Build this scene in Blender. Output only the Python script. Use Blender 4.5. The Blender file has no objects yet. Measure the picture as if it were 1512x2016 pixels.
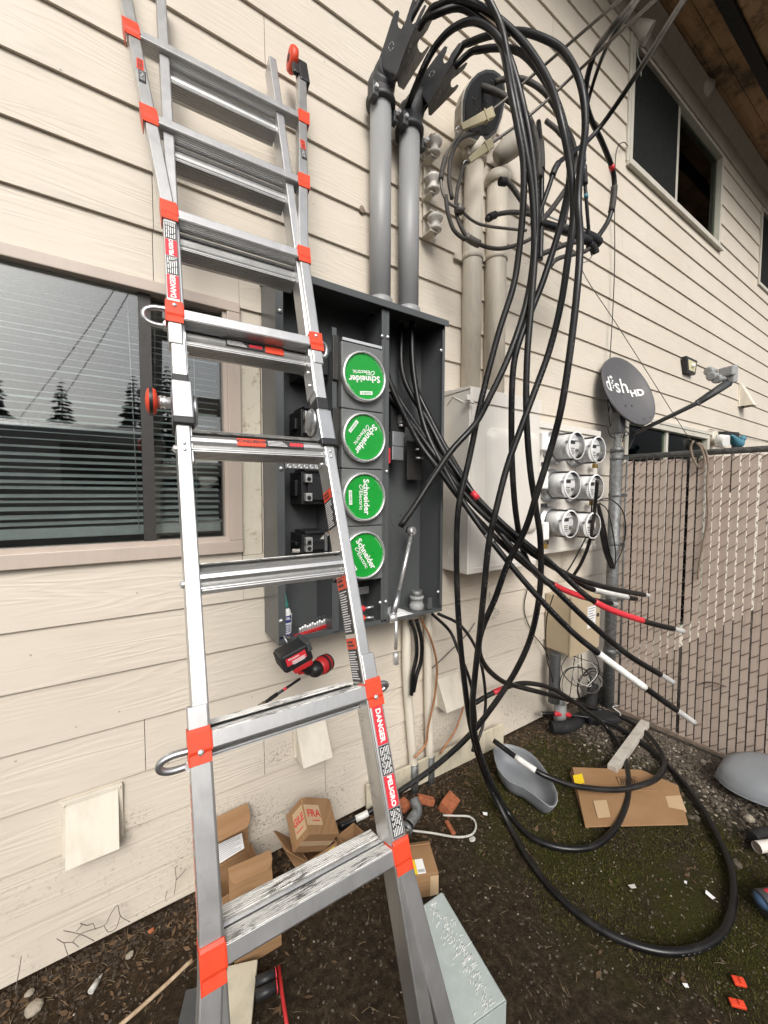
import bpy, math, random
from mathutils import Vector, Matrix, noise
random.seed(7)
SC = bpy.context.scene
COL = SC.collection
rad = math.radians
# ---------------------------------------------------------------- camera
CAM = Vector((0.0, -1.5, 1.43))
RX = Vector((0.83818, -0.54537, 0.00418)); UX = Vector((0.02382, 0.04426, 0.99874)); FX = Vector((0.54487, 0.83702, -0.05009))
FOC = 765.0
cd = bpy.data.cameras.new('camera'); cam = bpy.data.objects.new('camera', cd); COL.objects.link(cam)
cd.sensor_fit = 'VERTICAL'; cd.sensor_height = 36.0; cd.lens = 36.0 * FOC / 2016.0
cd.clip_start = 0.02; cd.clip_end = 900
cam.matrix_world = Matrix(((RX.x, UX.x, -FX.x, CAM.x), (RX.y, UX.y, -FX.y, CAM.y), (RX.z, UX.z, -FX.z, CAM.z), (0, 0, 0, 1)))
SC.camera = cam
# ---------------------------------------------------------------- overcast sky, soft sun, exposure
W = bpy.data.worlds.new('World'); SC.world = W; W.use_nodes = True
wn = W.node_tree.nodes; wl = W.node_tree.links
sky = wn.new('ShaderNodeTexSky'); sky.sky_type = 'NISHITA'; sky.sun_disc = False
SUN_EL, SUN_AZ = 38.0, 203.0       # azimuth clockwise from +Y
sky.sun_elevation = rad(SUN_EL); sky.sun_rotation = rad(SUN_AZ)
sky.air_density = 1.0; sky.dust_density = 4.0; sky.ozone_density = 1.0
hs = wn.new('ShaderNodeHueSaturation'); hs.inputs['Saturation'].default_value = 0.34
wl.new(sky.outputs[0], hs.inputs['Color']); wl.new(hs.outputs[0], wn['Background'].inputs[0])
wn['Background'].inputs[1].default_value = 0.12
sd = bpy.data.lights.new('sun', 'SUN'); sd.energy = 1.45; sd.angle = rad(26); sd.color = (1.0, 0.96, 0.9)
so = bpy.data.objects.new('sun', sd); COL.objects.link(so); so.location = (0, -6, 8)
_d = Vector((math.sin(rad(SUN_AZ)) * math.cos(rad(SUN_EL)), math.cos(rad(SUN_AZ)) * math.cos(rad(SUN_EL)), math.sin(rad(SUN_EL))))
so.rotation_euler = _d.to_track_quat('Z', 'Y').to_euler()
SC.view_settings.view_transform = 'Standard'; SC.view_settings.look = 'None'
SC.view_settings.exposure = 0.56; SC.view_settings.gamma = 1.0
# ---------------------------------------------------------------- photograph pixel (1512x2016) -> place on a real plane
def ray(px, py): return FX + RX * ((px - 756) / FOC) - UX * ((py - 1008) / FOC)
def P(px, py, k=0.0):                       # on the plane k metres in front of the wall
    v = ray(px, py); return CAM + v * ((-k - CAM.y) / v.y)
def G(px, py, z=0.0):                       # at height z
    v = ray(px, py); return CAM + v * ((z - CAM.z) / v.z)
def PX(px, py, x):                          # on the plane x = const
    v = ray(px, py); return CAM + v * ((x - CAM.x) / v.x)
def PLANE(a, b, c):                         # on the plane through three points
    n = (b - a).cross(c - a)
    def f(px, py, off=0.0):
        v = ray(px, py); return CAM + v * ((a - CAM).dot(n) / v.dot(n)) + n.normalized() * off
    return f
V = Vector
# ---------------------------------------------------------------- mesh builder
def frame(d):
    d = d.normalized(); u = V((0, 0, 1)) if abs(d.z) < 0.9 else V((1, 0, 0))
    a = d.cross(u).normalized(); return a, d.cross(a).normalized()
class MB:
    def __init__(s, T=None): s.v = []; s.f = []; s.T = T; s.sm = []
    def _add(s, vs, fs, sm=False):
        o = len(s.v)
        s.v += [s.T @ V(p) for p in vs] if s.T else [V(p) for p in vs]
        for f in fs: s.f.append([i + o for i in f]); s.sm.append(sm)
        return s
    def b(s, x0, x1, y0, y1, z0, z1):
        vs = [(x, y, z) for z in (z0, z1) for y in (y0, y1) for x in (x0, x1)]
        return s._add(vs, [(0, 2, 3, 1), (4, 5, 7, 6), (0, 1, 5, 4), (2, 6, 7, 3), (0, 4, 6, 2), (1, 3, 7, 5)])
    def ob(s, c, ax, ay, az):                # oriented box: centre and half-axis vectors
        c = V(c); ax = V(ax); ay = V(ay); az = V(az)
        vs = [c + ax * i + ay * j + az * k for k in (-1, 1) for j in (-1, 1) for i in (-1, 1)]
        return s._add(vs, [(0, 2, 3, 1), (4, 5, 7, 6), (0, 1, 5, 4), (2, 6, 7, 3), (0, 4, 6, 2), (1, 3, 7, 5)])
    def cyl(s, p0, p1, r0, r1=None, n=14, caps=True, sm=True):
        p0 = V(p0); p1 = V(p1); r1 = r0 if r1 is None else r1
        a, c = frame(p1 - p0); vs = []
        for p, r in ((p0, r0), (p1, r1)):
            for i in range(n):
                t = 2 * math.pi * i / n; vs.append(p + (a * math.cos(t) + c * math.sin(t)) * r)
        s._add(vs, [(i, (i + 1) % n, n + (i + 1) % n, n + i) for i in range(n)], sm)
        if caps:
            o = len(s.v) - 2 * n; s.f.append([o + i for i in reversed(range(n))]); s.f.append([o + n + i for i in range(n)]); s.sm += [False, False]
        return s
    def lathe(s, prof, p0, d, n=20, sm=True, caps=True, sx=1.0):
        p0 = V(p0); d = V(d).normalized(); a, c = frame(d); vs = []; m = len(prof)
        for r, h in prof:
            for i in range(n):
                t = 2 * math.pi * i / n; vs.append(p0 + d * h + (a * math.cos(t) * sx + c * math.sin(t)) * r)
        s._add(vs, [(j * n + i, j * n + (i + 1) % n, (j + 1) * n + (i + 1) % n, (j + 1) * n + i) for j in range(m - 1) for i in range(n)], sm)
        if caps:
            o = len(s.v) - m * n; s.f.append([o + i for i in reversed(range(n))]); s.f.append([o + (m - 1) * n + i for i in range(n)]); s.sm += [False, False]
        return s
    def tube(s, pts, r, n=10, caps=True, radii=None, sx=None):
        pts = [V(p) for p in pts]; m = len(pts); vs = []
        t0 = (pts[1] - pts[0]).normalized(); a, _ = frame(t0)
        for i, p in enumerate(pts):
            t = (pts[min(i + 1, m - 1)] - pts[max(i - 1, 0)]).normalized()
            a = (a - t * a.dot(t)); a = a.normalized() if a.length > 1e-6 else frame(t)[0]
            c = t.cross(a); rr = radii[i] if radii else r
            for j in range(n):
                q = 2 * math.pi * j / n; vs.append(p + (a * math.cos(q) + c * math.sin(q)) * rr)
        s._add(vs, [(i * n + j, i * n + (j + 1) % n, (i + 1) * n + (j + 1) % n, (i + 1) * n + j) for i in range(m - 1) for j in range(n)], True)
        if caps:
            o = len(s.v) - m * n; s.f.append([o + i for i in reversed(range(n))]); s.f.append([o + (m - 1) * n + i for i in range(n)]); s.sm += [False, False]
        return s
    def prism(s, poly, off, sm=False):       # polygon of 3D points pushed along off
        poly = [V(p) for p in poly]; off = V(off); n = len(poly)
        return s._add(poly + [p + off for p in poly], [list(reversed(range(n))), [n + i for i in range(n)]] + [(i, (i + 1) % n, n + (i + 1) % n, n + i) for i in range(n)], sm)
    def quad(s, a, b, c, d): return s._add([a, b, c, d], [(0, 1, 2, 3)])
    def ball(s, c, r, n=10, m=6, sq=(1, 1, 1)):
        c = V(c); vs = []; 
        for j in range(m + 1):
            ph = math.pi * j / m
            for i in range(n):
                t = 2 * math.pi * i / n
                vs.append(c + V((math.sin(ph) * math.cos(t) * sq[0], math.sin(ph) * math.sin(t) * sq[1], math.cos(ph) * sq[2])) * r)
        return s._add(vs, [(j * n + i, (j + 1) * n + i, (j + 1) * n + (i + 1) % n, j * n + (i + 1) % n) for j in range(m) for i in range(n)], True)
def spline(pts, step=0.02):                  # Catmull-Rom through the points
    pts = [V(p) for p in pts]; out = []
    for i in range(len(pts) - 1):
        p0 = pts[i - 1] if i else pts[0] * 2 - pts[1]; p1 = pts[i]; p2 = pts[i + 1]
        p3 = pts[i + 2] if i + 2 < len(pts) else p2 * 2 - p1
        n = max(2, int((p2 - p1).length / step))
        for j in range(n):
            t = j / n; t2 = t * t; t3 = t2 * t
            out.append(0.5 * (2 * p1 + (p2 - p0) * t + (2 * p0 - 5 * p1 + 4 * p2 - p3) * t2 + (3 * p1 - p0 - 3 * p2 + p3) * t3))
    out.append(pts[-1]); return out
# ---------------------------------------------------------------- objects
ORG = {}
def thing(name, label, cat, loc, group=None, mat=None):
    o = bpy.data.objects.new(name, None); COL.objects.link(o)
    o.empty_display_size = 0.05
    M = mat if mat is not None else Matrix.Translation(V(loc))
    o.matrix_world = M; ORG[o.name] = M.inverted()
    o['label'] = label; o['category'] = cat
    if group: o['group'] = group
    return o
def link_mesh(name, mb, mat, inv, smooth):
    me = bpy.data.meshes.new(name)
    me.from_pydata([inv @ p for p in mb.v], [], mb.f)
    me.materials.append(mat)
    me.polygons.foreach_set('use_smooth', [bool(x) or smooth for x in mb.sm])
    me.update()
    o = bpy.data.objects.new(name, me); COL.objects.link(o); return o
def bev(o, w, seg=2, ang=40):
    if w:
        m = o.modifiers.new('bevel', 'BEVEL'); m.width = w; m.segments = seg; m.limit_method = 'ANGLE'; m.angle_limit = rad(ang)
def part(name, mb, mat, parent, smooth=False, bevel=0, label=None):
    inv = ORG[parent.name]
    o = link_mesh(name, mb, mat, inv, smooth); o.parent = parent; ORG[o.name] = inv
    bev(o, bevel)
    if label: o['label'] = label
    return o
def solo(name, mb, mat, label, cat, group=None, smooth=False, bevel=0, kind=None):
    xs = [p.x for p in mb.v]; ys = [p.y for p in mb.v]; zs = [p.z for p in mb.v]
    loc = V(((min(xs) + max(xs)) / 2, (min(ys) + max(ys)) / 2, min(zs)))
    inv = Matrix.Translation(-loc)
    o = link_mesh(name, mb, mat, inv, smooth); o.location = loc; ORG[o.name] = inv
    bev(o, bevel)
    if kind: o['kind'] = kind
    if label: o['label'] = label
    if cat: o['category'] = cat
    if group: o['group'] = group
    return o
def text_mb(body, size, o, xd, yd, off=0.0, depth=0.0006, bold=0.0, sx=1.0, font_shear=0.0):
    """flat lettering, centred at o, reading along xd with its up along yd"""
    cu = bpy.data.curves.new('lettering', 'FONT'); cu.body = body; cu.size = size
    cu.align_x = 'CENTER'; cu.align_y = 'CENTER'; cu.resolution_u = 2; cu.offset = bold; cu.shear = font_shear
    ob = bpy.data.objects.new('lettering', cu); COL.objects.link(ob)
    dg = bpy.context.evaluated_depsgraph_get(); me = bpy.data.meshes.new_from_object(ob.evaluated_get(dg))
    xd = V(xd).normalized(); yd = V(yd).normalized(); nd = xd.cross(yd); o = V(o) + nd * off
    mb = MB(); mb._add([o + xd * v.co.x * sx + yd * v.co.y for v in me.vertices], [list(p.vertices) for p in me.polygons])
    bpy.data.objects.remove(ob); bpy.data.curves.remove(cu); bpy.data.meshes.remove(me)
    return mb
# ---------------------------------------------------------------- materials
class NT:
    def __init__(s, name):
        s.m = bpy.data.materials.new(name); s.m.use_nodes = True; s.n = s.m.node_tree.nodes; s.l = s.m.node_tree.links
        s.p = s.n['Principled BSDF']; s.out = s.n['Material Output']
    def new(s, t, **kw):
        q = s.n.new(t)
        for k, v in kw.items():
            if hasattr(q, k): setattr(q, k, v)
            else: q.inputs[k.replace('_', ' ')].default_value = v
        return q
    def pos(s, scale=(1, 1, 1), rnd=0.0, obj=False):
        src = s.new('ShaderNodeTexCoord').outputs['Object'] if obj else s.new('ShaderNodeNewGeometry').outputs['Position']
        if rnd:
            oi = s.new('ShaderNodeObjectInfo'); ml = s.new('ShaderNodeMath', operation='MULTIPLY'); ml.inputs[1].default_value = rnd
            s.l.new(oi.outputs['Random'], ml.inputs[0]); ad = s.new('ShaderNodeVectorMath', operation='ADD')
            s.l.new(src, ad.inputs[0]); s.l.new(ml.outputs[0], ad.inputs[1]); src = ad.outputs[0]
        mp = s.new('ShaderNodeMapping'); mp.inputs['Scale'].default_value = scale; s.l.new(src, mp.inputs['Vector']); return mp.outputs[0]
    def noise(s, vec, scale, detail=4, rough=0.55, dist=0.0):
        q = s.new('ShaderNodeTexNoise'); q.inputs['Scale'].default_value = scale; q.inputs['Detail'].default_value = detail
        q.inputs['Roughness'].default_value = rough; q.inputs['Distortion'].default_value = dist
        if vec is not None: s.l.new(vec, q.inputs['Vector'])
        return q.outputs['Fac']
    def ramp(s, fac, stops, interp='LINEAR'):
        r = s.new('ShaderNodeValToRGB'); r.color_ramp.interpolation = interp; e = r.color_ramp.elements
        while len(e) < len(stops): e.new(0.5)
        for q, (p_, c_) in zip(e, stops):
            q.position = p_; q.color = (c_[0], c_[1], c_[2], 1) if isinstance(c_, (tuple, list)) else (c_, c_, c_, 1)
        s.l.new(fac, r.inputs['Fac']); return r.outputs['Color']
    def mix(s, fac, a, b, mode='MIX'):
        m = s.new('ShaderNodeMix'); m.data_type = 'RGBA'; m.blend_type = mode
        for i, x in ((0, fac), (6, a), (7, b)):
            if hasattr(x, 'is_linked'): s.l.new(x, m.inputs[i])
            else: m.inputs[i].default_value = x if not isinstance(x, (tuple, list)) else (x[0], x[1], x[2], 1)
        return m.outputs[2]
    def math(s, op, a, b=0.0, c=0.0):
        m = s.new('ShaderNodeMath', operation=op)
        for i, x in enumerate((a, b, c)):
            if hasattr(x, 'is_linked'): s.l.new(x, m.inputs[i])
            else: m.inputs[i].default_value = x
        return m.outputs[0]
    def bump(s, h, strength=0.5, dist=0.002, prev=None):
        b = s.new('ShaderNodeBump'); b.inputs['Strength'].default_value = strength; b.inputs['Distance'].default_value = dist
        s.l.new(h, b.inputs['Height'])
        if prev is not None: s.l.new(prev, b.inputs['Normal'])
        return b.outputs[0]
    def fin(s, col=None, rough=None, normal=None, metal=None, spec=None):
        for k, x in (('Base Color', col), ('Roughness', rough), ('Normal', normal), ('Metallic', metal), ('Specular IOR Level', spec)):
            if x is None: continue
            if hasattr(x, 'is_linked'): s.l.new(x, s.p.inputs[k])
            else: s.p.inputs[k].default_value = x if not isinstance(x, (tuple, list)) else (x[0], x[1], x[2], 1)
        return s.m
def plain(name, col, rough=0.5, metal=0.0, var=0.12, scale=18, bump=0.0, bscale=60, spec=0.5):
    """base colour with uneven tone and roughness, optional fine relief"""
    t = NT(name); p = t.pos(); f = t.noise(p, scale, 5, 0.6)
    lo = [c * (1 - var) for c in col]; hi = [min(1, c * (1 + var)) for c in col]
    c = t.ramp(f, [(0.3, lo), (0.7, hi)])
    r = t.ramp(t.noise(p, scale * 2.3, 3), [(0.3, max(0, rough - 0.08)), (0.7, min(1, rough + 0.1))])
    n = t.bump(t.noise(p, bscale, 4), 0.5, bump) if bump else None
    return t.fin(c, r, n, metal, spec)
def m_siding():
    t = NT('painted_siding'); p = t.pos((1, 1, 1), 37.0); 
    g1 = t.noise(t.pos((1.3, 1, 13), 37.0), 1.0, 2, 0.45, 0.25)           # embossed cedar grain: contour lines of a stretched noise
    g2 = t.noise(t.pos((5, 1, 150), 37.0), 1.0, 2, 0.5, 0.2)
    cl = t.math('SINE', t.math('ADD', t.math('MULTIPLY', g1, 70.0), t.math('MULTIPLY', g2, 2.2)))
    cl = t.math('POWER', t.math('MULTIPLY_ADD', cl, 0.5, 0.5), 1.6)
    mask = t.ramp(t.noise(t.pos((2.0, 1, 9), 37.0), 1.0, 2), [(0.36, 0.08), (0.58, 1.0)])
    gr = t.math('ADD', t.math('MULTIPLY', cl, mask), t.math('MULTIPLY', g2, 0.5))
    big = t.noise(t.pos(), 1.7, 4, 0.6)
    col = t.ramp(big, [(0.3, (0.575, 0.516, 0.432)), (0.7, (0.63, 0.572, 0.488))])
    # grime blotches and splash dirt near the ground
    pz = t.new('ShaderNodeSeparateXYZ'); t.l.new(t.new('ShaderNodeNewGeometry').outputs['Position'], pz.inputs[0])
    spl = t.ramp(t.noise(t.pos(), 95, 3, 0.7), [(0.575, 0.0), (0.66, 1.0)])
    near = t.ramp(pz.outputs['Z'], [(0.03, 0.95), (0.40, 0.0)])
    pat = t.ramp(t.noise(t.pos(), 4.5, 3), [(0.42, 0.0), (0.62, 1.0)])
    col = t.mix(t.math('MULTIPLY', t.math('MULTIPLY', spl, near), pat), col, (0.10, 0.09, 0.065))
    for (sx_, sz_, sr_) in ((-0.055, 0.335, 0.10), (0.475, 0.39, 0.09), (0.30, 0.16, 0.22), (1.25, 0.22, 0.18)):      # mould specks under the vent hoods
        ex = t.math('MULTIPLY', t.math('SUBTRACT', pz.outputs['X'], sx_), 0.8); ez = t.math('MULTIPLY', t.math('SUBTRACT', pz.outputs['Z'], sz_), 1.5)
        mr = t.new('ShaderNodeMapRange'); mr.inputs[1].default_value = sr_; mr.inputs[2].default_value = sr_ * 0.2; t.l.new(t.math('SQRT', t.math('ADD', t.math('MULTIPLY', ex, ex), t.math('MULTIPLY', ez, ez))), mr.inputs[0])
        sk = t.ramp(t.noise(t.pos(), 120, 4, 0.75), [(0.53, 0.0), (0.62, 0.85)]); col = t.mix(t.math('MULTIPLY', sk, mr.outputs[0]), col, (0.11, 0.10, 0.08))
    st = t.ramp(t.noise(t.pos((1.1, 1, 5)), 3.2, 5, 0.7), [(0.55, 0.0), (0.8, 0.32)])
    col = t.mix(st, col, (0.34, 0.32, 0.27))
    spk = t.ramp(t.noise(t.pos(), 160, 2), [(0.74, 0.0), (0.77, 0.55)])
    col = t.mix(t.math('MULTIPLY', spk, pat), col, (0.2, 0.18, 0.14))
    return t.fin(col, 0.55, t.bump(gr, 0.34, 0.0022), spec=0.35)
def m_ground():
    t = NT('dirt_ground'); p = t.pos()
    n1 = t.noise(p, 7, 8, 0.7); n2 = t.noise(p, 45, 6, 0.75); n3 = t.noise(p, 170, 4, 0.7)
    dirt = t.ramp(n2, [(0.3, (0.010, 0.0066, 0.0034)), (0.5, (0.034, 0.0230, 0.0125)), (0.72, (0.088, 0.063, 0.038))])
    brown = t.ramp(n2, [(0.3, (0.012, 0.007, 0.003)), (0.52, (0.042, 0.025, 0.012)), (0.75, (0.095, 0.062, 0.032))])
    grit = t.ramp(n2, [(0.3, (0.018, 0.015, 0.012)), (0.7, (0.085, 0.073, 0.06))])
    moss = t.ramp(n3, [(0.3, (0.012, 0.012, 0.0018)), (0.6, (0.044, 0.043, 0.006)), (0.85, (0.095, 0.090, 0.016))])
    sx = t.new('ShaderNodeSeparateXYZ'); t.l.new(t.new('ShaderNodeNewGeometry').outputs['Position'], sx.inputs[0])
    X, Y = sx.outputs['X'], sx.outputs['Y']
    # brown leaf mould close to the wall, gravel strip along the fence, moss in the open middle
    wob = t.math('MULTIPLY', t.math('SUBTRACT', n1, 0.5), 0.5)
    near = t.ramp(t.math('ADD', Y, wob), [(0.0, 0.0), (1.0, 1.0)])
    nm = t.new('ShaderNodeMapRange'); nm.inputs[1].default_value = -0.42; nm.inputs[2].default_value = -0.16; t.l.new(t.math('ADD', Y, wob), nm.inputs[0])
    gm = t.new('ShaderNodeMapRange'); gm.inputs[1].default_value = 2.02; gm.inputs[2].default_value = 2.3; t.l.new(t.math('ADD', X, wob), gm.inputs[0])
    dx = t.math('MULTIPLY', t.math('SUBTRACT', X, 1.72), 1.35); dy = t.math('ADD', Y, 0.70)
    rr = t.math('SQRT', t.math('ADD', t.math('MULTIPLY', dx, dx), t.math('MULTIPLY', dy, dy)))
    mm = t.new('ShaderNodeMapRange'); mm.inputs[1].default_value = 0.95; mm.inputs[2].default_value = 0.50; t.l.new(t.math('ADD', rr, wob), mm.inputs[0])
    mo = t.math('MULTIPLY', mm.outputs[0], t.ramp(t.noise(p, 3.6, 5, 0.7), [(0.40, 0.0), (0.57, 1.0)]))
    c = t.mix(nm.outputs[0], dirt, brown); c = t.mix(mo, c, moss); c = t.mix(gm.outputs[0], c, grit)
    sp = t.ramp(t.noise(p, 230, 2), [(0.72, 0.0), (0.75, 1.0)]); c = t.mix(t.math('MULTIPLY', sp, 0.35), c, (0.32, 0.30, 0.26))
    h = t.math('ADD', t.math('MULTIPLY', n2, 1.0), t.math('MULTIPLY', n3, 0.5))
    return t.fin(c, 0.9, t.bump(h, 1.0, 0.012), spec=0.2)
def m_alum(name, col=(0.62, 0.62, 0.61), rough=0.34, dirt=0.18, streak=(90, 90, 6)):
    t = NT(name); p = t.pos(streak)
    n = t.noise(p, 1.0, 5, 0.65); c = t.ramp(n, [(0.3, [x * 0.90 for x in col]), (0.7, col)])
    d = t.ramp(t.noise(t.pos((1, 1, 1)), 55, 5, 0.75), [(0.60, 0.0), (0.70, 1.0)])
    c = t.mix(t.math('MULTIPLY', d, dirt), c, (0.10, 0.09, 0.08))
    r = t.ramp(t.noise(t.pos(), 30, 4), [(0.3, rough - 0.02), (0.7, rough + 0.05)])
    return t.fin(c, r, t.bump(n, 0.25, 0.0008), 0.9)
def m_tread():
    t = NT('worn_ribbed_aluminium'); d = t.ramp(t.noise(t.pos((22, 120, 120)), 1.0, 5, 0.75), [(0.49, 0.0), (0.56, 1.0)])
    w = t.ramp(t.noise(t.pos(), 14, 3), [(0.38, 0.25), (0.6, 1.0)])
    c = t.mix(t.math('MULTIPLY', t.math('MULTIPLY', d, w), 0.9), (0.82, 0.81, 0.78), (0.03, 0.026, 0.02))
    return t.fin(c, 0.5, None, 0.15)
def m_glass(name, tint=(0.9, 0.95, 0.95), ior=1.5, base=0.0):
    t = NT(name); t.n.remove(t.p)
    tr = t.new('ShaderNodeBsdfTransparent'); tr.inputs[0].default_value = (*tint, 1)
    gl = t.new('ShaderNodeBsdfGlossy'); gl.inputs['Roughness'].default_value = 0.015
    fr = t.new('ShaderNodeFresnel'); fr.inputs[0].default_value = ior
    fac = t.math('ADD', fr.outputs[0], base)
    mx = t.new('ShaderNodeMixShader'); t.l.new(fac, mx.inputs[0]); t.l.new(tr.outputs[0], mx.inputs[1]); t.l.new(gl.outputs[0], mx.inputs[2])
    t.l.new(mx.outputs[0], t.out.inputs[0]); return t.m
def m_card():
    t = NT('cardboard'); f = t.noise(t.pos((6, 6, 120)), 1.0, 3); c = t.ramp(f, [(0.3, (0.27, 0.155, 0.075)), (0.7, (0.335, 0.20, 0.105))])
    return t.fin(c, 0.85, t.bump(t.noise(t.pos(), 60, 3), 0.3, 0.001), spec=0.2)
def m_wood(name, a, b, scale=(3, 3, 60)):
    t = NT(name); f = t.noise(t.pos(scale), 1.0, 5, 0.6, 0.6); return t.fin(t.ramp(f, [(0.25, a), (0.75, b)]), 0.75, t.bump(f, 0.4, 0.002), spec=0.25)
def m_soffit():
    t = NT('weathered_plywood'); f = t.noise(t.pos((2, 14, 14)), 1.0, 6, 0.65, 0.8); c = t.ramp(f, [(0.25, (0.24, 0.135, 0.06)), (0.75, (0.46, 0.29, 0.155))])
    d = t.ramp(t.noise(t.pos(), 2.6, 6, 0.75), [(0.48, 0.0), (0.62, 0.9)]); c = t.mix(d, c, (0.05, 0.035, 0.022))
    return t.fin(c, 0.8, t.bump(f, 0.4, 0.003))
def m_peel():
    t = NT('peeling_trim_paint'); f = t.noise(t.pos(), 30, 6, 0.75); c = t.ramp(f, [(0.36, (0.40, 0.34, 0.25)), (0.42, (0.60, 0.55, 0.45)), (0.8, (0.64, 0.60, 0.50))])
    g = t.noise(t.pos((120, 120, 5)), 1.0, 3); return t.fin(c, 0.7, t.bump(t.math('ADD', f, g), 0.6, 0.003))
def m_weathered(name, col, dirtcol, amt=0.5, rough=0.45, scale=5, metal=0.0):
    t = NT(name); st = t.ramp(t.noise(t.pos((1, 1, 0.25)), scale * 3, 6, 0.7), [(0.45, 0.0), (0.75, amt)])
    c = t.mix(st, t.ramp(t.noise(t.pos(), scale, 4), [(0.3, [x * 0.93 for x in col]), (0.7, col)]), dirtcol)
    sc = t.ramp(t.noise(t.pos(), 140, 2), [(0.73, 0.0), (0.76, 0.6)]); c = t.mix(t.math('MULTIPLY', sc, amt), c, dirtcol)
    return t.fin(c, rough, None, metal)
def m_galv():
    t = NT('galvanised_steel'); v = t.new('ShaderNodeTexVoronoi'); v.inputs['Scale'].default_value = 60; t.l.new(t.pos(), v.inputs['Vector'])
    c = t.ramp(v.outputs['Color'], [(0.2, (0.13, 0.135, 0.135)), (0.8, (0.21, 0.215, 0.215))]); return t.fin(c, 0.55, None, 0.45)
def m_moss(): return plain('moss', (0.056, 0.054, 0.007), 0.95, 0, 0.5, 60)
K = {}
K['siding'] = m_siding(); K['ground'] = m_ground()
K['sheath'] = plain('sheathing', (0.03, 0.028, 0.025), 0.9)
K['trim'] = m_weathered('tan_window_frame', (0.50, 0.42, 0.36), (0.3, 0.26, 0.22), 0.35, 0.45)
K['trimw'] = m_weathered('pale_window_frame', (0.56, 0.53, 0.46), (0.25, 0.22, 0.18), 0.3, 0.5)
K['peel'] = m_peel(); K['glass'] = m_glass('window_glass', (0.84, 0.88, 0.88), 1.52, 0.075); K['glass2'] = m_glass('upper_window_glass', (0.66, 0.74, 0.68), 1.13, 0.0); K['screen'] = plain('insect_screen', (0.016, 0.017, 0.016), 0.9, 0, 0.1, spec=0.1)
K['room'] = plain('dark_room', (0.07, 0.068, 0.064), 0.9); K['room2'] = plain('dim_room', (0.11, 0.125, 0.105), 0.9); K['blind'] = plain('blind_slat', (0.74, 0.76, 0.74), 0.5)
K['darkframe'] = plain('dark_sash', (0.03, 0.028, 0.026), 0.5)
K['frieze'] = m_weathered('dusty_frieze_paint', (0.46, 0.42, 0.36), (0.25, 0.21, 0.17), 0.5, 0.6)
K['soffit'] = m_soffit(); K['beam'] = plain('dark_beam', (0.012, 0.010, 0.009), 0.8)
K['alum'] = m_alum('ladder_aluminium'); K['alum2'] = m_alum('ladder_aluminium_grey', (0.60, 0.60, 0.60), 0.40, 0.14); K['tread'] = m_tread()
K['orange'] = plain('orange_red_plastic', (0.72, 0.062, 0.022), 0.42, 0, 0.08, 30)
K['red'] = plain('red_plastic', (0.50, 0.022, 0.025), 0.4, 0, 0.1); K['redtape'] = plain('red_tape', (0.62, 0.035, 0.05), 0.38, 0, 0.12, 60, 0.0006, 90)
K['whitetape'] = plain('white_tape', (0.72, 0.72, 0.69), 0.45, 0, 0.08, 60, 0.0006, 90)
K['black'] = plain('black_plastic', (0.014, 0.014, 0.015), 0.45, 0, 0.2); K['blackm'] = plain('matt_black', (0.010, 0.010, 0.011), 0.8)
def m_cable():
    t = NT('black_cable_jacket'); d = t.ramp(t.noise(t.pos(), 9, 6, 0.7), [(0.46, 0.0), (0.72, 1.0)]); s_ = t.ramp(t.noise(t.pos((1, 1, 1)), 180, 3), [(0.66, 0.0), (0.72, 0.5)])
    c = t.mix(t.math('MULTIPLY', d, 0.55), (0.0065, 0.0065, 0.007), (0.032, 0.029, 0.025)); c = t.mix(t.math('MULTIPLY', s_, d), c, (0.09, 0.08, 0.07))
    return t.fin(c, t.ramp(d, [(0.0, 0.30), (1.0, 0.62)]), t.bump(t.noise(t.pos(), 110, 3), 0.4, 0.0004), spec=0.4)
K['cable'] = m_cable()
K['oldcable'] = plain('weathered_cable_jacket', (0.045, 0.040, 0.036), 0.7, 0, 0.35, 50, 0.0006, 120)
K['strand'] = plain('weathered_aluminium_strand', (0.13, 0.12, 0.108), 0.55, 0.5, 0.3, 120)
K['bare'] = plain('bare_aluminium_strand', (0.66, 0.66, 0.65), 0.35, 0.4, 0.12)
def enamel(name, col, rough):
    t = NT(name); c = t.ramp(t.noise(t.pos((1, 1, 0.4)), 5, 3), [(0.3, [x * .95 for x in col]), (0.7, [x * 1.05 for x in col])]); sc = t.ramp(t.noise(t.pos((1, 1, 0.15)), 90, 3, 0.7), [(0.70, 0.0), (0.76, 0.35)])
    return t.fin(t.mix(sc, c, (0.25, 0.25, 0.25)), rough)
K['panel'] = plain('grey_enamel_old', (0.080, 0.087, 0.088), 0.30, 0, 0.05, 9); K['panell'] = plain('grey_cover_enamel', (0.140, 0.146, 0.146), 0.42, 0, 0.06, 9)
K['panel'] = enamel('grey_enamel', (0.082, 0.089, 0.090), 0.33); K['panell'] = enamel('grey_cover_enamel', (0.142, 0.148, 0.148), 0.42)
K['steel'] = plain('bright_steel', (0.74, 0.74, 0.73), 0.30, 0.75, 0.05); K['galv'] = m_galv(); K['zinc'] = m_alum('zinc_plate', (0.50, 0.51, 0.52), 0.36, 0.15)
K['green'] = plain('green_sticker', (0.008, 0.30, 0.035), 0.32, 0, 0.03); K['white'] = plain('white_print', (0.80, 0.80, 0.78), 0.5, 0, 0.03)
K['pvc'] = m_weathered('grey_pvc', (0.30, 0.305, 0.31), (0.18, 0.17, 0.16), 0.3, 0.45); K['wh'] = plain('dark_grey_casting', (0.052, 0.053, 0.056), 0.5, 0, 0.25, 14)
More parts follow.
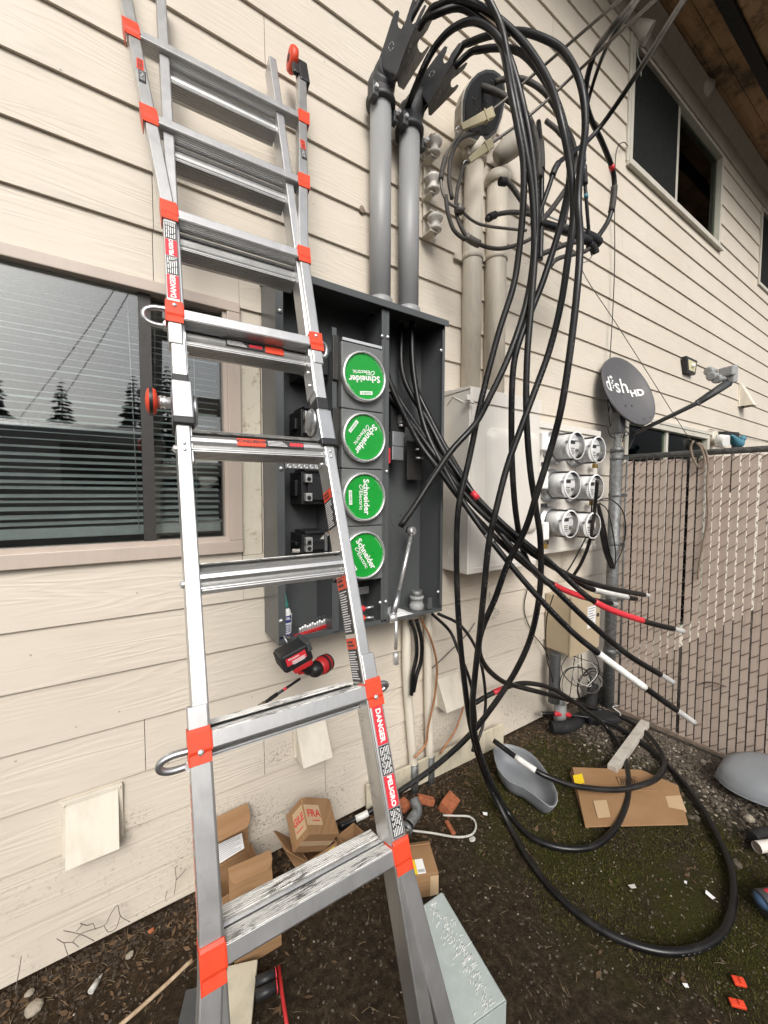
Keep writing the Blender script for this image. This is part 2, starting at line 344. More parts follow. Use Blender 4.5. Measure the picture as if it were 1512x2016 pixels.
K['bpipe'] = m_weathered('beige_painted_conduit', (0.60, 0.545, 0.455), (0.26, 0.25, 0.22), 0.5, 0.5); K['cream'] = m_weathered('cream_enclosure_paint', (0.70, 0.665, 0.61), (0.46, 0.42, 0.36), 0.22, 0.45, 3)
K['oldbox'] = m_weathered('off_white_paint', (0.70, 0.65, 0.55), (0.30, 0.24, 0.17), 0.32, 0.5); K['clampb'] = plain('beige_clamp', (0.40, 0.35, 0.22), 0.55)
K['meterglass'] = m_glass('meter_cover_glass', (0.97, 0.97, 0.97), 1.35, 0.0); K['meterbody'] = plain('meter_body', (0.74, 0.74, 0.73), 0.5); K['face'] = plain('meter_face', (0.78, 0.78, 0.77), 0.5)
K['tan'] = m_weathered('tan_enclosure_paint', (0.46, 0.375, 0.255), (0.30, 0.24, 0.16), 0.25, 0.5, 3)
def m_slat():
    t = NT('tan_privacy_slat'); oi = t.new('ShaderNodeObjectInfo'); c = t.ramp(oi.outputs['Random'], [(0.0, (0.47, 0.375, 0.315)), (0.5, (0.545, 0.445, 0.375)), (1.0, (0.50, 0.42, 0.35))])
    st = t.ramp(t.noise(t.pos((1, 60, 2.5)), 1.0, 5, 0.7), [(0.5, 0.0), (0.8, 0.45)]); c = t.mix(st, c, (0.27, 0.20, 0.155)); return t.fin(c, 0.55)
K['slat'] = m_slat(); K['wire'] = plain('chain_link_wire', (0.13, 0.10, 0.085), 0.6, 0.3, 0.3, 60)
K['dish'] = plain('dish_grey', (0.092, 0.090, 0.094), 0.5, 0, 0.06); K['dishl'] = plain('light_grey_plastic', (0.30, 0.305, 0.30), 0.5); K['dishd'] = plain('dark_grey_plastic', (0.060, 0.062, 0.064), 0.5)
K['card'] = m_card(); K['yellow'] = plain('yellow_label', (0.80, 0.57, 0.02), 0.5, 0, 0.04); K['paper'] = plain('paper', (0.74, 0.74, 0.74), 0.6, 0, 0.04); K['tapeb'] = plain('parcel_tape', (0.50, 0.36, 0.22), 0.4, 0, 0.06)
K['ink'] = plain('black_print', (0.02, 0.02, 0.022), 0.5); K['redink'] = plain('red_print', (0.55, 0.05, 0.04), 0.6); K['greyink'] = plain('grey_print', (0.22, 0.22, 0.23), 0.6)
K['copper'] = plain('copper', (0.42, 0.20, 0.10), 0.5, 0.55, 0.25, 40); K['brick'] = plain('brick', (0.30, 0.095, 0.04), 0.9, 0, 0.3, 60, 0.003, 90)
K['stone'] = plain('pale_stone', (0.30, 0.262, 0.205), 0.85, 0, 0.3, 40, 0.003, 70); K['stoned'] = plain('dark_stone', (0.088, 0.070, 0.052), 0.85, 0, 0.45, 50, 0.003, 70)
K['twig'] = plain('twig_bark', (0.20, 0.165, 0.14), 0.85, 0, 0.3, 60); K['stick'] = m_wood('split_wood', (0.30, 0.20, 0.12), (0.55, 0.43, 0.30), (40, 40, 40)); K['board'] = m_weathered('painted_board', (0.60, 0.545, 0.42), (0.12, 0.10, 0.07), 0.45, 0.6, 6); K['boardw'] = m_weathered('old_white_board', (0.50, 0.47, 0.42), (0.2, 0.17, 0.13), 0.55, 0.7, 8)
K['moss'] = m_moss(); K['trough'] = m_weathered('pale_grey_green_film', (0.40, 0.455, 0.44), (0.6, 0.66, 0.64), 0.35, 0.28, 10); K['tray'] = plain('grey_abs_plastic', (0.215, 0.228, 0.242), 0.42, 0, 0.05)
K['blue'] = plain('blue_cloth', (0.06, 0.12, 0.22), 0.7); K['navy'] = plain('navy_print', (0.03, 0.05, 0.24), 0.5); K['teal'] = plain('teal_plastic', (0.05, 0.26, 0.22), 0.45); K['tealb'] = plain('teal_blue', (0.06, 0.20, 0.27), 0.6)
K['rope'] = plain('dirty_white_rope', (0.46, 0.45, 0.41), 0.8, 0, 0.25, 120); K['strap'] = plain('brown_strap', (0.22, 0.17, 0.13), 0.8, 0, 0.3, 40)
K['lamp'] = plain('lamp_lens', (0.55, 0.50, 0.30), 0.3); K['foliage'] = plain('hazed_conifer_needles', (0.075, 0.09, 0.075), 0.9, 0, 0.5, 3); K['bark'] = plain('bark', (0.05, 0.04, 0.03), 0.9); K['van'] = plain('grey_van_paint', (0.34, 0.345, 0.35), 0.3, 0, 0.03); K['vglass'] = plain('van_glass', (0.02, 0.022, 0.025), 0.1)  # conifer foliage colour lifted: distant haze is painted into the needles
K['groove'] = plain('groove_shadow_metal', (0.36, 0.345, 0.32), 0.5, 0.4, 0.3, 60); K['grime'] = plain('tread_grime', (0.24, 0.225, 0.20), 0.8, 0, 0.6, 90)
K['brass'] = plain('brass', (0.45, 0.30, 0.08), 0.35, 0.8)
# ================================================================ GROUND
def axis(lo, hi, step, far):
    a = []; x = lo
    while x < hi + 1e-6: a.append(round(x, 4)); x += step
    g = step; l = lo; r = hi; L = []; Rr = []
    while l > -far: g *= 1.6; l -= g; L.append(l)
    g = step
    while r < far: g *= 1.6; r += g; Rr.append(r)
    return L[::-1] + a + Rr
def gz(x, y):
    if not (-2.5 < x < 5 and -4 < y < 1): return 0.0
    h = noise.noise(V((x * 2.3, y * 2.3, 1.7))) * 0.012 + noise.noise(V((x * 9, y * 9, 4.1))) * 0.006 + noise.noise(V((x * 26, y * 26, 8.3))) * 0.003
    return h - 0.006 - 0.012 * max(0.0, 1 - abs(y + 0.02) / 0.12)
gx = axis(-1.0, 3.0, 0.02, 320); gy = axis(-2.0, 0.1, 0.02, 320)
mb = MB(); nx = len(gx)
mb._add([(x, y, gz(x, y)) for y in gy for x in gx], [(j * nx + i, j * nx + i + 1, (j + 1) * nx + i + 1, (j + 1) * nx + i) for j in range(len(gy) - 1) for i in range(nx - 1)], True)
me_g = link_mesh('ground', mb, K['ground'], Matrix(), True); me_g['kind'] = 'structure'
# ================================================================ HOUSE
house = thing('house', 'house wall of cream lap siding with tan windows and brown soffit', 'house', (3.5, 0.2, 0))
WIN = [(-1.05, 0.341, 1.209, 2.10), (3.03, 4.78, 3.787, 4.625), (3.10, 4.74, 0.12, 2.0), (5.97, 7.4, 3.787, 4.625)]
TRIM = (0.3415, 0.416, 1.195, 1.955)
RV = 0.1765; Z0 = 0.148; XL, XR = -3.0, 10.0; ZT = 4.66
def yf(z, zb): return -0.0215 + (z - zb) / 0.2065 * 0.0125
def board(x0, x1, za, zt, zb):
    m = MB(); a, b = yf(za, zb), yf(zt, zb)
    m.prism([(x0, a, za), (x0, a + 0.0105, za), (x0, b + 0.008, zt), (x0, b, zt)], (x1 - x0, 0, 0))
    part('siding_board', m, K['siding'], house)
joints = {2: [P(285, 1450).x, P(700, 1440).x], 1: [P(518, 1490).x], 0: [P(105, 1780).x + 0.9], 11: [P(300, 490).x], 10: [P(835, 575).x], 14: [P(1420, 590).x], 9: [P(1385, 800).x]}
for n in range(-1, 27):
    zb = Z0 + RV * n
    if n == -1: zb = -0.004
    zv = Z0 + RV * (n + 1)
    if zb > ZT: break
    zt = min(zv + 0.03, ZT + 0.02)
    cuts = list(joints.get(n, []))
    x = XL + random.uniform(0.6, 3.6)
    while x < XR:
        if all(abs(x - c) > 0.5 for c in cuts) and not (joints.get(n) and -0.4 < x < 2.6): cuts.append(x)
        x += 3.66
    cuts = sorted(set([XL, XR] + cuts))
    for i in range(len(cuts) - 1):
        segs = [(cuts[i] + 0.001, cuts[i + 1] - 0.001, zb, zt)]
        for (wx0, wx1, wz0, wz1) in WIN + [TRIM]:
            out = []
            for (a, b, c, d) in segs:
                if b <= wx0 or a >= wx1 or zv <= wz0 + 1e-4 or c >= wz1: out.append((a, b, c, d)); continue
                if a < wx0: out.append((a, wx0 - 0.001, c, d))
                if b > wx1: out.append((wx1 + 0.001, b, c, d))
                m0, m1 = max(a, wx0), min(b, wx1)
                if c < wz0 - 0.012: out.append((m0, m1, c, wz0 - 0.001))
                if zv > wz1 + 0.012: out.append((m0, m1, wz1 + 0.001, d))
            segs = out
        for s in segs:
            if s[1] - s[0] > 0.01 and s[3] - s[2] > 0.01: board(s[0], s[1], s[2], s[3], zb)
# sheathing behind the boards, open at the windows
m = MB(); xs = sorted(set([XL, XR] + [w[i] for w in WIN for i in (0, 1)])); zs = sorted(set([-0.05, 5.2] + [w[i] for w in WIN for i in (2, 3)]))
for i in range(len(xs) - 1):
    for j in range(len(zs) - 1):
        cx, cz = (xs[i] + xs[i + 1]) / 2, (zs[j] + zs[j + 1]) / 2
        if any(w[0] < cx < w[1] and w[2] < cz < w[3] for w in WIN): continue
        m.b(xs[i], xs[i + 1], 0.003, 0.02, zs[j], zs[j + 1])
part('sheathing', m, K['sheath'], house)
def room(w, d=0.9, mt='room'):
    x0, x1, z0, z1 = w[0] - 0.25, w[1] + 0.25, w[2] - 0.25, w[3] + 0.2; y0, y1 = 0.021, d; m = MB()
    m.quad((x0, y1, z0), (x1, y1, z0), (x1, y1, z1), (x0, y1, z1)); m.quad((x0, y0, z0), (x0, y1, z0), (x0, y1, z1), (x0, y0, z1)); m.quad((x1, y0, z0), (x1, y1, z0), (x1, y1, z1), (x1, y0, z1))
    m.quad((x0, y0, z0), (x1, y0, z0), (x1, y1, z0), (x0, y1, z0)); m.quad((x0, y0, z1), (x1, y0, z1), (x1, y1, z1), (x0, y1, z1)); part('room', m, K[mt], house)
def wframe(w, fw, mat, y0=-0.034, y1=0.03, label=None):
    x0, x1, z0, z1 = w; m = MB()
    m.b(x0, x1, y0, y1, z0, z0 + fw); m.b(x0, x1, y0, y1, z1 - fw * 0.8, z1); m.b(x0, x0 + fw, y0 + 0.001, y1, z0 + fw, z1 - fw * 0.8); m.b(x1 - fw, x1, y0 + 0.001, y1, z0 + fw, z1 - fw * 0.8)
    return part('window', m, mat, house, bevel=0.003, label=label)
def pane(win, x0, x1, z0, z1, y, mat=None): part('pane', MB().b(x0, x1, y, y + 0.004, z0, z1), mat or K['glass'], win)
# --- near window with blind
w = WIN[0]; room(w); win1 = wframe(w, 0.045, K['trim'], label='tan framed window with lowered white slat blind')
part('inner_frame', MB().b(w[0] + .045, w[1] - .045, -.022, .03, w[2] + .045, w[2] + .058).b(w[1] - .058, w[1] - .045, -.022, .03, w[2] + .058, w[3] - .036), K['trim'], win1)
xm = P(290, 820, 0).x
pane(win1, w[0] + .045, xm - 0.018, w[2] + .058, w[3] - .036, -0.004); pane(win1, xm + 0.014, w[1] - .058, w[2] + .058, w[3] - .036, 0.010)
part('sash', MB().b(xm - 0.018, xm + 0.016, -0.010, 0.022, w[2] + .058, w[3] - .036), K['darkframe'], win1)
zb0 = 1.302; sl = MB(); c, s_ = math.cos(rad(20)), math.sin(rad(20))
x0, x1 = w[0] + 0.06, 0.277
prof = [(-0.0125 * c, -0.0125 * s_), (0, 0.0018), (0.0125 * c, 0.0125 * s_), (0, 0.0009)]
proto = None
for i in range(35):
    z = zb0 + 0.03 + i * 0.0212
    m = MB(); tl = random.uniform(-.14, .14); sg = random.uniform(-.004, .004); ca_, sa_ = math.cos(tl), math.sin(tl); e0 = random.uniform(-.003, .003)
    m._add([(x0 + e0 + (x1 - x0) * u, 0.075 + a * ca_ - b * sa_, z + a * sa_ + b * ca_ + sg * math.sin(u * 3.1416) * .8 + random.uniform(-.0007, .0007)) for u in (0, .25, .5, .75, 1) for a, b in prof], [(4 * k + j, 4 * k + (j + 1) % 4, 4 * k + 4 + (j + 1) % 4, 4 * k + 4 + j) for k in range(4) for j in range(4)])
    part('blind_slat', m, K['blind'], win1)
part('blind_rail', MB().b(x0, x1 + 0.004, 0.058, 0.09, zb0 - 0.018, zb0 + 0.014), K['blind'], win1, bevel=0.003)
part('blind_cord', MB().cyl((0.02, 0.055, zb0), (0.005, 0.055, 2.05), 0.0013, n=6).cyl((0.2, 0.055, zb0), (0.2, 0.055, 2.05), 0.0013, n=6), K['white'], win1)
# peeling trim board beside it
part('trim_board', MB().b(TRIM[0] + 0.002, TRIM[1] - 0.002, -0.016, 0.002, TRIM[2], TRIM[3]), K['peel'], house, bevel=0.002, label='old trim board with peeling paint beside the window')
part('drip_cap', MB().b(TRIM[0] - 0.0, TRIM[1] + 0.004, -0.024, 0.002, TRIM[2] - 0.022, TRIM[2] - 0.002), K['peel'], house, bevel=0.002)
# --- upper slider
def slider(w, left_screen, label=None, fw=0.035):
    room(w, 0.8, 'room2'); wi = wframe(w, fw, K['trimw'], label=label); xm = w[0] + (w[1] - w[0]) * 0.47
    part('sash', MB().b(xm - .03, xm + .0, -.012, .02, w[2] + fw, w[3] - fw * .8).b(xm + .002, xm + .03, -.004, .024, w[2] + fw, w[3] - fw * .8), K['trimw'], wi, bevel=0.002)
    pane(wi, w[0] + fw, xm - .03, w[2] + fw, w[3] - fw * .8, 0.004, K['glass2']); pane(wi, xm + .03, w[1] - fw, w[2] + fw, w[3] - fw * .8, 0.012, K['glass2'])
    if left_screen: part('insect_screen', MB().b(w[0] + fw + .002, xm - .032, -.012, -.010, w[2] + fw + .002, w[3] - fw), K['screen'], wi)
    return wi, xm
wi2, xm2 = slider(WIN[1], True, 'upper sliding window with dark insect screen')
w = WIN[1]
for i in range(20):
    z = w[2] + .06 + i * 0.018; m = MB(); m.prism([(xm2 + .05, 0.08 + a, z + b) for a, b in prof], (w[1] - xm2 - .12, 0, 0)); part('blind_slat', m, K['blind'], wi2)
part('sill', MB().b(w[0] - .03, w[1] + .03, -.050, .002, w[2] - .034, w[2] - .002), K['trimw'], wi2, bevel=0.003)
part('casing', MB().b(w[0] - .034, w[0] - .002, -.030, .0, w[2] - .002, w[3] + .02), K['trimw'], wi2, bevel=0.002)
wi4, _ = slider(WIN[3], True, 'far upper window half out of view')
wi3, xm3 = slider(WIN[2], False, 'patio door behind the slatted fence', 0.05)
part('head_trim', MB().b(WIN[2][0] - .06, WIN[2][1] + .06, -.04, .0, WIN[2][3] + .002, WIN[2][3] + .03), K['trimw'], wi3, bevel=0.003)
# --- frieze and soffit
part('frieze_board', MB().b(XL, XR, -0.030, 0.002, ZT, 4.9), K['frieze'], house, bevel=0.004)
part('cove_trim', MB().prism([(XL, -0.0305, 4.80), (XL, -0.040, 4.80), (XL, -0.10, 4.915), (XL, -0.0305, 4.915)], (XR - XL, 0, 0)), K['frieze'], house)
ys = [-0.10, -0.116, -0.214, -0.312, -0.395, -0.60, -0.80]
for a, b in ((-0.005, -0.118), (-0.121, -0.216), (-0.219, -0.314), (-0.392, -0.598), (-0.601, -0.82)):
    for x0, x1 in ((XL, 1.6), (1.603, 4.04), (4.043, 6.5), (6.503, XR)):
        part('soffit_board', MB().b(x0, x1, b, a, 4.93 + random.uniform(0, .004), 4.945), K['soffit'], house)
part('beam', MB().b(XL, XR, -0.390, -0.316, 4.90, 5.0), K['beam'], house)
part('fascia', MB().b(XL, XR, -0.86, -0.822, 4.84, 5.1), K['frieze'], house, bevel=0.003)
part('roof', MB().prism([(XL - .1, -0.95, 5.08), (XL - .1, 2.6, 6.4), (XL - .1, 2.6, 6.45), (XL - .1, -0.95, 5.13)], (XR - XL + .2, 0, 0)), K['darkframe'], house)
# nail heads and a chipped spot in the boards
for px, py in ((270, 1167), (235, 1400), (497, 1373), (618, 400), (60, 1290), (330, 1500), (905, 620), (1020, 1250), (150, 1430), (120, 140), (640, 120), (30, 1500)):
    q_ = P(px, py, .0165); n_ = math.floor((q_.z - Z0) / RV); y_ = yf(q_.z, Z0 + RV * n_)
    part('nail_head', MB().lathe([(.0034, 0), (.0030, .0008), (.0012, .0003)], (q_.x, y_ + .0001, q_.z), (0, -1, 0), 10), K['frieze'], house)
q_ = P(712, 412, .018); part('paint_chip', MB().prism([(q_.x + a, yf(q_.z, Z0 + RV * math.floor((q_.z - Z0) / RV)) - .0012, q_.z + b) for a, b in ((-.014, -.012), (.004, -.016), (.016, -.004), (.008, .010), (-.004, .014), (-.012, .004))], (0, .0008, 0)), K['strap'], house)
# ================================================================ VENT HOODS
def hood(x0, x1, z0, z1, label, dep=0.06, mg=0.012, tipz=0.0):
    t = thing('vent_hood', label, 'vent', ((x0 + x1) / 2, -0.02, z0), 'vent hoods on the siding')
    part('flange', MB().b(x0, x1, -0.027, -0.004, z0, z1), K['oldbox'], t, bevel=0.002)
    a, b = x0 + mg, x1 - mg; zt = z1 - mg * 1.3; zl = z0 + mg * 0.4; y0 = -0.0272; y1 = y0 - dep; th = 0.003
    m = MB(); m.quad((a, y0, zt), (b, y0, zt), (b, y1, zl), (a, y1, zl)); 
    m._add([(a, y0, zt), (a, y1, zl), (a, y0, zl), (b, y0, zt), (b, y1, zl), (b, y0, zl)], [(0, 1, 2), (3, 5, 4)])
    m._add([(a + th, y0, zt - th * 2), (b - th, y0, zt - th * 2), (b - th, y1 + th, zl), (a + th, y1 + th, zl)], [(3, 2, 1, 0)])
    part('hood', m, K['oldbox'], t)
    sc = MB()
    for x in (x0 + .008, x1 - .008):
        for z in (z0 + .01, z1 - .01): sc.ball((x, -0.027, z), 0.004, 8, 4)
    part('screw', sc, K['oldbox'], t)
    part('louvre', MB().b(a + .006, b - .006, -0.0275, -0.0272, zl, zt - .02), K['blackm'], t)
q = lambda px, py: P(px, py, .027)
hood(q(121, 1640).x, q(243, 1600).x, q(182, 1672).z, q(182, 1562).z, 'cream vent hood low on the siding left of the ladder', 0.050)
x0 = q(578, 1470).x; hood(x0, x0 + .150, q(590, 1492).z, q(600, 1420).z, 'cream vent hood on the siding behind the middle of the ladder', 0.075)
x0 = q(857, 1360).x; hood(x0, x0 + .165, q(868, 1389).z, q(880, 1325).z, 'cream vent hood right of the copper ground wire', 0.075)
x0 = q(1456, 780).x; hood(x0, x0 + .17, q(1470, 806).z, q(1470, 758).z, 'small vent hood high on the wall behind the dish feed arm', 0.11)
# ================================================================ BEHIND THE CAMERA (seen mirrored in the window)
def conifer(x, y, h, label):
    t = thing('conifer_tree', label, 'tree', (x, y, 0), 'conifers across the yard')
    part('trunk', MB().cyl((x, y, 0), (x, y, h * 0.95), h * 0.018, 0.02, 8), K['bark'], t)
    m = MB(); rr = random.Random(int(x * 10) + 3)
    for i in range(34):
        f = i / 33; z = h * (0.10 + 0.9 * f); R0 = h * (0.17 + .07 * rr.random()) * (1 - f) ** 0.8 + 0.12
        for j in range(16):
            a = rr.uniform(0, 6.283); L = R0 * rr.uniform(0.6, 1.15); w = L * 0.22
            d = V((math.cos(a), math.sin(a), 0)); s2 = V((-d.y, d.x, 0)); b0 = V((x, y, z)); tip = b0 + d * L - V((0, 0, L * 0.28))
            mid = b0 + d * L * 0.55 - V((0, 0, L * 0.05))
            m._add([b0, mid + s2 * w, tip, mid - s2 * w], [(0, 1, 2, 3)])
            m._add([b0 + d * L * .2, mid + d * L * .1 + s2 * w * .4 - V((0, 0, L * .3)), tip], [(0, 1, 2)])
    part('crown', m, K['foliage'], t)
for x, y, h, l in ((-24, -52, 16, 'conifer mirrored far left in the window'), (-19, -60, 20, 'tall conifer mirrored second from the left in the window'), (-10, -46, 13, 'conifer mirrored third from the left in the window'), (4.5, -60, 19, 'conifer mirrored just left of the window sash'), (19, -42, 18, 'dark conifer mirrored in the right pane'), (-16, -48, 12, 'small conifer mirrored between the two tall left ones in the window'), (-5, -44, 11.5, 'conifer mirrored behind the blind cord in the window'), (0.5, -46, 13.5, 'tall conifer mirrored in the middle of the window'), (10, -45, 14, 'conifer mirrored beside the window sash'), (13, -30, 19, 'big near conifer mirrored right of the window sash'), (30, -50, 15, 'conifer mirrored beyond the right pane')):
    conifer(x, y, h, l)
rt2 = random.Random(31)
for i_, (x, w_) in enumerate(((-30, 'leftmost low fir'), (-22, 'second low fir from the left'), (-14, 'third low fir from the left'), (-2.5, 'low fir beside the blind cord'), (2.6, 'low fir between the two middle conifers'), (7, 'low fir just left of the sash'), (15, 'low fir right of the sash'), (24, 'rightmost low fir'))):
    conifer(x, -52 - rt2.uniform(0, 8), rt2.uniform(6.5, 9.5), w_ + ' mirrored in the window')
for a_, b_, lb_ in (((236, 562), (45, 815), 'upper overhead line mirrored in the window'), ((258, 575), (112, 800), 'lower overhead line mirrored in the window')):
    def mir(px, py, d_): p = P(px, py, -d_); return V((p.x, -p.y, p.z))
    e0, e1 = mir(a_[0] + (a_[0] - b_[0]) * .8, a_[1] + (a_[1] - b_[1]) * .95, 9), mir(*b_, 22); mid_ = (e0 + e1) / 2 - V((0, 0, .25)); solo('power_line', MB().tube(spline([e0, mid_, e1 + (e1 - mid_) * .2], .5), .014, 6), K['cable'], lb_, 'wire')
va = thing('van', 'grey van mirrored in the lower half of the window', 'van', (-1.0, -6.0, 0))
m = MB(); sec = [(-7.0, .35), (-7.0, 1.5), (-6.85, 2.25), (-6.6, 2.36), (-5.4, 2.36), (-5.15, 2.25), (-5.0, 1.5), (-5.0, .35)]
m.prism([(-3.9, a, b) for a, b in sec], (4.3, 0, 0)); m.prism([(0.401, a * .985 - .09, b if b < 1.6 else 1.15 + (b - 1.5) * .12) for a, b in sec], (1.1, 0, 0))
part('body', m, K['van'], va, bevel=0.04)
part('windscreen', MB().prism([(0.405, -6.7, 1.35), (0.405, -5.3, 1.35), (0.405, -5.4, 2.2), (0.405, -6.6, 2.2)], (0.03, 0, 0)), K['vglass'], va)
part('door_window', MB().b(-0.75, 0.25, -4.998, -4.985, 1.45, 2.05), K['vglass'], va); part('door_mirror', MB().b(0.15, 0.3, -4.97, -4.75, 1.3, 1.62), K['black'], va, bevel=0.02)
for x in (-3.0, 0.7): 
    wv = part('wheel', MB().cyl((x, -5.12, .34), (x, -4.96, .34), .34, n=24), K['blackm'], va); part('rim', MB().cyl((x, -4.958, .34), (x, -4.95, .34), .2, n=20), K['dishl'], wv)
    wv = part('wheel', MB().cyl((x, -7.04, .34), (x, -6.88, .34), .34, n=24), K['blackm'], va)
# ================================================================ LADDER
LO = V((0.2642, -0.8899, 0.6979)); LD = V((0.005608, 0.363997, 0.931383)); LW = V((0.999378, -0.034465, 0.007452)); LN = V((-0.034813, -0.930762, 0.363964))
HS = 1.03; LH = LO + LD * HS
LD2 = V((0.0056, 0.32, 1.0)).normalized(); LW2 = (LW - LD2 * LW.dot(LD2)).normalized(); LN2 = LW2.cross(LD2)
lad = thing('ladder', 'tall aluminium multi-position ladder with orange caps leaning against the house', 'ladder', LO - LD * 0.749)
LM1 = lambda a, s, t: LO + LW * a + LD * s + LN * t
LM2 = lambda a, s, t: LH + LW2 * a + LD2 * (s - HS) + LN2 * t
def lbox(m, F, a0, a1, s0, s1, t0, t1):
    m._add([F(a, s, t) for t in (t0, t1) for s in (s0, s1) for a in (a0, a1)], [(0, 2, 3, 1), (4, 5, 7, 6), (0, 1, 5, 4), (2, 6, 7, 3), (0, 4, 6, 2), (1, 3, 7, 5)])
    return m
def rail(F, pts, w, t0, t1, mat, name='rail', bevel=0.003, ):
    """channel following (a, s) centre points"""
    m = MB(); n = len(pts); vs = []
    for a, s in pts:
        vs += [F(a - w / 2, s, t0), F(a + w / 2, s, t0), F(a + w / 2, s, t1), F(a - w / 2, s, t1)]
    fs = [(4 * i + j, 4 * i + (j + 1) % 4, 4 * i + 4 + (j + 1) % 4, 4 * i + 4 + j) for i in range(n - 1) for j in range(4)] + [(3, 2, 1, 0), (4 * n - 4, 4 * n - 3, 4 * n - 2, 4 * n - 1)]
    m._add(vs, fs); return part(name, m, mat, lad, bevel=bevel)
FA, IA = 0.175, 0.170
lowR = rail(LM1, [(FA + .060, -.744), (FA + .035, -.30), (FA + .004, -.02), (FA, .06), (FA, .392)], .034, .003, -.036, K['alum2'])
lowL = rail(LM1, [(-FA - .060, -.744), (-FA - .035, -.30), (-FA - .004, -.02), (-FA, .06), (-FA, .375)], .034, .003, -.036, K['alum2'])
inR = rail(LM1, [(IA, -.50), (IA, .985)], .028, -.001, -.062, K['alum']); inL = rail(LM1, [(-IA, -.50), (-IA, .985)], .028, -.001, -.062, K['alum'])
S4 = [1.236, 1.532, 1.828, 2.120]
def fl(s): return 0.175 + (max(0.0, s - 1.53) * 0.118 if s > 1.53 else 0.0)
upR = rail(LM2, [(.175, 1.165), (.175, 1.50), (.181, 1.58), (fl(2.30) + .0, 2.335)], .030, .003, -.034, K['alum']); upL = rail(LM2, [(-.175, 1.15), (-.175, 1.50), (-.181, 1.58), (-fl(2.38), 2.42)], .030, .003, -.034, K['alum'])
inR2 = rail(LM2, [(.166, 1.08), (.166, 1.5), (.166, 2.36)], .026, -.010, -.066, K['alum2']); inL2 = rail(LM2, [(-.166, 1.08), (-.166, 2.42)], .026, -.010, -.066, K['alum2'])
for F, a, s in ((LM1, FA + .060, -.744), (LM1, -FA - .060, -.744)): part('foot', lbox(MB(), F, a - .024, a + .024, s - .006, s + .03, -.055, .012), K['black'], lad, bevel=0.004)
part('end_cap', lbox(MB(), LM2, -fl(2.42) - .017, -fl(2.42) + .017, 2.42, 2.46, -.038, .006), K['black'], lad, bevel=0.003)
def rung_profile(kind):
    if kind == 'outer':      # tread on top, face in front
        p = [(.004, .017), (.004, -.008), (.001, -.011), (-.006, -.011), (-.012, .004), (-.030, .006), (-.037, .004), (-.037, .0165)]
        rib = [(-.0335 + i * .0056, .0172) for i in range(7)]; 
    else:
        p = [(-.008, .026), (-.052, .029), (-.052, .023), (-.022, .020), (-.018, .014), (-.009, .011), (-.005, .004), (-.005, -.004), (-.009, -.011), (-.018, -.014), (-.014, -.019), (-.004, -.021), (-.004, -.025), (-.050, -.029), (-.056, -.026), (-.056, -.010), (-.056, .018), (-.056, .026)]
        rib = [(-.048 + i * .0056, .0283) for i in range(7)]
    return p, rib
def rung(F, s, w, kind, dt=0.0, ds=0.0, flip=1):
    p, rib = rung_profile(kind); m = MB()
    if flip < 0: F0 = F; F = lambda a, s_, t: F0(a, 2 * (s + ds) - s_, t)
    m.prism([F(-w, s + b + ds, a + dt) for a, b in p], F(w, 0, 0) - F(-w, 0, 0))
    ro = part('rung', m, K['alum2'] if kind == 'outer' else K['alum'], lad, bevel=0.0008)
    m = MB()
    top = (lambda a: .0168) if kind == 'outer' else (lambda a: .026 - (a + .008) * .068)
    gm = MB(); a_ = rib[0][0]; b_ = rib[-1][0]
    gm._add([F(u, s + ds + top(q) + h, q + dt) for h in (-.0008, .0004) for q in (a_ - .002, b_ + .002) for u in (-w + .001, w - .001)], [(0, 2, 3, 1), (4, 5, 7, 6), (0, 1, 5, 4), (2, 6, 7, 3), (0, 4, 6, 2), (1, 3, 7, 5)])
    part('tread_groove', gm, K['grime'] if flip > 0 and F is not LM2 else K['groove'], ro)
    for a, b in rib: lbox(m, F, -w + .002, w - .002, s + ds + top(a) - .001, s + ds + top(a) + .0016, a + dt - .0019, a + dt + .0019)
    part('tread_rib', m, K['tread'] if flip > 0 and F is not LM2 else K['alum2'], ro)
    m = MB()
    for i in range(7):
        b0 = -.0268 - i * .0004 if kind == 'inner' else .0078
        lbox(m, F, -w + .002, w - .002, s + ds + b0 - .0012, s + ds + b0 + .001, dt - .008 - i * .006, dt - .0055 - i * .006)
    if kind == 'inner': part('under_rib', m, K['alum2'], ro)
    return ro
def cap(F, a, s, sgn, slope=0.0):
    m = MB(); F0 = F; F = lambda u, v, t: F0(u + sgn * slope * (v - s), v, t)
    c8 = [(s - .032, .0060), (s - .016, .0050), (s - .010, .0082), (s + .020, .0082), (s + .026, .0055)]        # pressed step across the cap
    m._add([F(a + u, v, h) for v, h in c8 for u in (-.0180, .0180)] + [F(a + u, v, .0033) for v, h in c8 for u in (-.0180, .0180)], [(2 * i, 2 * i + 1, 2 * i + 3, 2 * i + 2) for i in range(4)] + [(10 + 2 * i, 12 + 2 * i, 13 + 2 * i, 11 + 2 * i) for i in range(4)] + [(2 * i, 2 * i + 2, 12 + 2 * i, 10 + 2 * i) for i in range(4)] + [(2 * i + 1, 11 + 2 * i, 13 + 2 * i, 2 * i + 3) for i in range(4)] + [(0, 10, 11, 1), (8, 9, 19, 18)])
    lbox(m, F, a + sgn * .0172, a + sgn * .0192, s - .032, s + .026, -.030, .0070)
    lbox(m, F, a - sgn * .0202, a - sgn * .0180, s - .014, s + .018, -.030, .0070)
    lbox(m, F, a - .0195, a + .0195, s + .0178, s + .0225, -.034, .0035) if False else None
    return part('end_cap', m, K['orange'], lad, bevel=0.0015)
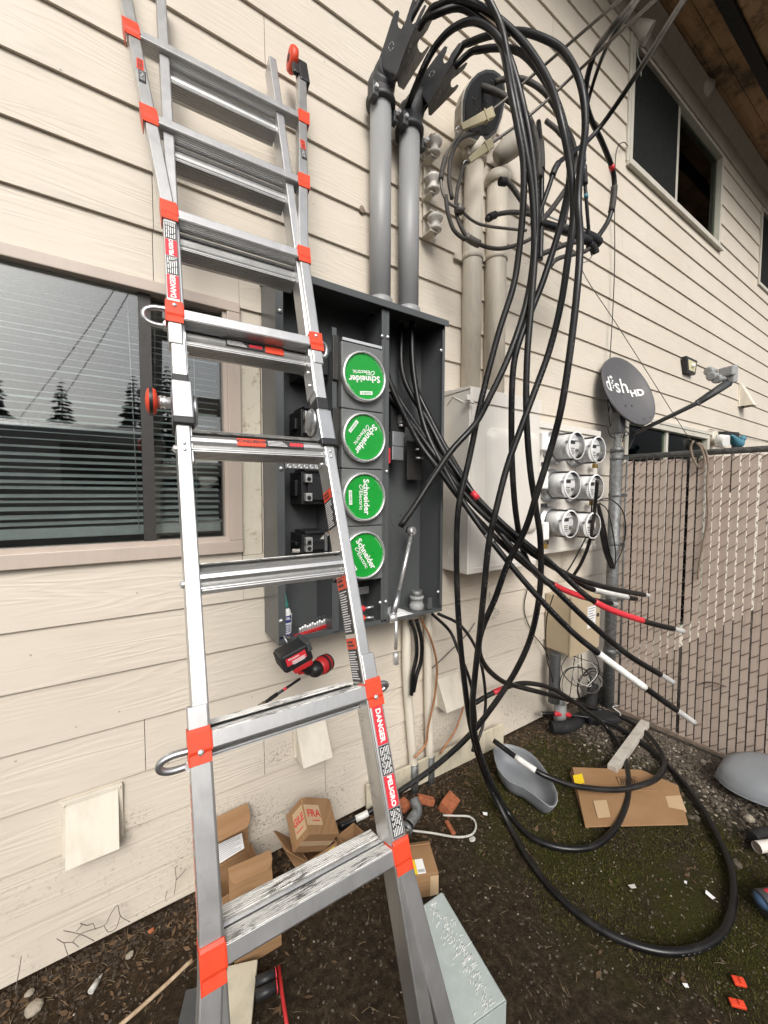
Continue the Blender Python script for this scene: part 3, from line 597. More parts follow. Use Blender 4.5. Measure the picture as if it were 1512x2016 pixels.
def rivet(F, a, s, t=.0086, r=.0055): part('rivet', MB().lathe([(r, 0), (r * .9, .0016), (r * .5, .0028), (0.0004, .003)], F(a, s, t), F(0, 0, 1) - F(0, 0, 0), 10), K['steel'], lad)
rungs = {}
for i, s in ((0, .002), (1, .309)):
    rungs[i] = rung(LM1, s, .157, 'outer'); rung(LM1, s + .004, .156, 'inner', -.040, -.008)
    for g in (-1, 1): cap(LM1, g * FA, s + .004, g)
for i, s in ((2, .607), (3, .912)): rungs[i] = rung(LM1, s, .156, 'inner', .002)
for i, s in enumerate(S4):
    wv = fl(s); rungs[4 + i] = rung(LM2, s, wv - .017, 'outer', 0, 0, -1); rungs[14 + i] = rung(LM2, s - .012, .153, 'inner', -.028, -.034 if i else -.02)
    for g in (-1, 1): cap(LM2, g * wv, s, g, .118 if i > 1 else (.05 if i == 1 else 0))
for g in (-1, 1): rivet(LM1, g * FA, .300); rivet(LM2, g * .175, S4[0] + .012)
# U shaped lock bars
def ubar(F, g, s, ext, w=.034, r=.0062):
    a = g * .186; pts = [F(a, s + w / 2, -.008), F(a + g * ext * .6, s + w / 2, -.012), F(a + g * ext * .92, s + w * .3, -.016), F(a + g * ext, s, -.02), F(a + g * ext * .92, s - w * .3, -.024), F(a + g * ext * .6, s - w / 2, -.026), F(a, s - w / 2, -.026)]
    part('lock_bar', MB().tube(spline(pts, .004), r, 10), K['zinc'], lad); part('lock_nut', MB().cyl(F(a + g * .006, s - w / 2, -.036), F(a + g * .006, s - w / 2, -.014), .008, n=6), K['steel'], lad)
ubar(LM2, -1, S4[0] - .008, .052); ubar(LM2, 1, S4[0] - .010, .028, .036); ubar(LM1, -1, .292, .052, .026); ubar(LM1, 1, .312, .034, .016)
# hinges
for g in (-1, 1):
    F = LM1; a = g * .168
    hb = part('hinge', lbox(MB(), F, a - .021, a + .021, .958 if g < 0 else .93, 1.055 if g < 0 else 1.02, -.056, .008), K['zinc'], lad, bevel=0.004)
    part('hinge_sleeve', lbox(MB(), F, a - .0215, a + .0215, .945 if g < 0 else .915, .962 if g < 0 else .934, -.056, .0085), K['black'], hb, bevel=0.002)
    part('hinge_plate', lbox(MB(), LM2, g * .170 - .015, g * .170 + .015, 1.05 if g < 0 else 1.02, 1.17, -.050, .0), K['alum'], lad, bevel=0.002)
    part('hinge_collar', lbox(MB(), LM2, g * .170 - .0165, g * .170 + .0165, 1.055 if g < 0 else 1.025, 1.072 if g < 0 else 1.06, -.052, .002), K['black'], lad, bevel=0.002)
    part('hinge_disc', MB().lathe([(.036, 0), (.038, .003), (.034, .008), (.012, .010)], LM1(g * .146, 1.0, -.034), -g * LW, 20), K['zinc'], hb)
    for ss in (.90, .885):
        rivet(LM1, g * .170 + .0, ss, .000, .004)
    st = part('hinge_bracket', lbox(MB(), LM1, g * .1545 - .0012, g * .1545 + .0012, .86, .955, -.056, -.006), K['zinc'], lad)
    st = part('hinge_bracket', lbox(MB(), LM2, g * .1545 - .0012, g * .1545 + .0012, 1.08, 1.19, -.056, -.006), K['zinc'], lad)
    for ss in (1.11, 1.15): part('rivet', MB().ball(LM2(g * .152, ss, -.03), .006, 8, 5), K['steel'], lad)
    for ss in (.875, .915): part('rivet', MB().ball(LM1(g * .152, ss, -.03), .006, 8, 5), K['steel'], lad)
    for ss in (.6, .9): part('rivet', MB().ball(LM1(g * .184, ss, -.03), .009, 8, 5), K['steel'], lad)
# hinge lock knob on the outside of the left rail
c0 = LM1(-.190, 1.012, -.026); kd = -LW
part('lock_pin', MB().cyl(c0, c0 + kd * .026, .013, .0125, 14).cyl(c0 + kd * .010, c0 + kd * .014, .0145, n=14).cyl(c0 + kd * .018, c0 + kd * .022, .0145, n=14), K['steel'], lad)
kn = part('lock_knob', MB().lathe([(.008, 0), (.026, .003), (.030, .010), (.028, .018), (.020, .022), (.006, .024)], c0 + kd * .026, kd, 22), K['orange'], lad)
part('knob_grip', MB().lathe([(.0306, 0), (.0308, .004), (.0302, .007)], c0 + kd * .0355, kd, 22, caps=False), K['black'], kn)
# wheel at the upper right rail end
wa = fl(2.33); m = MB(); lbox(m, LM2, wa - .018, wa + .020, 2.30, 2.40, -.030, .008); lbox(m, LM2, wa - .040, wa - .016, 2.315, 2.365, -.006, .010); bk = part('wheel_bracket', m, K['black'], lad, bevel=0.006)
wc = LM2(wa - .030, 2.40, -.008); part('wheel', MB().lathe([(.022, -.014), (.034, -.012), (.038, -.004), (.038, .004), (.034, .012), (.022, .014)], wc, LW2, 24), K['orange'], lad)
part('wheel_hub', MB().cyl(wc - LW2 * .016, wc + LW2 * .016, .012, n=14), K['black'], lad)
# --- stickers and their print
def patch(F, mat, a0, a1, s0, s1, t, host, name='sticker', axis='t'):
    return part(name, lbox(MB(), F, a0, a1, s0, s1, t - .0003, t + .0004), mat, host)
def lines(F, mat, a0, a1, s0, s1, t, host, nrow, vert=True, seed=1, fill=.5):
    r = random.Random(seed); m = MB()
    for i in range(nrow):
        if vert:   # rows across the rail width, run along s
            c = a0 + (a1 - a0) * (i + .5) / nrow; h = (a1 - a0) / nrow * fill / 2; s = s0
            while s < s1:
                L = min(r.uniform(.006, .022), s1 - s); lbox(m, F, c - h, c + h, s, s + L, t + .0005, t + .0009); s += L + r.uniform(.002, .004)
        else:
            c = s0 + (s1 - s0) * (i + .5) / nrow; h = (s1 - s0) / nrow * fill / 2; e = a1 - r.uniform(0, .35) * (a1 - a0)
            lbox(m, F, a0, e, c - h, c + h, t + .0005, t + .0009)
    part('print', m, mat, host)
def rtext(F, body, size, a, s, t, host, mat, up=True, flip=False, name='lettering', along='s', sx=1.0, bold=.0006):
    o = F(a, s, t + .0009); S_ = (F(0, 1, 0) - F(0, 0, 0)); A_ = (F(1, 0, 0) - F(0, 0, 0))
    xd, yd = (S_, -A_) if along == 's' else (A_, S_)
    if flip: xd, yd = -xd, -yd
    part(name, text_mb(body, size, o, xd, yd, bold=bold, sx=sx), mat, host)
# left upper rail front
for a0, s0, s1, mt in ((0, 1.30, 1.362, 'redink'), (0, 1.405, 1.455, 'redink')): pass
t = .0032; pr = patch(LM2, K['redtape'], -.188, -.162, 1.270, 1.336, t, upL); rtext(LM2, 'DANGER', .016, -.175, 1.303, t, pr, K['white'])
pb = patch(LM2, K['ink'], -.187, -.163, 1.338, 1.390, t, upL); lines(LM2, K['white'], -.186, -.164, 1.340, 1.388, t, pb, 5, seed=3)
pr = patch(LM2, K['redtape'], -.188, -.162, 1.392, 1.440, t, upL); rtext(LM2, 'PELIGRO', .0125, -.175, 1.416, t, pr, K['white'])
pb = patch(LM2, K['ink'], -.187, -.163, 1.442, 1.492, t, upL); lines(LM2, K['white'], -.186, -.164, 1.444, 1.490, t, pb, 5, seed=4)
for sg, sv in ((-1, 1.94), (1, 1.93)):
    c_ = sg * fl(sv + .03); p_ = patch(LM2, K['orange'], c_ - .008, c_ + .008, sv + .036, sv + .075, t, upR if sg > 0 else upL); lines(LM2, K['ink'], c_ - .006, c_ + .006, sv + .04, sv + .072, t, p_, 3, seed=5)
    c_ = sg * fl(sv); p_ = patch(LM2, K['ink'], c_ - .008, c_ + .009, sv - .01, sv + .034, t, upR if sg > 0 else upL); lines(LM2, K['white'], c_ - .006, c_ + .006, sv, sv + .03, t, p_, 4, seed=6, fill=.3)
# right lower rail front
pr = patch(LM1, K['redtape'], .163, .188, .205, .285, .0032, lowR); rtext(LM1, 'DANGER', .0165, .1755, .243, .0032, pr, K['white'], flip=True)
pb = patch(LM1, K['ink'], .163, .188, .148, .203, .0032, lowR); lines(LM1, K['white'], .164, .187, .150, .201, .0032, pb, 6, seed=8, fill=.4)
pr = patch(LM1, K['redtape'], .163, .188, .088, .146, .0032, lowR); rtext(LM1, 'PELIGRO', .0145, .1755, .117, .0032, pr, K['white'], flip=True)
pb = patch(LM1, K['ink'], .163, .188, .036, .086, .0032, lowR); lines(LM1, K['white'], .164, .187, .038, .084, .0032, pb, 6, seed=9, fill=.4)
# warning strips on the inward side of the right rails
LS1 = lambda a, s, t: LO + LN * a + LD * s - LW * t            # a along depth, t away from the inner face
def side(face, s0, s1, host, kind, seed):
    t_ = -face; F = lambda a, s, t: LO + LN * a + LD * s + LW * (face - t)
    p_ = part('sticker', lbox(MB(), F, -.056, -.008, s0, s1, .0003, .0009), K['ink'], host)
    h_ = min(.03, (s1 - s0) * .25); p2 = part('sticker', lbox(MB(), F, -.0565, -.0075, s1 - h_, s1 + .0005, .0005, .0012), K['orange'], host)
    lines(F, K['ink'], -.05, -.014, s1 - h_ + .004, s1 - .004, .0009, p2, 2, False, seed, .5)
    lines(F, K['paper'], -.053, -.011, s0 + .004, s1 - h_ - .004, .0006, p_, int((s1 - s0) / .0075), False, seed, .42)
side(.1558, .70, .80, inR, 0, 11); side(.1558, .44, .575, inR, 0, 12); side(.1558, .335, .430, inR, 0, 13)
F2 = lambda a, s, t: LO + LN * a + LD * s + LW * (.1575 - t)
p_ = part('sticker', lbox(MB(), F2, -.060, -.026, .02, .285, .0003, .0009), K['ink'], lowR); lines(F2, K['paper'], -.058, -.028, .10, .27, .0006, p_, 24, False, 21, .35)
p2 = part('sticker', lbox(MB(), F2, -.0605, -.0255, .27, .2855, .0005, .0012), K['redtape'], lowR)
# stickers on the rungs' round noses
def rstick(F, s, host, a0, flip, dt, word):
    o_, k_ = (a0, a0 + .065) if not flip else (a0 + .10, a0 + .150)
    p_ = part('sticker', lbox(MB(), F, o_, k_, s - .010, s + .010, dt - .004, dt + .0012), K['orange'], host, bevel=.0012)
    if word: 
        S_ = F(0, 1, 0) - F(0, 0, 0); A_ = F(1, 0, 0) - F(0, 0, 0); part('lettering', text_mb(word, .0105, F((o_ + k_) / 2, s + .003, dt + .0016), -A_, -S_, bold=.0004), K['ink'], p_)
    o2, k2 = (k_ + .001, k_ + .095) if not flip else (a0, a0 + .099)
    p_ = part('sticker', lbox(MB(), F, o2, k2, s - .009, s + .009, dt - .004, dt + .0010), K['ink'], host, bevel=.0012)
    lines(F, K['paper'], o2 + .004, o2 + .052, s - .007, s + .007, dt + .0008, p_, 4, False, 31, .4)
    m = MB(); 
    for i in range(4): c_ = F(o2 + .062 + i * .0085, s, dt + .0014); m.lathe([(.0052, 0), (.0052, .0004)], c_, F(0, 0, 1) - F(0, 0, 0), 12)
    part('print', m, K['redtape'], p_)
rstick(LM1, .912, rungs[3], -.06, False, -.0025, 'ADVERTENCIA'); rstick(LM2, S4[0] - .032, rungs[14], -.06, True, -.0325, None)
# faded red lettering along the outer side of the left rails
FL_ = lambda a, s, t: LO - LW * (.1921 + t) + LD * s + LN * a
FU_ = lambda a, s, t: LH + LW2 * (-.1901 - .118 * max(0, s - 1.53) - t) + LD2 * (s - HS) + LN2 * a
m = MB(); r = random.Random(5); s = -.2
while s < .24: L = r.uniform(.012, .03); lbox(m, FL_, -.026, -.004 - r.uniform(0, .006), s, s + L, .0002, .0006); s += L + r.uniform(.004, .010)
part('faded_lettering', m, plain('faded_red', (0.62, 0.26, 0.20), .7, 0, .3, 60), lowL)
# ================================================================ METER CABINET (open, on the wall)
CX0, CX1, CK, CZ0, CZ1 = 0.418, 1.168, 0.190, 0.895, 2.185
cab = thing('meter_cabinet', 'open grey steel meter cabinet with four green discs on the wall', 'cabinet', (0.79, -0.02, CZ0))
TH = 0.004; YW = -0.024
m = MB(); m.b(CX0, CX0 + TH, -CK, YW, CZ0, CZ1).b(CX1 - TH, CX1, -CK, YW, CZ0, CZ1).b(CX0 + TH, CX1 - TH, -CK + .001, YW, CZ0, CZ0 + TH)
part('side_wall', m, K['panel'], cab)
part('back_plate', MB().b(CX0 + TH, CX1 - TH, YW - .004, YW, CZ0 + TH, CZ1 - .002), K['panel'], cab)
part('rain_hood', MB().prism([(CX0 - .006, YW, CZ1), (CX0 - .006, -CK - .018, CZ1 - .010), (CX0 - .006, -CK - .018, CZ1 - .036), (CX0 - .006, -CK - .012, CZ1 - .036), (CX0 - .006, -CK - .012, CZ1 - .016), (CX0 - .006, YW, CZ1 - .006)], (CX1 - CX0 + .012, 0, 0)), K['panel'], cab, bevel=0.0015)
DX = 0.853
fl_ = MB(); 
fl_.b(CX0 + TH, CX0 + .026, -CK, -CK + .003, CZ0 + .03, CZ1 - .038).b(CX1 - .014, CX1 - TH, -CK, -CK + .003, CZ0 + .03, CZ1 - .045)
fl_.b(CX0 + TH, .625, -CK, -CK + .003, CZ0 + TH, CZ0 + .022).b(.70, DX - .012, -CK, -CK + .003, CZ0 + TH, CZ0 + .018).b(DX + .012, CX1 - TH, -CK, -CK + .003, CZ0 + TH, CZ0 + .014)
part('front_flange', fl_, K['panel'], cab)
part('divider', MB().b(DX - .0145, DX - .0005, -CK - .001, -CK + .002, CZ0 + .016, CZ1 - .04).b(DX + .0005, DX + .020, -CK - .001, -CK + .002, CZ0 + .016, CZ1 - .04).b(DX - .003, DX + .0004, -CK + .002, YW - .004, CZ0 + TH, CZ1 - .03), K['panel'], cab)
part('divider', MB().b(.622, .650, -CK - .001, -CK + .002, CZ0 + .01, 1.09).b(.63, .633, -CK + .003, YW - .004, CZ0 + TH, 1.95), K['panel'], cab)
def cscrew(x, z, y=-CK - .002, r=.0075): part('screw', MB().lathe([(r, 0), (r * .95, .003), (r * .6, .006), (.0005, .007)], (x, y, z), (0, -1, 0), 12), K['steel'], cab)
for px, py in ((551, 612), (553, 922), (553, 1222), (752, 662), (763, 664), (761, 928), (748, 1186), (759, 1184), (868, 690), (862, 1165)): q_ = P(px, py, CK + .002); cscrew(q_.x, q_.z)
# meter modules
MX0, MX1 = 0.657, 0.838; MZ = [1.985, 1.741, 1.519, 1.300, 1.085]; DCX = (0.7435, 0.7435, 0.7435, 0.7435); rots = [187, 232, -88, -58]
for i in range(4):
    z1, z0 = MZ[i] - .0012, MZ[i + 1] + .0012; cz = [1.863, 1.637, 1.413, 1.190][i]
    mod = part('meter_cover', MB().b(MX0, MX1, -CK - .012, -CK + .03, z0, z1), K['panell'], cab, bevel=0.004)
    R_ = 0.090; cy = -CK - .012
    part('sealing_ring', MB().lathe([(R_ + .001, 0), (R_ + .004, .010), (R_ + .003, .024), (R_ - .002, .027), (R_ - .006, .025), (R_ - .006, .012)], (DCX[i], cy, cz), (0, -1, 0), 48, caps=False), K['steel'], mod)
    dsc = part('sticker_disc', MB().cyl((DCX[i], cy, cz), (DCX[i], cy - .019, cz), R_ - .007, n=48, sm=False), K['green'], mod)
    part('ring_latch', MB().b(-.008, .008, -.012, .0, -.012, .012), K['steel'], mod) if False else None
    a = rad(rots[i]); xd = V((math.cos(a), 0, math.sin(a))); yd = V((-math.sin(a), 0, math.cos(a))); c_ = V((DCX[i], cy - .0195, cz))
    part('lettering', text_mb('Schneider', .034, c_ + yd * .008, xd, yd, bold=.0010), K['white'], mod); part('lettering', text_mb('Electric', .0215, c_ - yd * .016 + xd * .012, xd, yd, bold=.0003, sx=1.15), K['white'], mod)
    part('emblem', MB().tube([c_ - yd * .013 - xd * .036 + xd * .009 * math.cos(u) + yd * .0075 * math.sin(u + .5) for u in [j * 2 * math.pi / 16 for j in range(17)]], .0016, 6), K['white'], mod)
    lb = part('sticker', MB().ob(c_ - yd * .060 * (1 if i in (1, 2, 3) else -1) * (1 if i != 0 else 1), xd * .027, yd * .0065, V((0, .0004, 0))), K['white'], mod); sg = -1 if i else 1
    part('lettering', text_mb('SQUARE D', .0092, c_ + yd * .060 * sg + V((0, -.0006, 0)), xd, yd, bold=.0002), K['green'], mod)
    part('lettering', MB().tube([c_ + V((math.cos(u) * .0785, 0, math.sin(u) * .0785)) for u in [.3 + j * .05 for j in range(14)]], .0006, 4).tube([c_ + V((math.cos(u) * .0785, 0, math.sin(u) * .0785)) for u in [3.6 + j * .05 for j in range(12)]], .0006, 4), K['white'], mod)
part('module_rail', MB().b(MX0 + .004, MX1 - .006, -CK - .013, -CK - .004, MZ[0] + .002, MZ[0] + .012), K['steel'], cab)
part('module_rail', MB().b(MX0 - .030, MX0 - .012, -CK + .004, -CK + .010, 1.10, 2.03), K['panel'], cab)
for z0, z1 in ((1.84, 2.00), (1.60, 1.74), (1.36, 1.51), (1.14, 1.28)): part('breaker_bracket', MB().b(MX0 - .032, MX0 - .008, -CK - .006, -CK + .004, z0, z1), K['darkframe'], cab, bevel=0.002)
# breakers with lugs in the left bay
def breaker(x0, x1, z0, z1, lugs=True):
    b_ = part('breaker', MB().b(x0, x1, -.150, -.03, z0, z1).b(x0 + .02, x1, -.165, -.150, z0 + .015, z1 - .02).b(x0 - .012, x0, -.12, -.06, z0 + .03, z1 - .03).b(x0 + .01, x1 - .01, -.16, -.05, z1, z1 + .012), K['black'], cab, bevel=0.003)
    if lugs:
        for z in (z0 + .012, z1 - .04):
            l_ = part('lug', MB().b(x0 + .008, x0 + .034, -.172, -.150, z, z + .030), K['steel'], b_, bevel=.002); part('lug_hole', MB().cyl((x0 + .021, -.1725, z + .012), (x0 + .021, -.1730, z + .012), .008, n=12), K['blackm'], l_)
        part('breaker_strip', MB().b(x1 - .02, x1 - .010, -.172, -.165, z0 + .01, z1 + .005), K['zinc'], b_)
for z0, z1 in ((1.845, 1.965), (1.63, 1.73), (1.385, 1.505), (1.20, 1.275)): breaker(.520, .622, z0, z1, z0 < 1.7)
q0, q1 = P(560, 912, .15), P(628, 925, .15)
nb = part('neutral_bar', MB().b(q0.x, q1.x + .01, -.16, -.145, q1.z, q0.z), K['zinc'], cab, bevel=.001)
for i in range(7): part('lug_screw', MB().lathe([(.0085, 0), (.0085, .002), (.005, .002), (.005, .0005)], (q0.x + .014 + i * .021, -.160, (q0.z + q1.z) / 2), (0, -1, 0), 10), K['steel'], nb)
part('insulated_wire', MB().tube(spline([P(575, 1085, .12), P(600, 1083, .13), P(628, 1068, .15), P(645, 1050, .16)], .01), .008, 10), K['rope'], cab)
part('bare_wire', MB().tube(spline([P(645, 1050, .16), P(660, 1038, .16), P(668, 1030, .15)], .01), .006, 8), K['copper'], cab)
# right bay fittings
for px, py, w_ in ((768, 763, .020), (796, 825, .020)): 
    q_ = P(px, py, .13); l_ = part('lug', MB().b(q_.x - w_, q_.x + w_ * .6, -.135, -.09, q_.z - .018, q_.z + .018), K['steel'], cab, bevel=.002); part('lug_hole', MB().cyl((q_.x - .003, -.1355, q_.z), (q_.x - .003, -.136, q_.z), .010, n=12), K['brass'], l_)
q0, q1 = P(768, 780, .10), P(790, 852, .10); part('bus_block', MB().b(q0.x, q1.x + .015, -.11, -.03, q1.z, q0.z), K['blackm'], cab, bevel=.003)
q0, q1 = P(768, 850, .12), P(790, 880, .12); part('bus_lug', MB().b(q0.x, q1.x, -.14, -.08, q1.z, q0.z).b(q0.x - .005, q1.x - .005, -.145, -.08, q1.z - .06, q1.z - .003), K['zinc'], cab, bevel=.002)
for px, py in ((793, 838), (790, 858), (825, 885), (826, 902)): q_ = P(px, py, .12); part('bolt', MB().cyl((q_.x - .02, -.12, q_.z), (q_.x + .012, -.13, q_.z), .006, n=8), K['steel'], cab)
q0, q1 = P(800, 868, .09), P(822, 945, .09); part('insulator_plate', MB().b(q0.x, q1.x + .02, -.10, -.092, q1.z, q0.z), K['darkframe'], cab, bevel=.002)
q0, q1 = P(762, 882, .14), P(767, 912, .14); part('tag', MB().b(q0.x, q1.x, -.145, -.14, q1.z, q0.z), K['redtape'], cab)
q_ = P(716, 1160, .12); part('neutral_lug', MB().b(q_.x - .04, q_.x + .02, -.13, -.10, q_.z - .018, q_.z + .012), K['zinc'], cab, bevel=.002)
q_ = P(845, 1185, .17); part('latch_tab', MB().b(q_.x - .012, q_.x + .012, -.176, -.172, q_.z - .03, q_.z + .02), K['panel'], cab)
# knockout circles
for x, z, y in ((.52, 1.03, YW - .0045), (1.03, 1.30, YW - .0045)): part('knockout', MB().tube([(x + .032 * math.cos(u), y, z + .032 * math.sin(u)) for u in [j * 2 * math.pi / 32 for j in range(33)]], .0012, 5), K['panel'], cab)
# ================================================================ NEW GREY CONDUITS WITH OPEN ENTRANCE HEADS
c4 = lambda X, Y: (740 + X / 5.815, Y / 5.815)
def riser(px0, px1, pytop, ybot, label, ringpx, A, B, ridge, kn, ears):
    k = .085; a = P(px0, ybot, k); b = P(px1, ybot, k); r = (b.x - a.x) / 2 * .88; cx = (a.x + b.x) / 2; zt = P((px0 + px1) / 2, pytop, k + r * .6).z + .02
    t = thing('conduit_riser', label, 'conduit', (cx, -k, CZ1))
    part('pipe', MB().cyl((cx, -k, CZ1 - .01), (cx, -k, zt), r, n=32), K['pvc'], t)
    part('coupling', MB().lathe([(r + .004, .012), (r + .008, .014), (r + .008, .05), (r + .001, .056)], (cx, -k, CZ1), (0, 0, 1), 32), K['pvc'], t)
    part('hub', MB().lathe([(r + .016, -.004), (r + .016, .012), (r + .006, .014)], (cx, -k, CZ1), (0, 0, 1), 32), K['steel'], t)
    rc = r + .010
    hd = part('entrance_head', MB().lathe([(r + .002, 0), (rc + .006, .002), (rc + .007, .018), (rc, .026), (rc, .085), (r, .11)], (cx, -k, zt - .03), (0, 0, 1), 32), K['wh'], t)
    nk = P(*c4((ridge[0][0] * .6 + A[0][0] * .4), (ridge[0][1] * .6 + A[0][1] * .4) - 30), k=kn[0] * .75); part('neck', MB().tube(spline([V((cx, -k, zt + .03)), V((cx, -k - .012, zt + .07)) * .5 + nk * .5, nk], .01), .04, 16, radii=[.056, .054, .052, .05, .048, .046, .044, .04, .036, .03, .025, .02] + [.02] * 40), K['wh'], hd)
    for g in (-1, 1):
        part('clamp_ear', MB().b(cx + g * rc - .012, cx + g * rc + .014, -k - .05, -k - .01, zt - .05, zt + .004) if g < 0 else MB().b(cx + g * rc - .010, cx + g * rc + .010, -k - .035, -k - .005, zt - .085, zt - .04), K['wh'], hd, bevel=.003)
        part('clamp_bolt', MB().cyl((cx + g * rc, -k - .06, zt - .02 if g < 0 else zt - .06), (cx + g * rc, -k - .03, zt - .02 if g < 0 else zt - .06), .008, n=6), K['steel'], hd)
    # the two slotted plates of the head meet on a ridge
    r0 = P(*c4(*ridge[0]), k=kn[0]); r1 = P(*c4(*ridge[1]), k=kn[1])
    fa = PLANE(r0, r1, P(*c4(*A[0]), k=kn[2])); fb = PLANE(r0, r1, P(*c4(*B[0]), k=kn[3]))
    for f_, poly in ((fa, A), (fb, B)):
        pts = [f_(*c4(*q_)) for q_ in poly]; nrm = (pts[1] - pts[0]).cross(pts[2] - pts[0])
        back = V((0.05, 1, -0.1)).normalized() * .007
        o_ = part('slotted_plate', MB().prism(pts, back), K['wh'], hd, bevel=.0018)
    for f_, cs in ((fa, ears[0]), (fb, ears[1])):
        for q_ in cs:
            c_ = f_(*c4(*q_)); u_ = (f_(*c4(q_[0] + 10, q_[1])) - c_).normalized(); w_ = (f_(*c4(q_[0], q_[1] - 10)) - c_); w_ = (w_ - u_ * w_.dot(u_)).normalized(); nn = V((0, -1, 0)) * .0006
            m = MB()
            for j in range(6): m.tube([c_ + nn + (u_ * math.cos(x) + w_ * math.sin(x)) * .0115 for x in [(j + .1 + .16 * i) * math.pi / 3 for i in range(5)]], .0007, 5)
            part('knockout_ring', m, K['face'], hd)
    return cx, r, zt, k
A1 = [(20, 725), (90, 520), (190, 205), (220, 125), (250, 112), (272, 140), (262, 210), (250, 265), (262, 310), (290, 328), (325, 295), (370, 150), (410, 30), (440, -60), (465, -55), (455, 20), (410, 190), (405, 240), (425, 272), (455, 250), (520, 110), (560, 48), (582, 62), (560, 120), (500, 240), (455, 300), (440, 330), (340, 560), (240, 850), (140, 800)]
B1 = [(265, 975), (240, 850), (340, 560), (440, 330), (470, 320), (488, 355), (508, 362), (540, 330), (600, 240), (636, 205), (645, 235), (600, 330), (550, 400), (505, 440), (482, 490), (482, 540), (505, 590), (530, 600), (560, 570), (600, 522), (618, 540), (560, 640), (460, 800), (330, 1015)]
A2 = [(465, 960), (540, 850), (690, 645), (790, 522), (822, 535), (810, 590), (775, 665), (775, 705), (790, 722), (820, 705), (870, 600), (950, 490), (985, 478), (990, 500), (940, 600), (890, 680), (880, 730), (800, 850), (700, 1010), (605, 1185), (520, 1060)]
B2 = [(612, 1300), (605, 1185), (700, 1010), (800, 850), (880, 745), (905, 770), (915, 800), (960, 770), (1030, 712), (1052, 722), (1020, 780), (940, 850), (880, 895), (858, 945), (862, 990), (890, 998), (930, 962), (950, 975), (930, 1015), (820, 1130), (640, 1312)]
h1 = riser(728, 768, 190, 560, 'left new grey conduit with slotted black head above the meter cabinet', None, A1, B1, ((240, 850), (440, 330)), (.20, .29, .13, .145), ([(175, 530)], [(385, 560), (375, 740)]))
h2 = riser(785, 822, 245, 590, 'right new grey conduit with slotted black head above the meter cabinet', None, A2, B2, ((605, 1185), (880, 740)), (.19, .27, .13, .14), ([(640, 845)], [(720, 1085)]))
# ================================================================ OLD PAINTED CONDUITS
def old_riser(px0, px1, pyt, label):
    k = .06; a = P(px0, 500, k); b = P(px1, 500, k); r = (b.x - a.x) / 2 * .76; cx = (a.x + b.x) / 2; zt = P((px0 + px1) / 2, pyt, k + r * .7).z
    t = thing('old_conduit', label, 'conduit', (cx, -k, 1.9)); part('pipe', MB().cyl((cx, -k, 1.93), (cx, -k, zt), r, n=28), K['bpipe'], t)
    z_ = P((px0 + px1) / 2, 492, k + r).z
    part('strap', MB().lathe([(r + .002, -.014), (r + .005, -.012), (r + .005, .012), (r + .002, .014)], (cx, -k, z_), (0, 0, 1), 28, caps=False).b(cx - r - .045, cx - r + .002, -.034, -.026, z_ - .014, z_ + .012), K['bpipe'], t)
    return t, cx, r, zt, k
t3, cx3, r3, zt3, k3 = old_riser(912, 948, 292, 'older beige conduit with dark oval weather head')
c3 = lambda X, Y: (700 + X / 2.749, Y / 2.749)
fo = PLANE(P(930, 262, .13), P(955, 140, .17), P(995, 190, .10))
ov = [(575, 700), (572, 620), (575, 540), (590, 480), (620, 425), (660, 385), (705, 365), (750, 368), (785, 392), (808, 430), (815, 480), (812, 560), (795, 640), (765, 725), (720, 765), (660, 770), (610, 750)]
cen = c3(690, 570)
def ovs(f, s_, off=0.0): return [f(cen[0] + (c3(*q_)[0] - cen[0]) * s_, cen[1] + (c3(*q_)[1] - cen[1]) * s_, off) for q_ in ov]
nb_ = V((0.12, 1, -0.1)).normalized()
hd = part('weather_head', MB().prism(ovs(fo, 1.0), nb_ * .055), K['bpipe'], t3, bevel=.006)
part('head_rim', MB().prism([p - nb_ * .002 for p in ovs(fo, .95)], nb_ * .012), K['dishd'], hd, bevel=.003)
fp = part('face_plate', MB().prism([p - nb_ * .006 for p in ovs(fo, .84)], nb_ * .008), K['blackm'], hd, bevel=.002)
for X, Y, rr in ((635, 535, 14), (700, 545, 16), (690, 470, 20), (660, 600, 18), (755, 500, 16), (735, 440, 14)):
    c_ = fo(*c3(X, Y)) - nb_ * .0065; m = MB().lathe([(rr / 2200 + .002, 0), (rr / 2200 + .005, .002), (rr / 2200 + .002, .003)], c_, -nb_, 16, caps=False); part('cable_bushing', m, K['wh'], hd)
part('hub', MB().lathe([(r3 + .002, -.03), (r3 + .014, -.028), (r3 + .014, .02), (r3 + .006, .06), (.03, .10)], (cx3, -k3, zt3 + .0), (0, 0, 1), 24).b(cx3 - r3 - .03, cx3 - r3, -k3 - .03, -k3 + .0, zt3 - .03, zt3), K['bpipe'], hd)
t4, cx4, r4, zt4, k4 = old_riser(958, 995, 325, 'older beige conduit with round beige weather head behind the cables')
p0 = V((cx4, -k4, zt4 - .01)); p1 = P(1000, 300, .10); p2 = P(1040, 262, .16); p3 = P(1075, 232, .21)
hd4 = part('weather_head', MB().tube(spline([p0, p1, p2, p3], .01), .05, 20, radii=None), K['bpipe'], t4)
m = MB(); sp = spline([p0, p1, p2, p3], .012); L_ = len(sp); hd4.data.clear_geometry() if False else None
bpy.data.objects.remove(hd4)
hd4 = part('weather_head', m.lathe([(.02, -.03), (.038, -.02), (.050, .02), (.056, .07), (.058, .11), (.052, .15), (.044, .165)], P(985, 306, .08), P(1072, 232, .21) - P(985, 306, .08), 24), K['frieze'], t4)
dr = (P(1072, 232, .21) - P(985, 306, .08)).normalized(); part('face_plate', MB().lathe([(.044, .160), (.042, .172), (.02, .175)], P(985, 306, .08), dr, 22), K['blackm'], hd4)
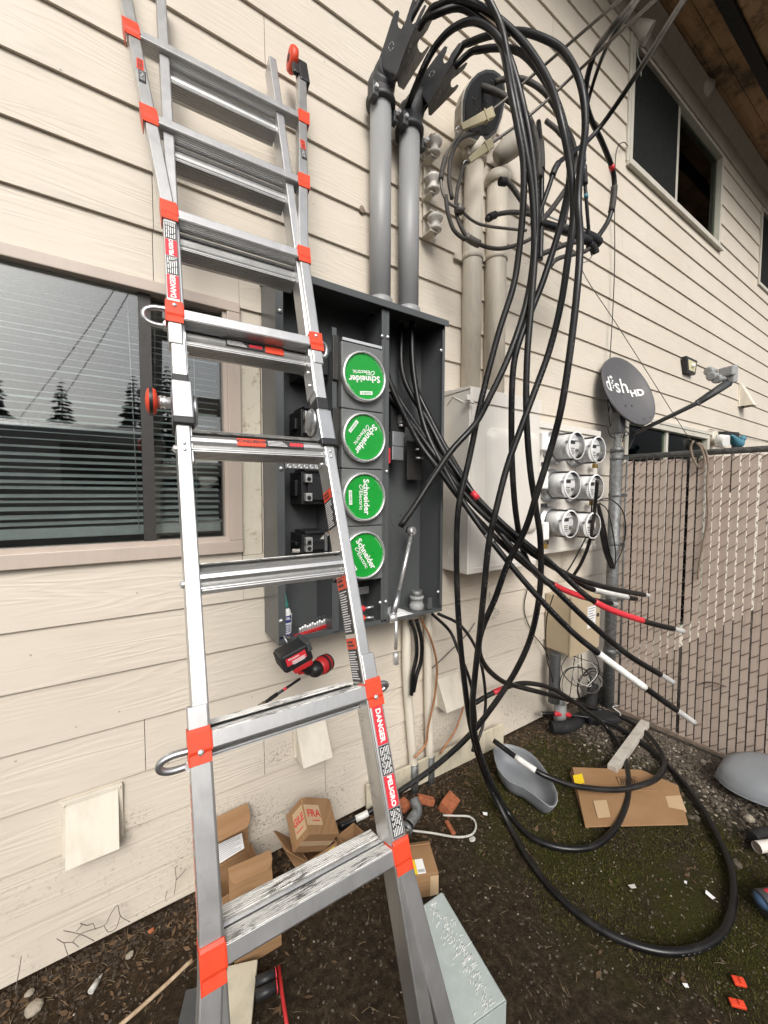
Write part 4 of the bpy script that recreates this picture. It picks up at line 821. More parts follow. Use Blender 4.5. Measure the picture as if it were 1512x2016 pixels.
part('hub', MB().lathe([(r4 + .002, -.05), (r4 + .012, -.048), (r4 + .012, -.005), (r4, .01)], (cx4, -k4, zt4 - .01), (0, 0, 1), 24), K['bpipe'], t4)
# ================================================================ SPOOL INSULATOR RACK
q_ = P(838, 380, .03); rk = thing('insulator_rack', 'wall rack of three ceramic spool insulators between the conduits', 'insulator', (q_.x, -.02, P(838, 462, .03).z))
z0, z1 = P(838, 465, .03).z, P(838, 285, .03).z
part('back_strap', MB().b(q_.x - .012, q_.x + .012, -.032, -.024, z0, z1), K['bpipe'], rk, bevel=.002)
for px, py in ((855, 290), (853, 362), (857, 440)):
    s_ = P(px, py, .085); sp = part('spool', MB().lathe([(.012, -.034), (.028, -.032), (.030, -.024), (.020, -.012), (.018, -.004), (.020, .006), (.034, .016), (.036, .026), (.026, .036), (.010, .040)], s_, (0, 0, 1), 22), K['cream'], rk)
    part('clevis', MB().b(q_.x - .02, s_.x + .012, -.092, -.024, s_.z - .046, s_.z - .037), K['bpipe'], rk, bevel=.002); part('clevis', MB().b(q_.x - .018, s_.x + .010, -.090, -.024, s_.z + .043, s_.z + .050), K['bpipe'], rk, bevel=.002); part('pin', MB().cyl(s_ - V((0, 0, .055)), s_ + V((0, 0, .058)), .006, n=8), K['zinc'], rk)
# ================================================================ NEW SERVICE CABLES
K['cprint'] = plain('cable_print', (0.10, 0.10, 0.10), .6)
CR = 0.0122
def tube_between(pts, f0, f1):
    L = [0]; 
    for i in range(1, len(pts)): L.append(L[-1] + (pts[i] - pts[i - 1]).length)
    T = L[-1]; return [p for p, l in zip(pts, L) if f0 * T <= l <= f1 * T]
def near_idx(pts, q): return min(range(len(pts)), key=lambda i: (pts[i] - q).length)
def D3(lst): return [P(a, b, c) if len(z_) == 0 else G(a, b, z_[0]) for a, b, c, *z_ in lst]
def strands(end, d, r, L):
    m = MB(); a, b = frame(d); d = d.normalized()
    m.cyl(end, end + d * L, r * .55, n=8)
    for j in range(9):
        ph = j * 2 * math.pi / 9; m.tube([end + d * L * i / 8 + (a * math.cos(ph + i * .16) + b * math.sin(ph + i * .16)) * r * .72 for i in range(9)], r * .28, 6)
    return m
def cable(label, paths, tapes=(), bare=(), group='new black service cables', r=CR, mat='cable', cut=()):
    allp = [[p for p in pth] for pth in paths]; base = min((p for q_ in allp for p in q_), key=lambda p: p.z)
    t = thing('service_cable', label, 'cable', base, group)
    for pth in allp:
        sp = spline(pth, .018); jk = part('jacket', MB().tube(sp, r, 12), K[mat], t)
        if r == CR:
            pm = MB(); rp = random.Random(len(label))
            for i in range(4, len(sp) - 4):
                if i % 46 < 12 and rp.random() < .6:
                    d_ = (sp[i + 1] - sp[i]).normalized(); o_ = V((-.35, -.9, .25)); o_ = (o_ - d_ * o_.dot(d_)).normalized(); pm.ob(sp[i] + o_ * (r + .0001), d_ * rp.uniform(.002, .005), d_.cross(o_) * .0011, o_ * .0003)
            pr_ = part('print', pm, K['cprint'], jk); pr_['kind'] = 'stuff'
        for tp in tapes:
            ia, ib = near_idx(sp, tp[0]), near_idx(sp, tp[1])
            if (sp[ia] - tp[0]).length > .05: continue
            ia, ib = min(ia, ib), max(ia, ib); part('tape_wrap', MB().tube(sp[ia:ib + 1], r + .0012, 12), K[tp[2]], t)
    for pth, L in bare:
        sp = spline(pth, .018); d = sp[-1] - sp[-2]; part('stripped_end', strands(sp[-1] - d.normalized() * .004, d, r * .86, L), K['bare'], t)
    for pth in cut:
        sp = spline(pth, .018); d = (sp[0] - sp[1]).normalized(); part('cut_end', MB().cyl(sp[0], sp[0] + d * .0006, r * .72, n=12), K['bare'], t)
    return t
def inside(h, dx, dy): cx, r, zt, k = h; return [V((cx + dx, -k + dy, zt + .03)), V((cx + dx, -k + dy, zt - .4)), V((cx + dx, -k + dy, CZ1 - .02)), V((cx + dx + .005, -k - .015 + dy, CZ1 - .25))]
T_ = lambda px, py, k: P(px, py, k)
# fan of stripped ends from the cabinet
F1 = inside(h1, -.028, .012)[1:] + D3([(822, 850, .17), (870, 915, .24), (925, 985, .32), (985, 1042, .40), (1060, 1098, .47), (1130, 1137, .53), (1200, 1158, .58), (1268, 1171, .62)])
F2 = inside(h1, .028, .012)[1:] + D3([(826, 846, .16), (876, 912, .22), (935, 985, .29), (995, 1042, .36), (1065, 1098, .42), (1130, 1140, .47), (1165, 1160, .50), (1235, 1176, .54), (1252, 1179, .55)])
F3 = inside(h1, 0, -.026)[1:] + D3([(816, 856, .18), (862, 922, .25), (912, 990, .31), (965, 1048, .36), (1030, 1108, .42), (1088, 1150, .46), (1150, 1176, .50), (1204, 1188, .53)])
F4 = inside(h2, -.028, .012)[1:] + D3([(843, 830, .15), (880, 900, .22), (935, 975, .32), (1000, 1040, .42), (1080, 1105, .52), (1170, 1184, .62), (1265, 1222, .70), (1326, 1238, .76)])
F5 = inside(h2, .028, .012)[1:] + D3([(848, 826, .15), (888, 900, .22), (940, 985, .31), (1000, 1068, .42), (1080, 1148, .53), (1160, 1225, .63), (1235, 1288, .72), (1300, 1328, .79)])
F6 = inside(h2, 0, -.026)[1:] + D3([(836, 840, .17), (872, 918, .25), (920, 1000, .33), (975, 1075, .42), (1050, 1165, .53), (1120, 1238, .62), (1178, 1286, .69), (1270, 1354, .80), (1332, 1398, .87)])
# outer loops
O1 = inside(h1, -.028, .012)[:1] + D3([(812, 30, .24), (836, -12, .28), (880, -75, .36), (930, -60, .44), (962, 0, .48), (987, 55, .50), (1002, 127, .52), (1020, 218, .55), (1036, 300, .56), (1048, 380, .56), (1052, 473, .55), (1046, 545, .53), (1030, 620, .51), (1000, 705, .48), (966, 778, .44), (936, 834, .40), (889, 887, .36), (850, 944, .33), (818, 994, .31), (788, 1037, .29)])
O2 = inside(h1, .028, .012)[:1] + D3([(835, 40, .26), (864, 11, .32), (904, 0, .38), (950, 16, .44), (998, 51, .50), (1042, 98, .56), (1082, 164, .62), (1104, 236, .66), (1122, 327, .67), (1129, 418, .67), (1118, 509, .65), (1104, 600, .62), (1082, 688, .58), (1058, 756, .55), (1029, 834, .52), (999, 917, .49), (976, 1006, .47), (962, 1072, .45), (953, 1160, .43), (944, 1250, .41), (935, 1330, .40), (930, 1400, .39), (938, 1460, .385), (962, 1530, .38)]) + [G(a, b, .02) for a, b in ((1000, 1600), (1050, 1650), (1118, 1671), (1180, 1660), (1222, 1612), (1238, 1550), (1226, 1482))] + [G(1192, 1430, .03), P(1135, 1385, .30), P(1085, 1355, .26), P(1036, 1345, .24), P(1000, 1352, .22), P(965, 1367, .20), P(930, 1387, .18)]
O3 = inside(h1, 0, -.026)[:1] + D3([(827, 51, .25), (856, 29, .31), (904, 15, .37), (947, 40, .42), (976, 69, .46), (991, 102, .50), (1006, 182, .54), (1020, 255, .55), (1031, 327, .55), (1029, 418, .53), (1020, 509, .50), (1009, 570, .48), (981, 658, .44), (948, 786, .39), (924, 902, .35), (904, 990, .33), (899, 1066, .32), (900, 1160, .32), (905, 1250, .33), (914, 1340, .34), (925, 1420, .35), (942, 1490, .36), (965, 1550, .37)]) + [G(a, b, .016) for a, b in ((1003, 1625), (1040, 1690), (1100, 1765), (1190, 1834), (1290, 1871), (1370, 1868), (1425, 1832), (1444, 1765), (1430, 1685), (1372, 1575), (1310, 1502), (1252, 1453))] + [G(1190, 1420, .035), G(1123, 1408, .05), P(1090, 1405, .12), P(1066, 1405, .09)]
O4 = inside(h2, -.028, .012)[:1] + D3([(826, 152, .22), (853, 98, .28), (889, 58, .35), (933, 42, .42), (975, 66, .48), (1005, 120, .52), (1030, 210, .55), (1047, 300, .56), (1056, 400, .56), (1053, 500, .55), (1046, 600, .54), (1038, 700, .53), (1036, 807, .52), (1043, 917, .52), (1055, 1000, .52), (1064, 1066, .52), (1063, 1160, .50), (1046, 1250, .46), (1014, 1323, .41), (966, 1396, .34), (919, 1453, .28), (855, 1510, .20), (790, 1556, .13), (735, 1594, .085), (700, 1613, .065), (668, 1628, .06)])
O5 = inside(h2, .028, .012)[:1] + D3([(900, 105, .26), (925, 84, .32), (969, 69, .40), (1020, 62, .48), (1064, 73, .55), (1107, 98, .61), (1136, 145, .66), (1149, 195, .68), (1152, 255, .69), (1143, 327, .70), (1138, 400, .71), (1142, 473, .71), (1137, 560, .71), (1124, 679, .69), (1106, 798, .66), (1085, 881, .62), (1058, 968, .58), (1034, 1042, .53), (999, 1111, .47), (976, 1175, .43), (950, 1237, .38), (943, 1280, .35), (956, 1312, .32), (984, 1338, .29), (1014, 1350, .27), (1093, 1371, .23)]) + [G(1166, 1393, .05), G(1227, 1414, .04), G(1271, 1442, .03), G(1299, 1476, .028), G(1308, 1505, .028), G(1296, 1530, .05), G(1265, 1545, .06), G(1212, 1555, .06), G(1134, 1548, .09), G(1080, 1530, .125), G(1055, 1517, .14), G(1015, 1490, .16), G(972, 1458, .19)]
O6 = inside(h2, 0, -.026)[:1] + D3([(911, 116, .25), (947, 98, .32), (991, 95, .40), (1027, 105, .47), (1064, 145, .54), (1097, 204, .60), (1116, 273, .64), (1122, 345, .64), (1104, 440, .60), (1072, 545, .56), (1049, 605, .53), (1020, 680, .50), (1009, 744, .48), (1007, 857, .46), (1010, 947, .45), (1017, 1021, .44), (1030, 1085, .42), (1055, 1130, .41), (1095, 1160, .42)])
cable('service cable with plain black end fanned highest and farthest toward the fence', [F1], (), [(F1, .045)])
cable('service cable with a white band half hidden under the topmost fanned cable', [F2], [(P(1168, 1161, .50), P(1236, 1176, .54), 'whitetape')])
cable('service cable with red tape and the shortest fanned silver end', [F3], [(P(1088, 1150, .46), P(1152, 1176, .50), 'redtape')], [(F3, .045)])
cable('service cable with long red tape pointing at the fence', [F4], [(P(1170, 1184, .62), P(1265, 1222, .70), 'redtape'), (P(928, 966, .31), P(942, 981, .33), 'redtape')], [(F4, .065)])
cable('untaped black service cable fanned between red taped and white taped ends', [F5], (), [(F5, .078)])
cable('lowest fanned service cable with long white tape', [F6], [(P(1178, 1286, .69), P(1270, 1354, .80), 'whitetape'), (P(958, 1050, .39), P(968, 1064, .41), 'dishl')], [(F6, .098)])
cable('service cable arching highest then ending cut off in front of the cabinet', [O1])
cable('service cable ending in red tape beside the vent hood after a middle ground loop', [O2], [(P(988, 1357, .215), P(970, 1365, .20), 'redtape')])
cable('service cable making the biggest loop on the ground with red tape at its end', [O3], [(G(1123, 1408, .05), P(1090, 1405, .12), 'redtape')], (), cut=[O3[::-1]])
cable('service cable swinging down left to a white taped end behind the boxes', [O4], [(P(728, 1600, .08), P(700, 1613, .065), 'whitetape')])
cable('service cable looping above the flat cardboard with white tape over the grey bowl', [O5], [(G(1055, 1517, .14), G(1015, 1490, .16), 'whitetape')])
cable('service cable dropping from the right head and vanishing behind the fanned bundle', [O6])
# ================================================================ OLD SERVICE WIRES
OW = 'old service wires around the weather heads'
def wire(name, label, pts, r, mat, cat='wire', group=None, extra=None, step=.015, n=8):
    pts = [p if isinstance(p, V) else P(*p) for p in pts]; sp = spline(pts, step)
    if not extra: return solo(name, MB().tube(sp, r, n), K[mat], label, cat, group)
    t = thing(name, label, cat, min(pts, key=lambda p: p.z), group); part('wire', MB().tube(sp, r, n), K[mat], t)
    for nm, a, b, rr, mt in extra:
        ia, ib = sorted((near_idx(sp, P(*a)), near_idx(sp, P(*b)))); ib = max(ib, ia + 1); part(nm, MB().tube(sp[ia:ib + 1], rr, 12), K[mt], t)
    return t
def wedge(label, a, b, w0, w1):
    a = P(*a); b = P(*b); d = (b - a).normalized(); s_ = d.cross(V((0, -1, 0))).normalized(); f_ = s_.cross(d).normalized(); t = thing('wedge_clamp', label, 'clamp', a, 'beige wedge clamps')
    part('body', MB().prism([a - s_ * w0 - f_ * .012, a + s_ * w0 - f_ * .012, b + s_ * w1 - f_ * .012, b - s_ * w1 - f_ * .012], f_ * .024), K['clampb'], t, bevel=.003)
    m_ = a + (b - a) * .75; part('band', MB().ob(m_, d * .004, s_ * (w1 + .003), f_ * .0145), K['clampb'], t, bevel=.001); part('bail', MB().tube(spline([a - d * .03 - s_ * .003, a - d * .012 - s_ * .01, a + s_ * .002, a - d * .012 + s_ * .01, a - d * .03 + s_ * .003], .004), .0025, 6), K['zinc'], t)
wedge('upper beige wedge clamp in front of the oval weather head', (907, 253, .17), (970, 222, .22), .012, .021)
wedge('lower beige wedge clamp crossing both old conduits', (922, 318, .18), (968, 282, .23), .011, .019)
wire('overhead_wire', 'upper grey overhead wire running to the upper clamp', [(907, 251, .17), (975, 212, .22), (1035, 160, .30), (1107, 98, .45), (1220, 0, .75), (1330, -100, 1.1)], .0065, 'strand')
wire('overhead_wire', 'lower grey overhead wire running to the lower clamp', [(918, 320, .18), (965, 284, .22), (1049, 222, .32), (1136, 142, .46), (1250, 36, .75), (1380, -85, 1.1)], .0065, 'strand')
wire('overhead_cable', 'black overhead cable bending into the red banded loop', [(1330, -95, 1.05), (1246, 7, .72), (1200, 62, .58), (1169, 109, .48), (1153, 175, .42), (1160, 225, .40), (1187, 284, .39), (1206, 335, .38), (1209, 375, .37), (1200, 428, .36), (1176, 469, .34)], .0125, 'cable', 'cable', None, [('red_band', (1203, 325, .382), (1205, 333, .38), .0138, 'redtape'), ('red_band', (1193, 442, .352), (1189, 450, .35), .0105, 'redtape'), ('splice_sleeve', (1209, 370, .37), (1202, 420, .36), .0158, 'oldcable')])
wire('overhead_cable', 'straight black overhead cable crossing the upper window', [(1430, -110, 1.1), (1346, 0, .86), (1266, 127, .62), (1193, 235, .44), (1155, 279, .38), (1120, 305, .36), (1096, 326, .35), (1080, 370, .34), (1066, 409, .33), (1055, 438, .33)], .0110, 'cable', 'cable', None, [('splice_sleeve', (1096, 320, .35), (1088, 345, .345), .0145, 'black')])
wire('overhead_cable', 'second black overhead cable hanging down past the blue mark', [(1340, -130, 1.1), (1256, 0, .74), (1196, 90, .54), (1166, 170, .42), (1152, 235, .38), (1149, 301, .37), (1152, 364, .36), (1154, 391, .36), (1159, 455, .35)], .0085, 'cable', 'cable', None, [('blue_mark', (1153.5, 386, .36), (1154.5, 393, .36), .0098, 'tealb'), ('splice_sleeve', (1150, 330, .365), (1152, 364, .36), .013, 'black'), ('white_sleeve', (1149, 301, .37), (1149, 322, .366), .0115, 'dishl')])
wire('service_lead', 'grey lead looping left from the upper clamp past the insulators', [(908, 258, .18), (890, 285, .20), (877, 310, .22), (868, 360, .23), (880, 396, .24), (905, 412, .25), (930, 434, .26), (960, 445, .27), (1036, 454, .30)], .0062, 'strand', 'wire', OW, [('insulating_sleeve', (877, 310, .22), (869, 352, .23), .0105, 'oldcable'), ('connector', (898, 405, .248), (912, 416, .252), .017, 'strand')])
wire('service_lead', 'dark lead curving down from under the oval weather head', [(943, 262, .16), (910, 271, .18), (890, 303, .20), (884, 351, .22), (890, 391, .23)], .009, 'oldcable', 'wire', OW)
wire('service_lead', 'dark lead dropping from the lower clamp to the lowest connector', [(912, 328, .18), (900, 376, .21), (899, 421, .23), (913, 457, .25), (928, 473, .26), (965, 488, .27), (1001, 487, .28), (1048, 468, .30), (1062, 440, .31)], .0085, 'oldcable', 'wire', OW, [('connector', (916, 464, .252), (940, 480, .263), .0165, 'strand')])
wire('service_lead', 'short dark lead ending beside the lowest connector', [(878, 385, .24), (881, 414, .245), (893, 452, .25), (915, 472, .255)], .0085, 'oldcable', 'wire', OW)
wire('service_lead', 'old cut lead with black tip pointing up left', [(984, 357, .24), (1001, 361, .25), (1017, 381, .26), (1034, 406, .28), (1052, 430, .30)], .0115, 'oldcable', 'wire', OW, [('torn_tip', (984, 357, .24), (996, 360, .247), .0175, 'blackm')])
wire('service_lead', 'old cut lead with torn black tip pointing straight left', [(958, 432, .25), (975, 423, .255), (1011, 418, .27), (1058, 424, .30)], .0105, 'oldcable', 'wire', OW, [('torn_tip', (960, 431, .25), (974, 424, .255), .016, 'blackm')])
wire('service_lead', 'thick dark lead running right into the taped splice', [(1050, 436, .31), (1085, 446, .32), (1111, 454, .33), (1162, 472, .34)], .020, 'cable', 'wire', OW)
wire('service_lead', 'thin stripped lead above the thick dark lead', [(1055, 418, .30), (1090, 430, .32), (1130, 448, .34), (1170, 462, .345)], .0045, 'bare', 'wire', OW)
wire('service_lead', 'dark lead sloping down left below the taped splice', [(1050, 506, .30), (1080, 495, .31), (1121, 479, .33), (1160, 474, .34)], .012, 'oldcable', 'wire', OW)
wire('service_lead', 'lowest dark lead with frayed tip below the splice', [(1084, 524, .31), (1094, 512, .315), (1111, 505, .32), (1149, 496, .335), (1168, 482, .34)], .0105, 'oldcable', 'wire', OW)
wire('service_lead', 'taped vertical lead hanging from the beige weather head', [(1060, 240, .23), (1064, 281, .26), (1066, 326, .29), (1066, 416, .31), (1064, 512, .32)], .012, 'cable', 'wire', OW, [('tape_wrap', (1064, 281, .26), (1066, 335, .29), .0165, 'oldcable')])
wire('service_lead', 'lead arching from the oval weather head to the right', [(974, 162, .16), (1000, 155, .20), (1035, 158, .25), (1075, 185, .30), (1105, 235, .33), (1130, 290, .34), (1128, 345, .34), (1095, 400, .33), (1062, 440, .32)], .0125, 'oldcable', 'wire', OW)
wire('service_lead', 'thick lead leaving the middle hole of the oval weather head', [(948, 172, .16), (968, 178, .20), (1000, 195, .24), (1040, 232, .28), (1058, 290, .30), (1062, 350, .31)], .0155, 'oldcable', 'wire', OW)
wire('service_lead', 'lead leaving the beige weather head toward the taped splice', [(1075, 238, .22), (1100, 260, .27), (1125, 300, .31), (1120, 380, .33), (1110, 440, .33)], .012, 'oldcable', 'wire', OW)
# taped splice knot
kn = MB(); 
for a_, b_, r_ in (((1150, 462, .34), (1178, 478, .345), .026), ((1160, 480, .34), (1172, 500, .345), .020), ((1140, 470, .335), (1160, 474, .34), .022)): kn.tube(spline([P(*a_), P((a_[0] + b_[0]) / 2 + 3, (a_[1] + b_[1]) / 2, .345), P(*b_)], .006), r_, 10, radii=None)
solo('cable_splice', kn, K['blackm'], 'lumpy black taped splice at the right end of the old leads', 'splice')
wire('guy_wire', 'thin wire hanging from the splice and slanting down to the fence top', [(1174, 490, .345), (1160, 512, .34), (1147, 534, .34), (1215, 640, .36), (1280, 742, .39), (1341, 839, .42), (1361, 868, .43)], .0022, 'strand', n=6)
wire('coax_wire', 'thin coax dropping from the upper window corner to the dish', [(1236, 288, .03), (1228, 280, .05), (1216, 290, .06), (1211, 325, .06), (1210, 420, .05), (1210, 520, .05), (1206, 620, .05), (1200, 720, .06), (1197, 800, .06), (1205, 845, .07), (1225, 858, .10)], .0032, 'cable', n=6)
# ================================================================ CREAM METER BANK
bk = thing('meter_bank', 'cream meter bank with tall bulged cabinet and six glass meters', 'meter bank', (1.9, -.03, 1.05))
BX0, BX1, BK, BZ0, BZ1 = 1.313, 1.835, .200, 1.045, 1.905
part('cabinet', MB().b(BX0, BX1, -BK, -.023, BZ0, BZ1), K['cream'], bk, bevel=.004)
part('cabinet_hood', MB().prism([(BX0 - .003, -.0232, BZ1 + .001), (BX0 - .003, -.0232, BZ1 + .028), (BX0 - .003, -BK - .008, BZ1 + .012), (BX0 - .003, -BK - .008, BZ1 - .055), (BX0 - .003, -BK - .002, BZ1 - .055), (BX0 - .003, -BK - .002, BZ1 + .001)], (BX1 - BX0 + .004, 0, 0)), K['cream'], bk, bevel=.003)
m = MB(); n_ = 26; x0, x1, z0, z1 = BX0 + .11, BX1 - .012, BZ0 + .17, BZ1 - .16          # pressed bulge on the cover
def rr(x0, x1, z0, z1, r, k=6):
    out = []
    for cx_, cz_, a0 in ((x1 - r, z1 - r, 0), (x0 + r, z1 - r, 90), (x0 + r, z0 + r, 180), (x1 - r, z0 + r, 270)):
        for i in range(k + 1): a = rad(a0 + 90 * i / k); out.append((cx_ + r * math.cos(a), cz_ + r * math.sin(a)))
    return out
rings = [[(x, -BK - d, z) for x, z in rr(x0 + i, x1 - i, z0 + i, z1 - i, .05 - i * .3)] for i, d in ((0, .0005), (.006, .012), (.018, .026), (.036, .034), (.06, .036))]
nn_ = len(rings[0]); m._add([p for r_ in rings for p in r_], [(j * nn_ + i, j * nn_ + (i + 1) % nn_, (j + 1) * nn_ + (i + 1) % nn_, (j + 1) * nn_ + i) for j in range(4) for i in range(nn_)], True); m.f.append([4 * nn_ + i for i in range(nn_)]); m.sm.append(True)
part('pressed_cover', m, K['cream'], bk)
part('cover_seam', MB().b(BX0 + .015, BX1 - .003, -BK - .003, -BK, BZ0 + .02, BZ0 + .028).b(BX0 + .012, BX0 + .018, -BK - .003, -BK, BZ0 + .03, BZ1 - .06), K['cream'], bk, bevel=.001)
q_ = P(919, 784, BK); part('hasp', MB().b(q_.x - .02, q_.x + .012, -BK - .022, -BK - .006, q_.z - .014, q_.z + .012).cyl((q_.x, -BK - .02, q_.z - .018), (q_.x + .02, -BK - .026, q_.z - .024), .006, n=8), K['cream'], bk, bevel=.003)
part('stamped_chevron', MB().tube([(BX0 - .001, -.05, BZ1 - .045), (BX0 - .001, -.09, BZ1 - .012), (BX0 - .001, -.16, BZ1 - .052)], .0025, 6), K['cream'], bk)
part('knockout', MB().tube([(BX0 - .0005, -.10 + .03 * math.cos(u), 1.14 + .03 * math.sin(u)) for u in [j * math.pi / 14 for j in range(29)]], .0015, 6), K['cream'], bk)
# meter section
SX0, SX1, SK, SZ0, SZ1 = BX1 + .002, 2.575, .115, 1.075, 1.80
part('meter_section', MB().b(SX0, SX1, -SK, -.023, SZ0, SZ1), K['cream'], bk, bevel=.003)
part('section_hood', MB().b(SX0, SX1 + .008, -SK - .012, -.0232, SZ1 + .001, SZ1 + .035), K['cream'], bk, bevel=.003)
part('section_lip', MB().b(SX0, SX1 + .004, -SK - .006, -SK, SZ0 - .0, SZ0 + .02), K['cream'], bk, bevel=.002)
for x_ in (2.06, 2.32): part('panel_seam', MB().b(x_ - .0015, x_ + .0015, -SK - .0012, -SK + .001, SZ0 + .03, SZ1 - .01), K['frieze'], bk)
for z_ in (1.315, 1.545, 1.76): part('panel_seam', MB().b(SX0 + .02, SX1 - .02, -SK - .0015, -SK + .001, z_, z_ + .004), K['frieze'], bk)
part('meter_column', MB().b(SX0 + .001, SX0 + .10, -SK - .03, -SK - .0005, SZ0 + .02, SZ1 - .06), K['cream'], bk, bevel=.004)
mets = [((1140, 877), 'top left'), ((1182, 885), ''), ((1131, 955), ''), ((1178, 960), ''), ((1127, 1032), ''), ((1172, 1035), '')]
def meter(px, py):
    c = P(px, py, .30 - .02); x, z = c.x, c.z; R_ = .080
    mt = part('meter', MB().lathe([(R_ + .014, 0), (R_ + .016, .012), (R_ + .014, .030), (R_ + .006, .034), (R_ + .003, .045)], (x, -SK, z), (0, -1, 0), 32), K['zinc'], bk)
    part('meter_core', MB().cyl((x, -SK - .02, z), (x, -SK - .125, z), R_ - .012, n=28), K['meterbody'], mt)
    part('meter_face', MB().cyl((x, -SK - .125, z), (x, -SK - .128, z), R_ - .012, n=28), K['face'], mt)
    part('glass_cover', MB().lathe([(R_ + .002, .030), (R_, .06), (R_ - .003, .150), (R_ - .008, .156), (R_ - .03, .159), (.001, .160)], (x, -SK, z), (0, -1, 0), 36, caps=False), K['meterglass'], mt)
    part('glass_rim', MB().lathe([(R_ - .004, .148), (R_ - .001, .152), (R_ - .005, .158), (R_ - .009, .157)], (x, -SK, z), (0, -1, 0), 36, caps=False), K['face'], mt)
    y = -SK - .1285
    part('display', MB().b(x - .02, x + .022, y - .001, y, z + .012, z + .032), K['ink'], mt)
    part('face_label', MB().b(x - .026, x + .024, y - .0008, y, z - .052, z - .002), K['white'], mt)
    m = MB()
    for i in range(4): m.b(x - .022, x + .018 - (i % 2) * .008, y - .0014, y - .0008, z - .014 - i * .010, z - .010 - i * .010)
    part('print', m, K['ink'], mt); part('side_tab', MB().b(x - R_ + .008, x - R_ + .03, y - .012, y, z + .018, z + .024), K['dishl'], mt); part('side_tab', MB().b(x + .02, x + .058, y - .006, y, z + .030, z + .035), K['dishl'], mt); part('port', MB().cyl((x + .035, y, z - .022), (x + .035, y - .022, z - .022), .009, n=12), K['dishl'], mt)
for q_, _ in mets: meter(*q_)
for px, py in ((1072, 1142 - 225), (1070, 1012), (1078, 1095)):
    pass
for px, py in ((1166, 918), (1160, 990), (1160, 1060), (1067, 915), (1066, 995), (1068, 1068)):
    c = P(px, py, SK + .012); part('breaker_tag', MB().b(c.x - .035, c.x + .025, -SK - .034, -SK - .0305, c.z - .012, c.z + .012), K['ink'], bk)
for px, py in ((1166, 913), (1160, 986), (1068, 1070)):
    c = P(px, py, SK + .03); l_ = part('padlock', MB().b(c.x - .014, c.x + .014, -SK - .055, -SK - .036, c.z - .028, c.z), K['brass'], bk, bevel=.003); part('shackle', MB().tube([(c.x - .009, -SK - .045, c.z), (c.x - .009, -SK - .045, c.z + .018), (c.x, -SK - .045, c.z + .026), (c.x + .009, -SK - .045, c.z + .018), (c.x + .009, -SK - .045, c.z)], .003, 6), K['steel'], l_)
for px, py in ((1068, 870), (1068, 945), (1070, 1045)):
    c = P(px, py, SK + .05); part('breaker_handle', MB().b(c.x - .03, c.x + .022, -SK - .075, -SK - .0305, c.z - .05, c.z + .05), K['white'], bk, bevel=.008)
# ================================================================ CONDUITS UNDER THE CABINET, GROUND WIRES
def low_pipe(a, b, r, label, kink):
    t = thing('ground_conduit', label, 'conduit', (b[0], -.05, 0)); part('pipe', MB().tube(spline([V((a[0], -.052, CZ0 - .001)), V((a[0], -.052, .6)), V((kink, -.050, .35)), V((b[0], -.056, .10)), V((b[0], -.06, -.02))], .03), r, 18), K['oldbox'], t)
    part('bare_foot', MB().tube([(b[0], -.0585, .12), (b[0], -.06, -.015)], r + .0008, 18), K['galv'], t)
    return t
xa = P(800, 1300, .05); xb = P(815, 1560, .06); lp1 = low_pipe((xa.x, 0), (xb.x, 0), .021, 'left cream conduit running from the cabinet into the ground', (xa.x + xb.x) / 2)
xa = P(842, 1300, .05); xb = P(847, 1560, .06); lp2 = low_pipe((xa.x, 0), (xb.x, 0), .021, 'right cream conduit running from the cabinet into the ground', (xa.x + xb.x) / 2)
c_ = P(820, 1190, .11); fit_ = thing('conduit_fitting', 'grey threaded fitting standing on the cabinet floor', 'fitting', (c_.x, -.10, CZ0 + TH))
part('nut', MB().lathe([(.033, 0), (.035, .004), (.035, .022), (.030, .026), (.030, .046), (.034, .048), (.034, .060), (.026, .062)], (c_.x, -.11, CZ0 + TH), (0, 0, 1), 8), K['dishl'], fit_); part('nipple', MB().cyl((c_.x, -.11, CZ0 + .062), (c_.x, -.11, CZ0 + .09), .026, n=18), K['galv'], fit_)
GW = 'loose ends hanging below the cabinet'
wire('short_cable', 'short black cable hanging below the cabinet, left of its pair', [(808, 1222, .10), (818, 1250, .105), (820, 1290, .105), (812, 1330, .105), (810, 1368, .105)], .0095, 'cable', 'cable', GW)
wire('short_cable', 'short black cable hanging below the cabinet, right of its pair', [(820, 1220, .10), (830, 1262, .11), (829, 1300, .11), (820, 1330, .11), (814, 1362, .11)], .0095, 'cable', 'cable', GW)
wire('ground_wire', 'long bare copper ground wire curving beside the conduits', [(828, 1218, .10), (848, 1258, .10), (860, 1310, .10), (856, 1370, .10), (843, 1430, .10), (838, 1465, .10), (816, 1492, .10)], .0052, 'copper')
wire('ground_wire', 'short copper wire stub bent beside the vent hood', [(915, 1375, .06), (910, 1400, .07), (895, 1440, .08), (866, 1484, .08)], .0055, 'copper')
wire('thin_cable', 'black wire leaving the cabinet bottom corner rightward', [(850, 1208, .12), (885, 1242, .16), (902, 1280, .20), (925, 1340, .24), (935, 1400, .26), (936, 1450, .27), (930, 1480, .28)], .0075, 'cable')
wire('thin_cable', 'second black wire from the cabinet corner passing the vent', [(862, 1208, .12), (905, 1230, .16), (935, 1272, .20), (950, 1320, .23), (956, 1380, .25), (950, 1430, .27), (938, 1470, .28), (943, 1496, .28)], .0075, 'cable', 'wire', None, [('white_end', (941, 1485, .28), (943, 1496, .28), .0095, 'whitetape')])
wire('bare_wire', 'stiff bare wire sticking up from the siding under the bank', [(844, 1322, .03), (880, 1288, .04), (920, 1248, .04), (935, 1226, .04)], .003, 'strand', n=6)
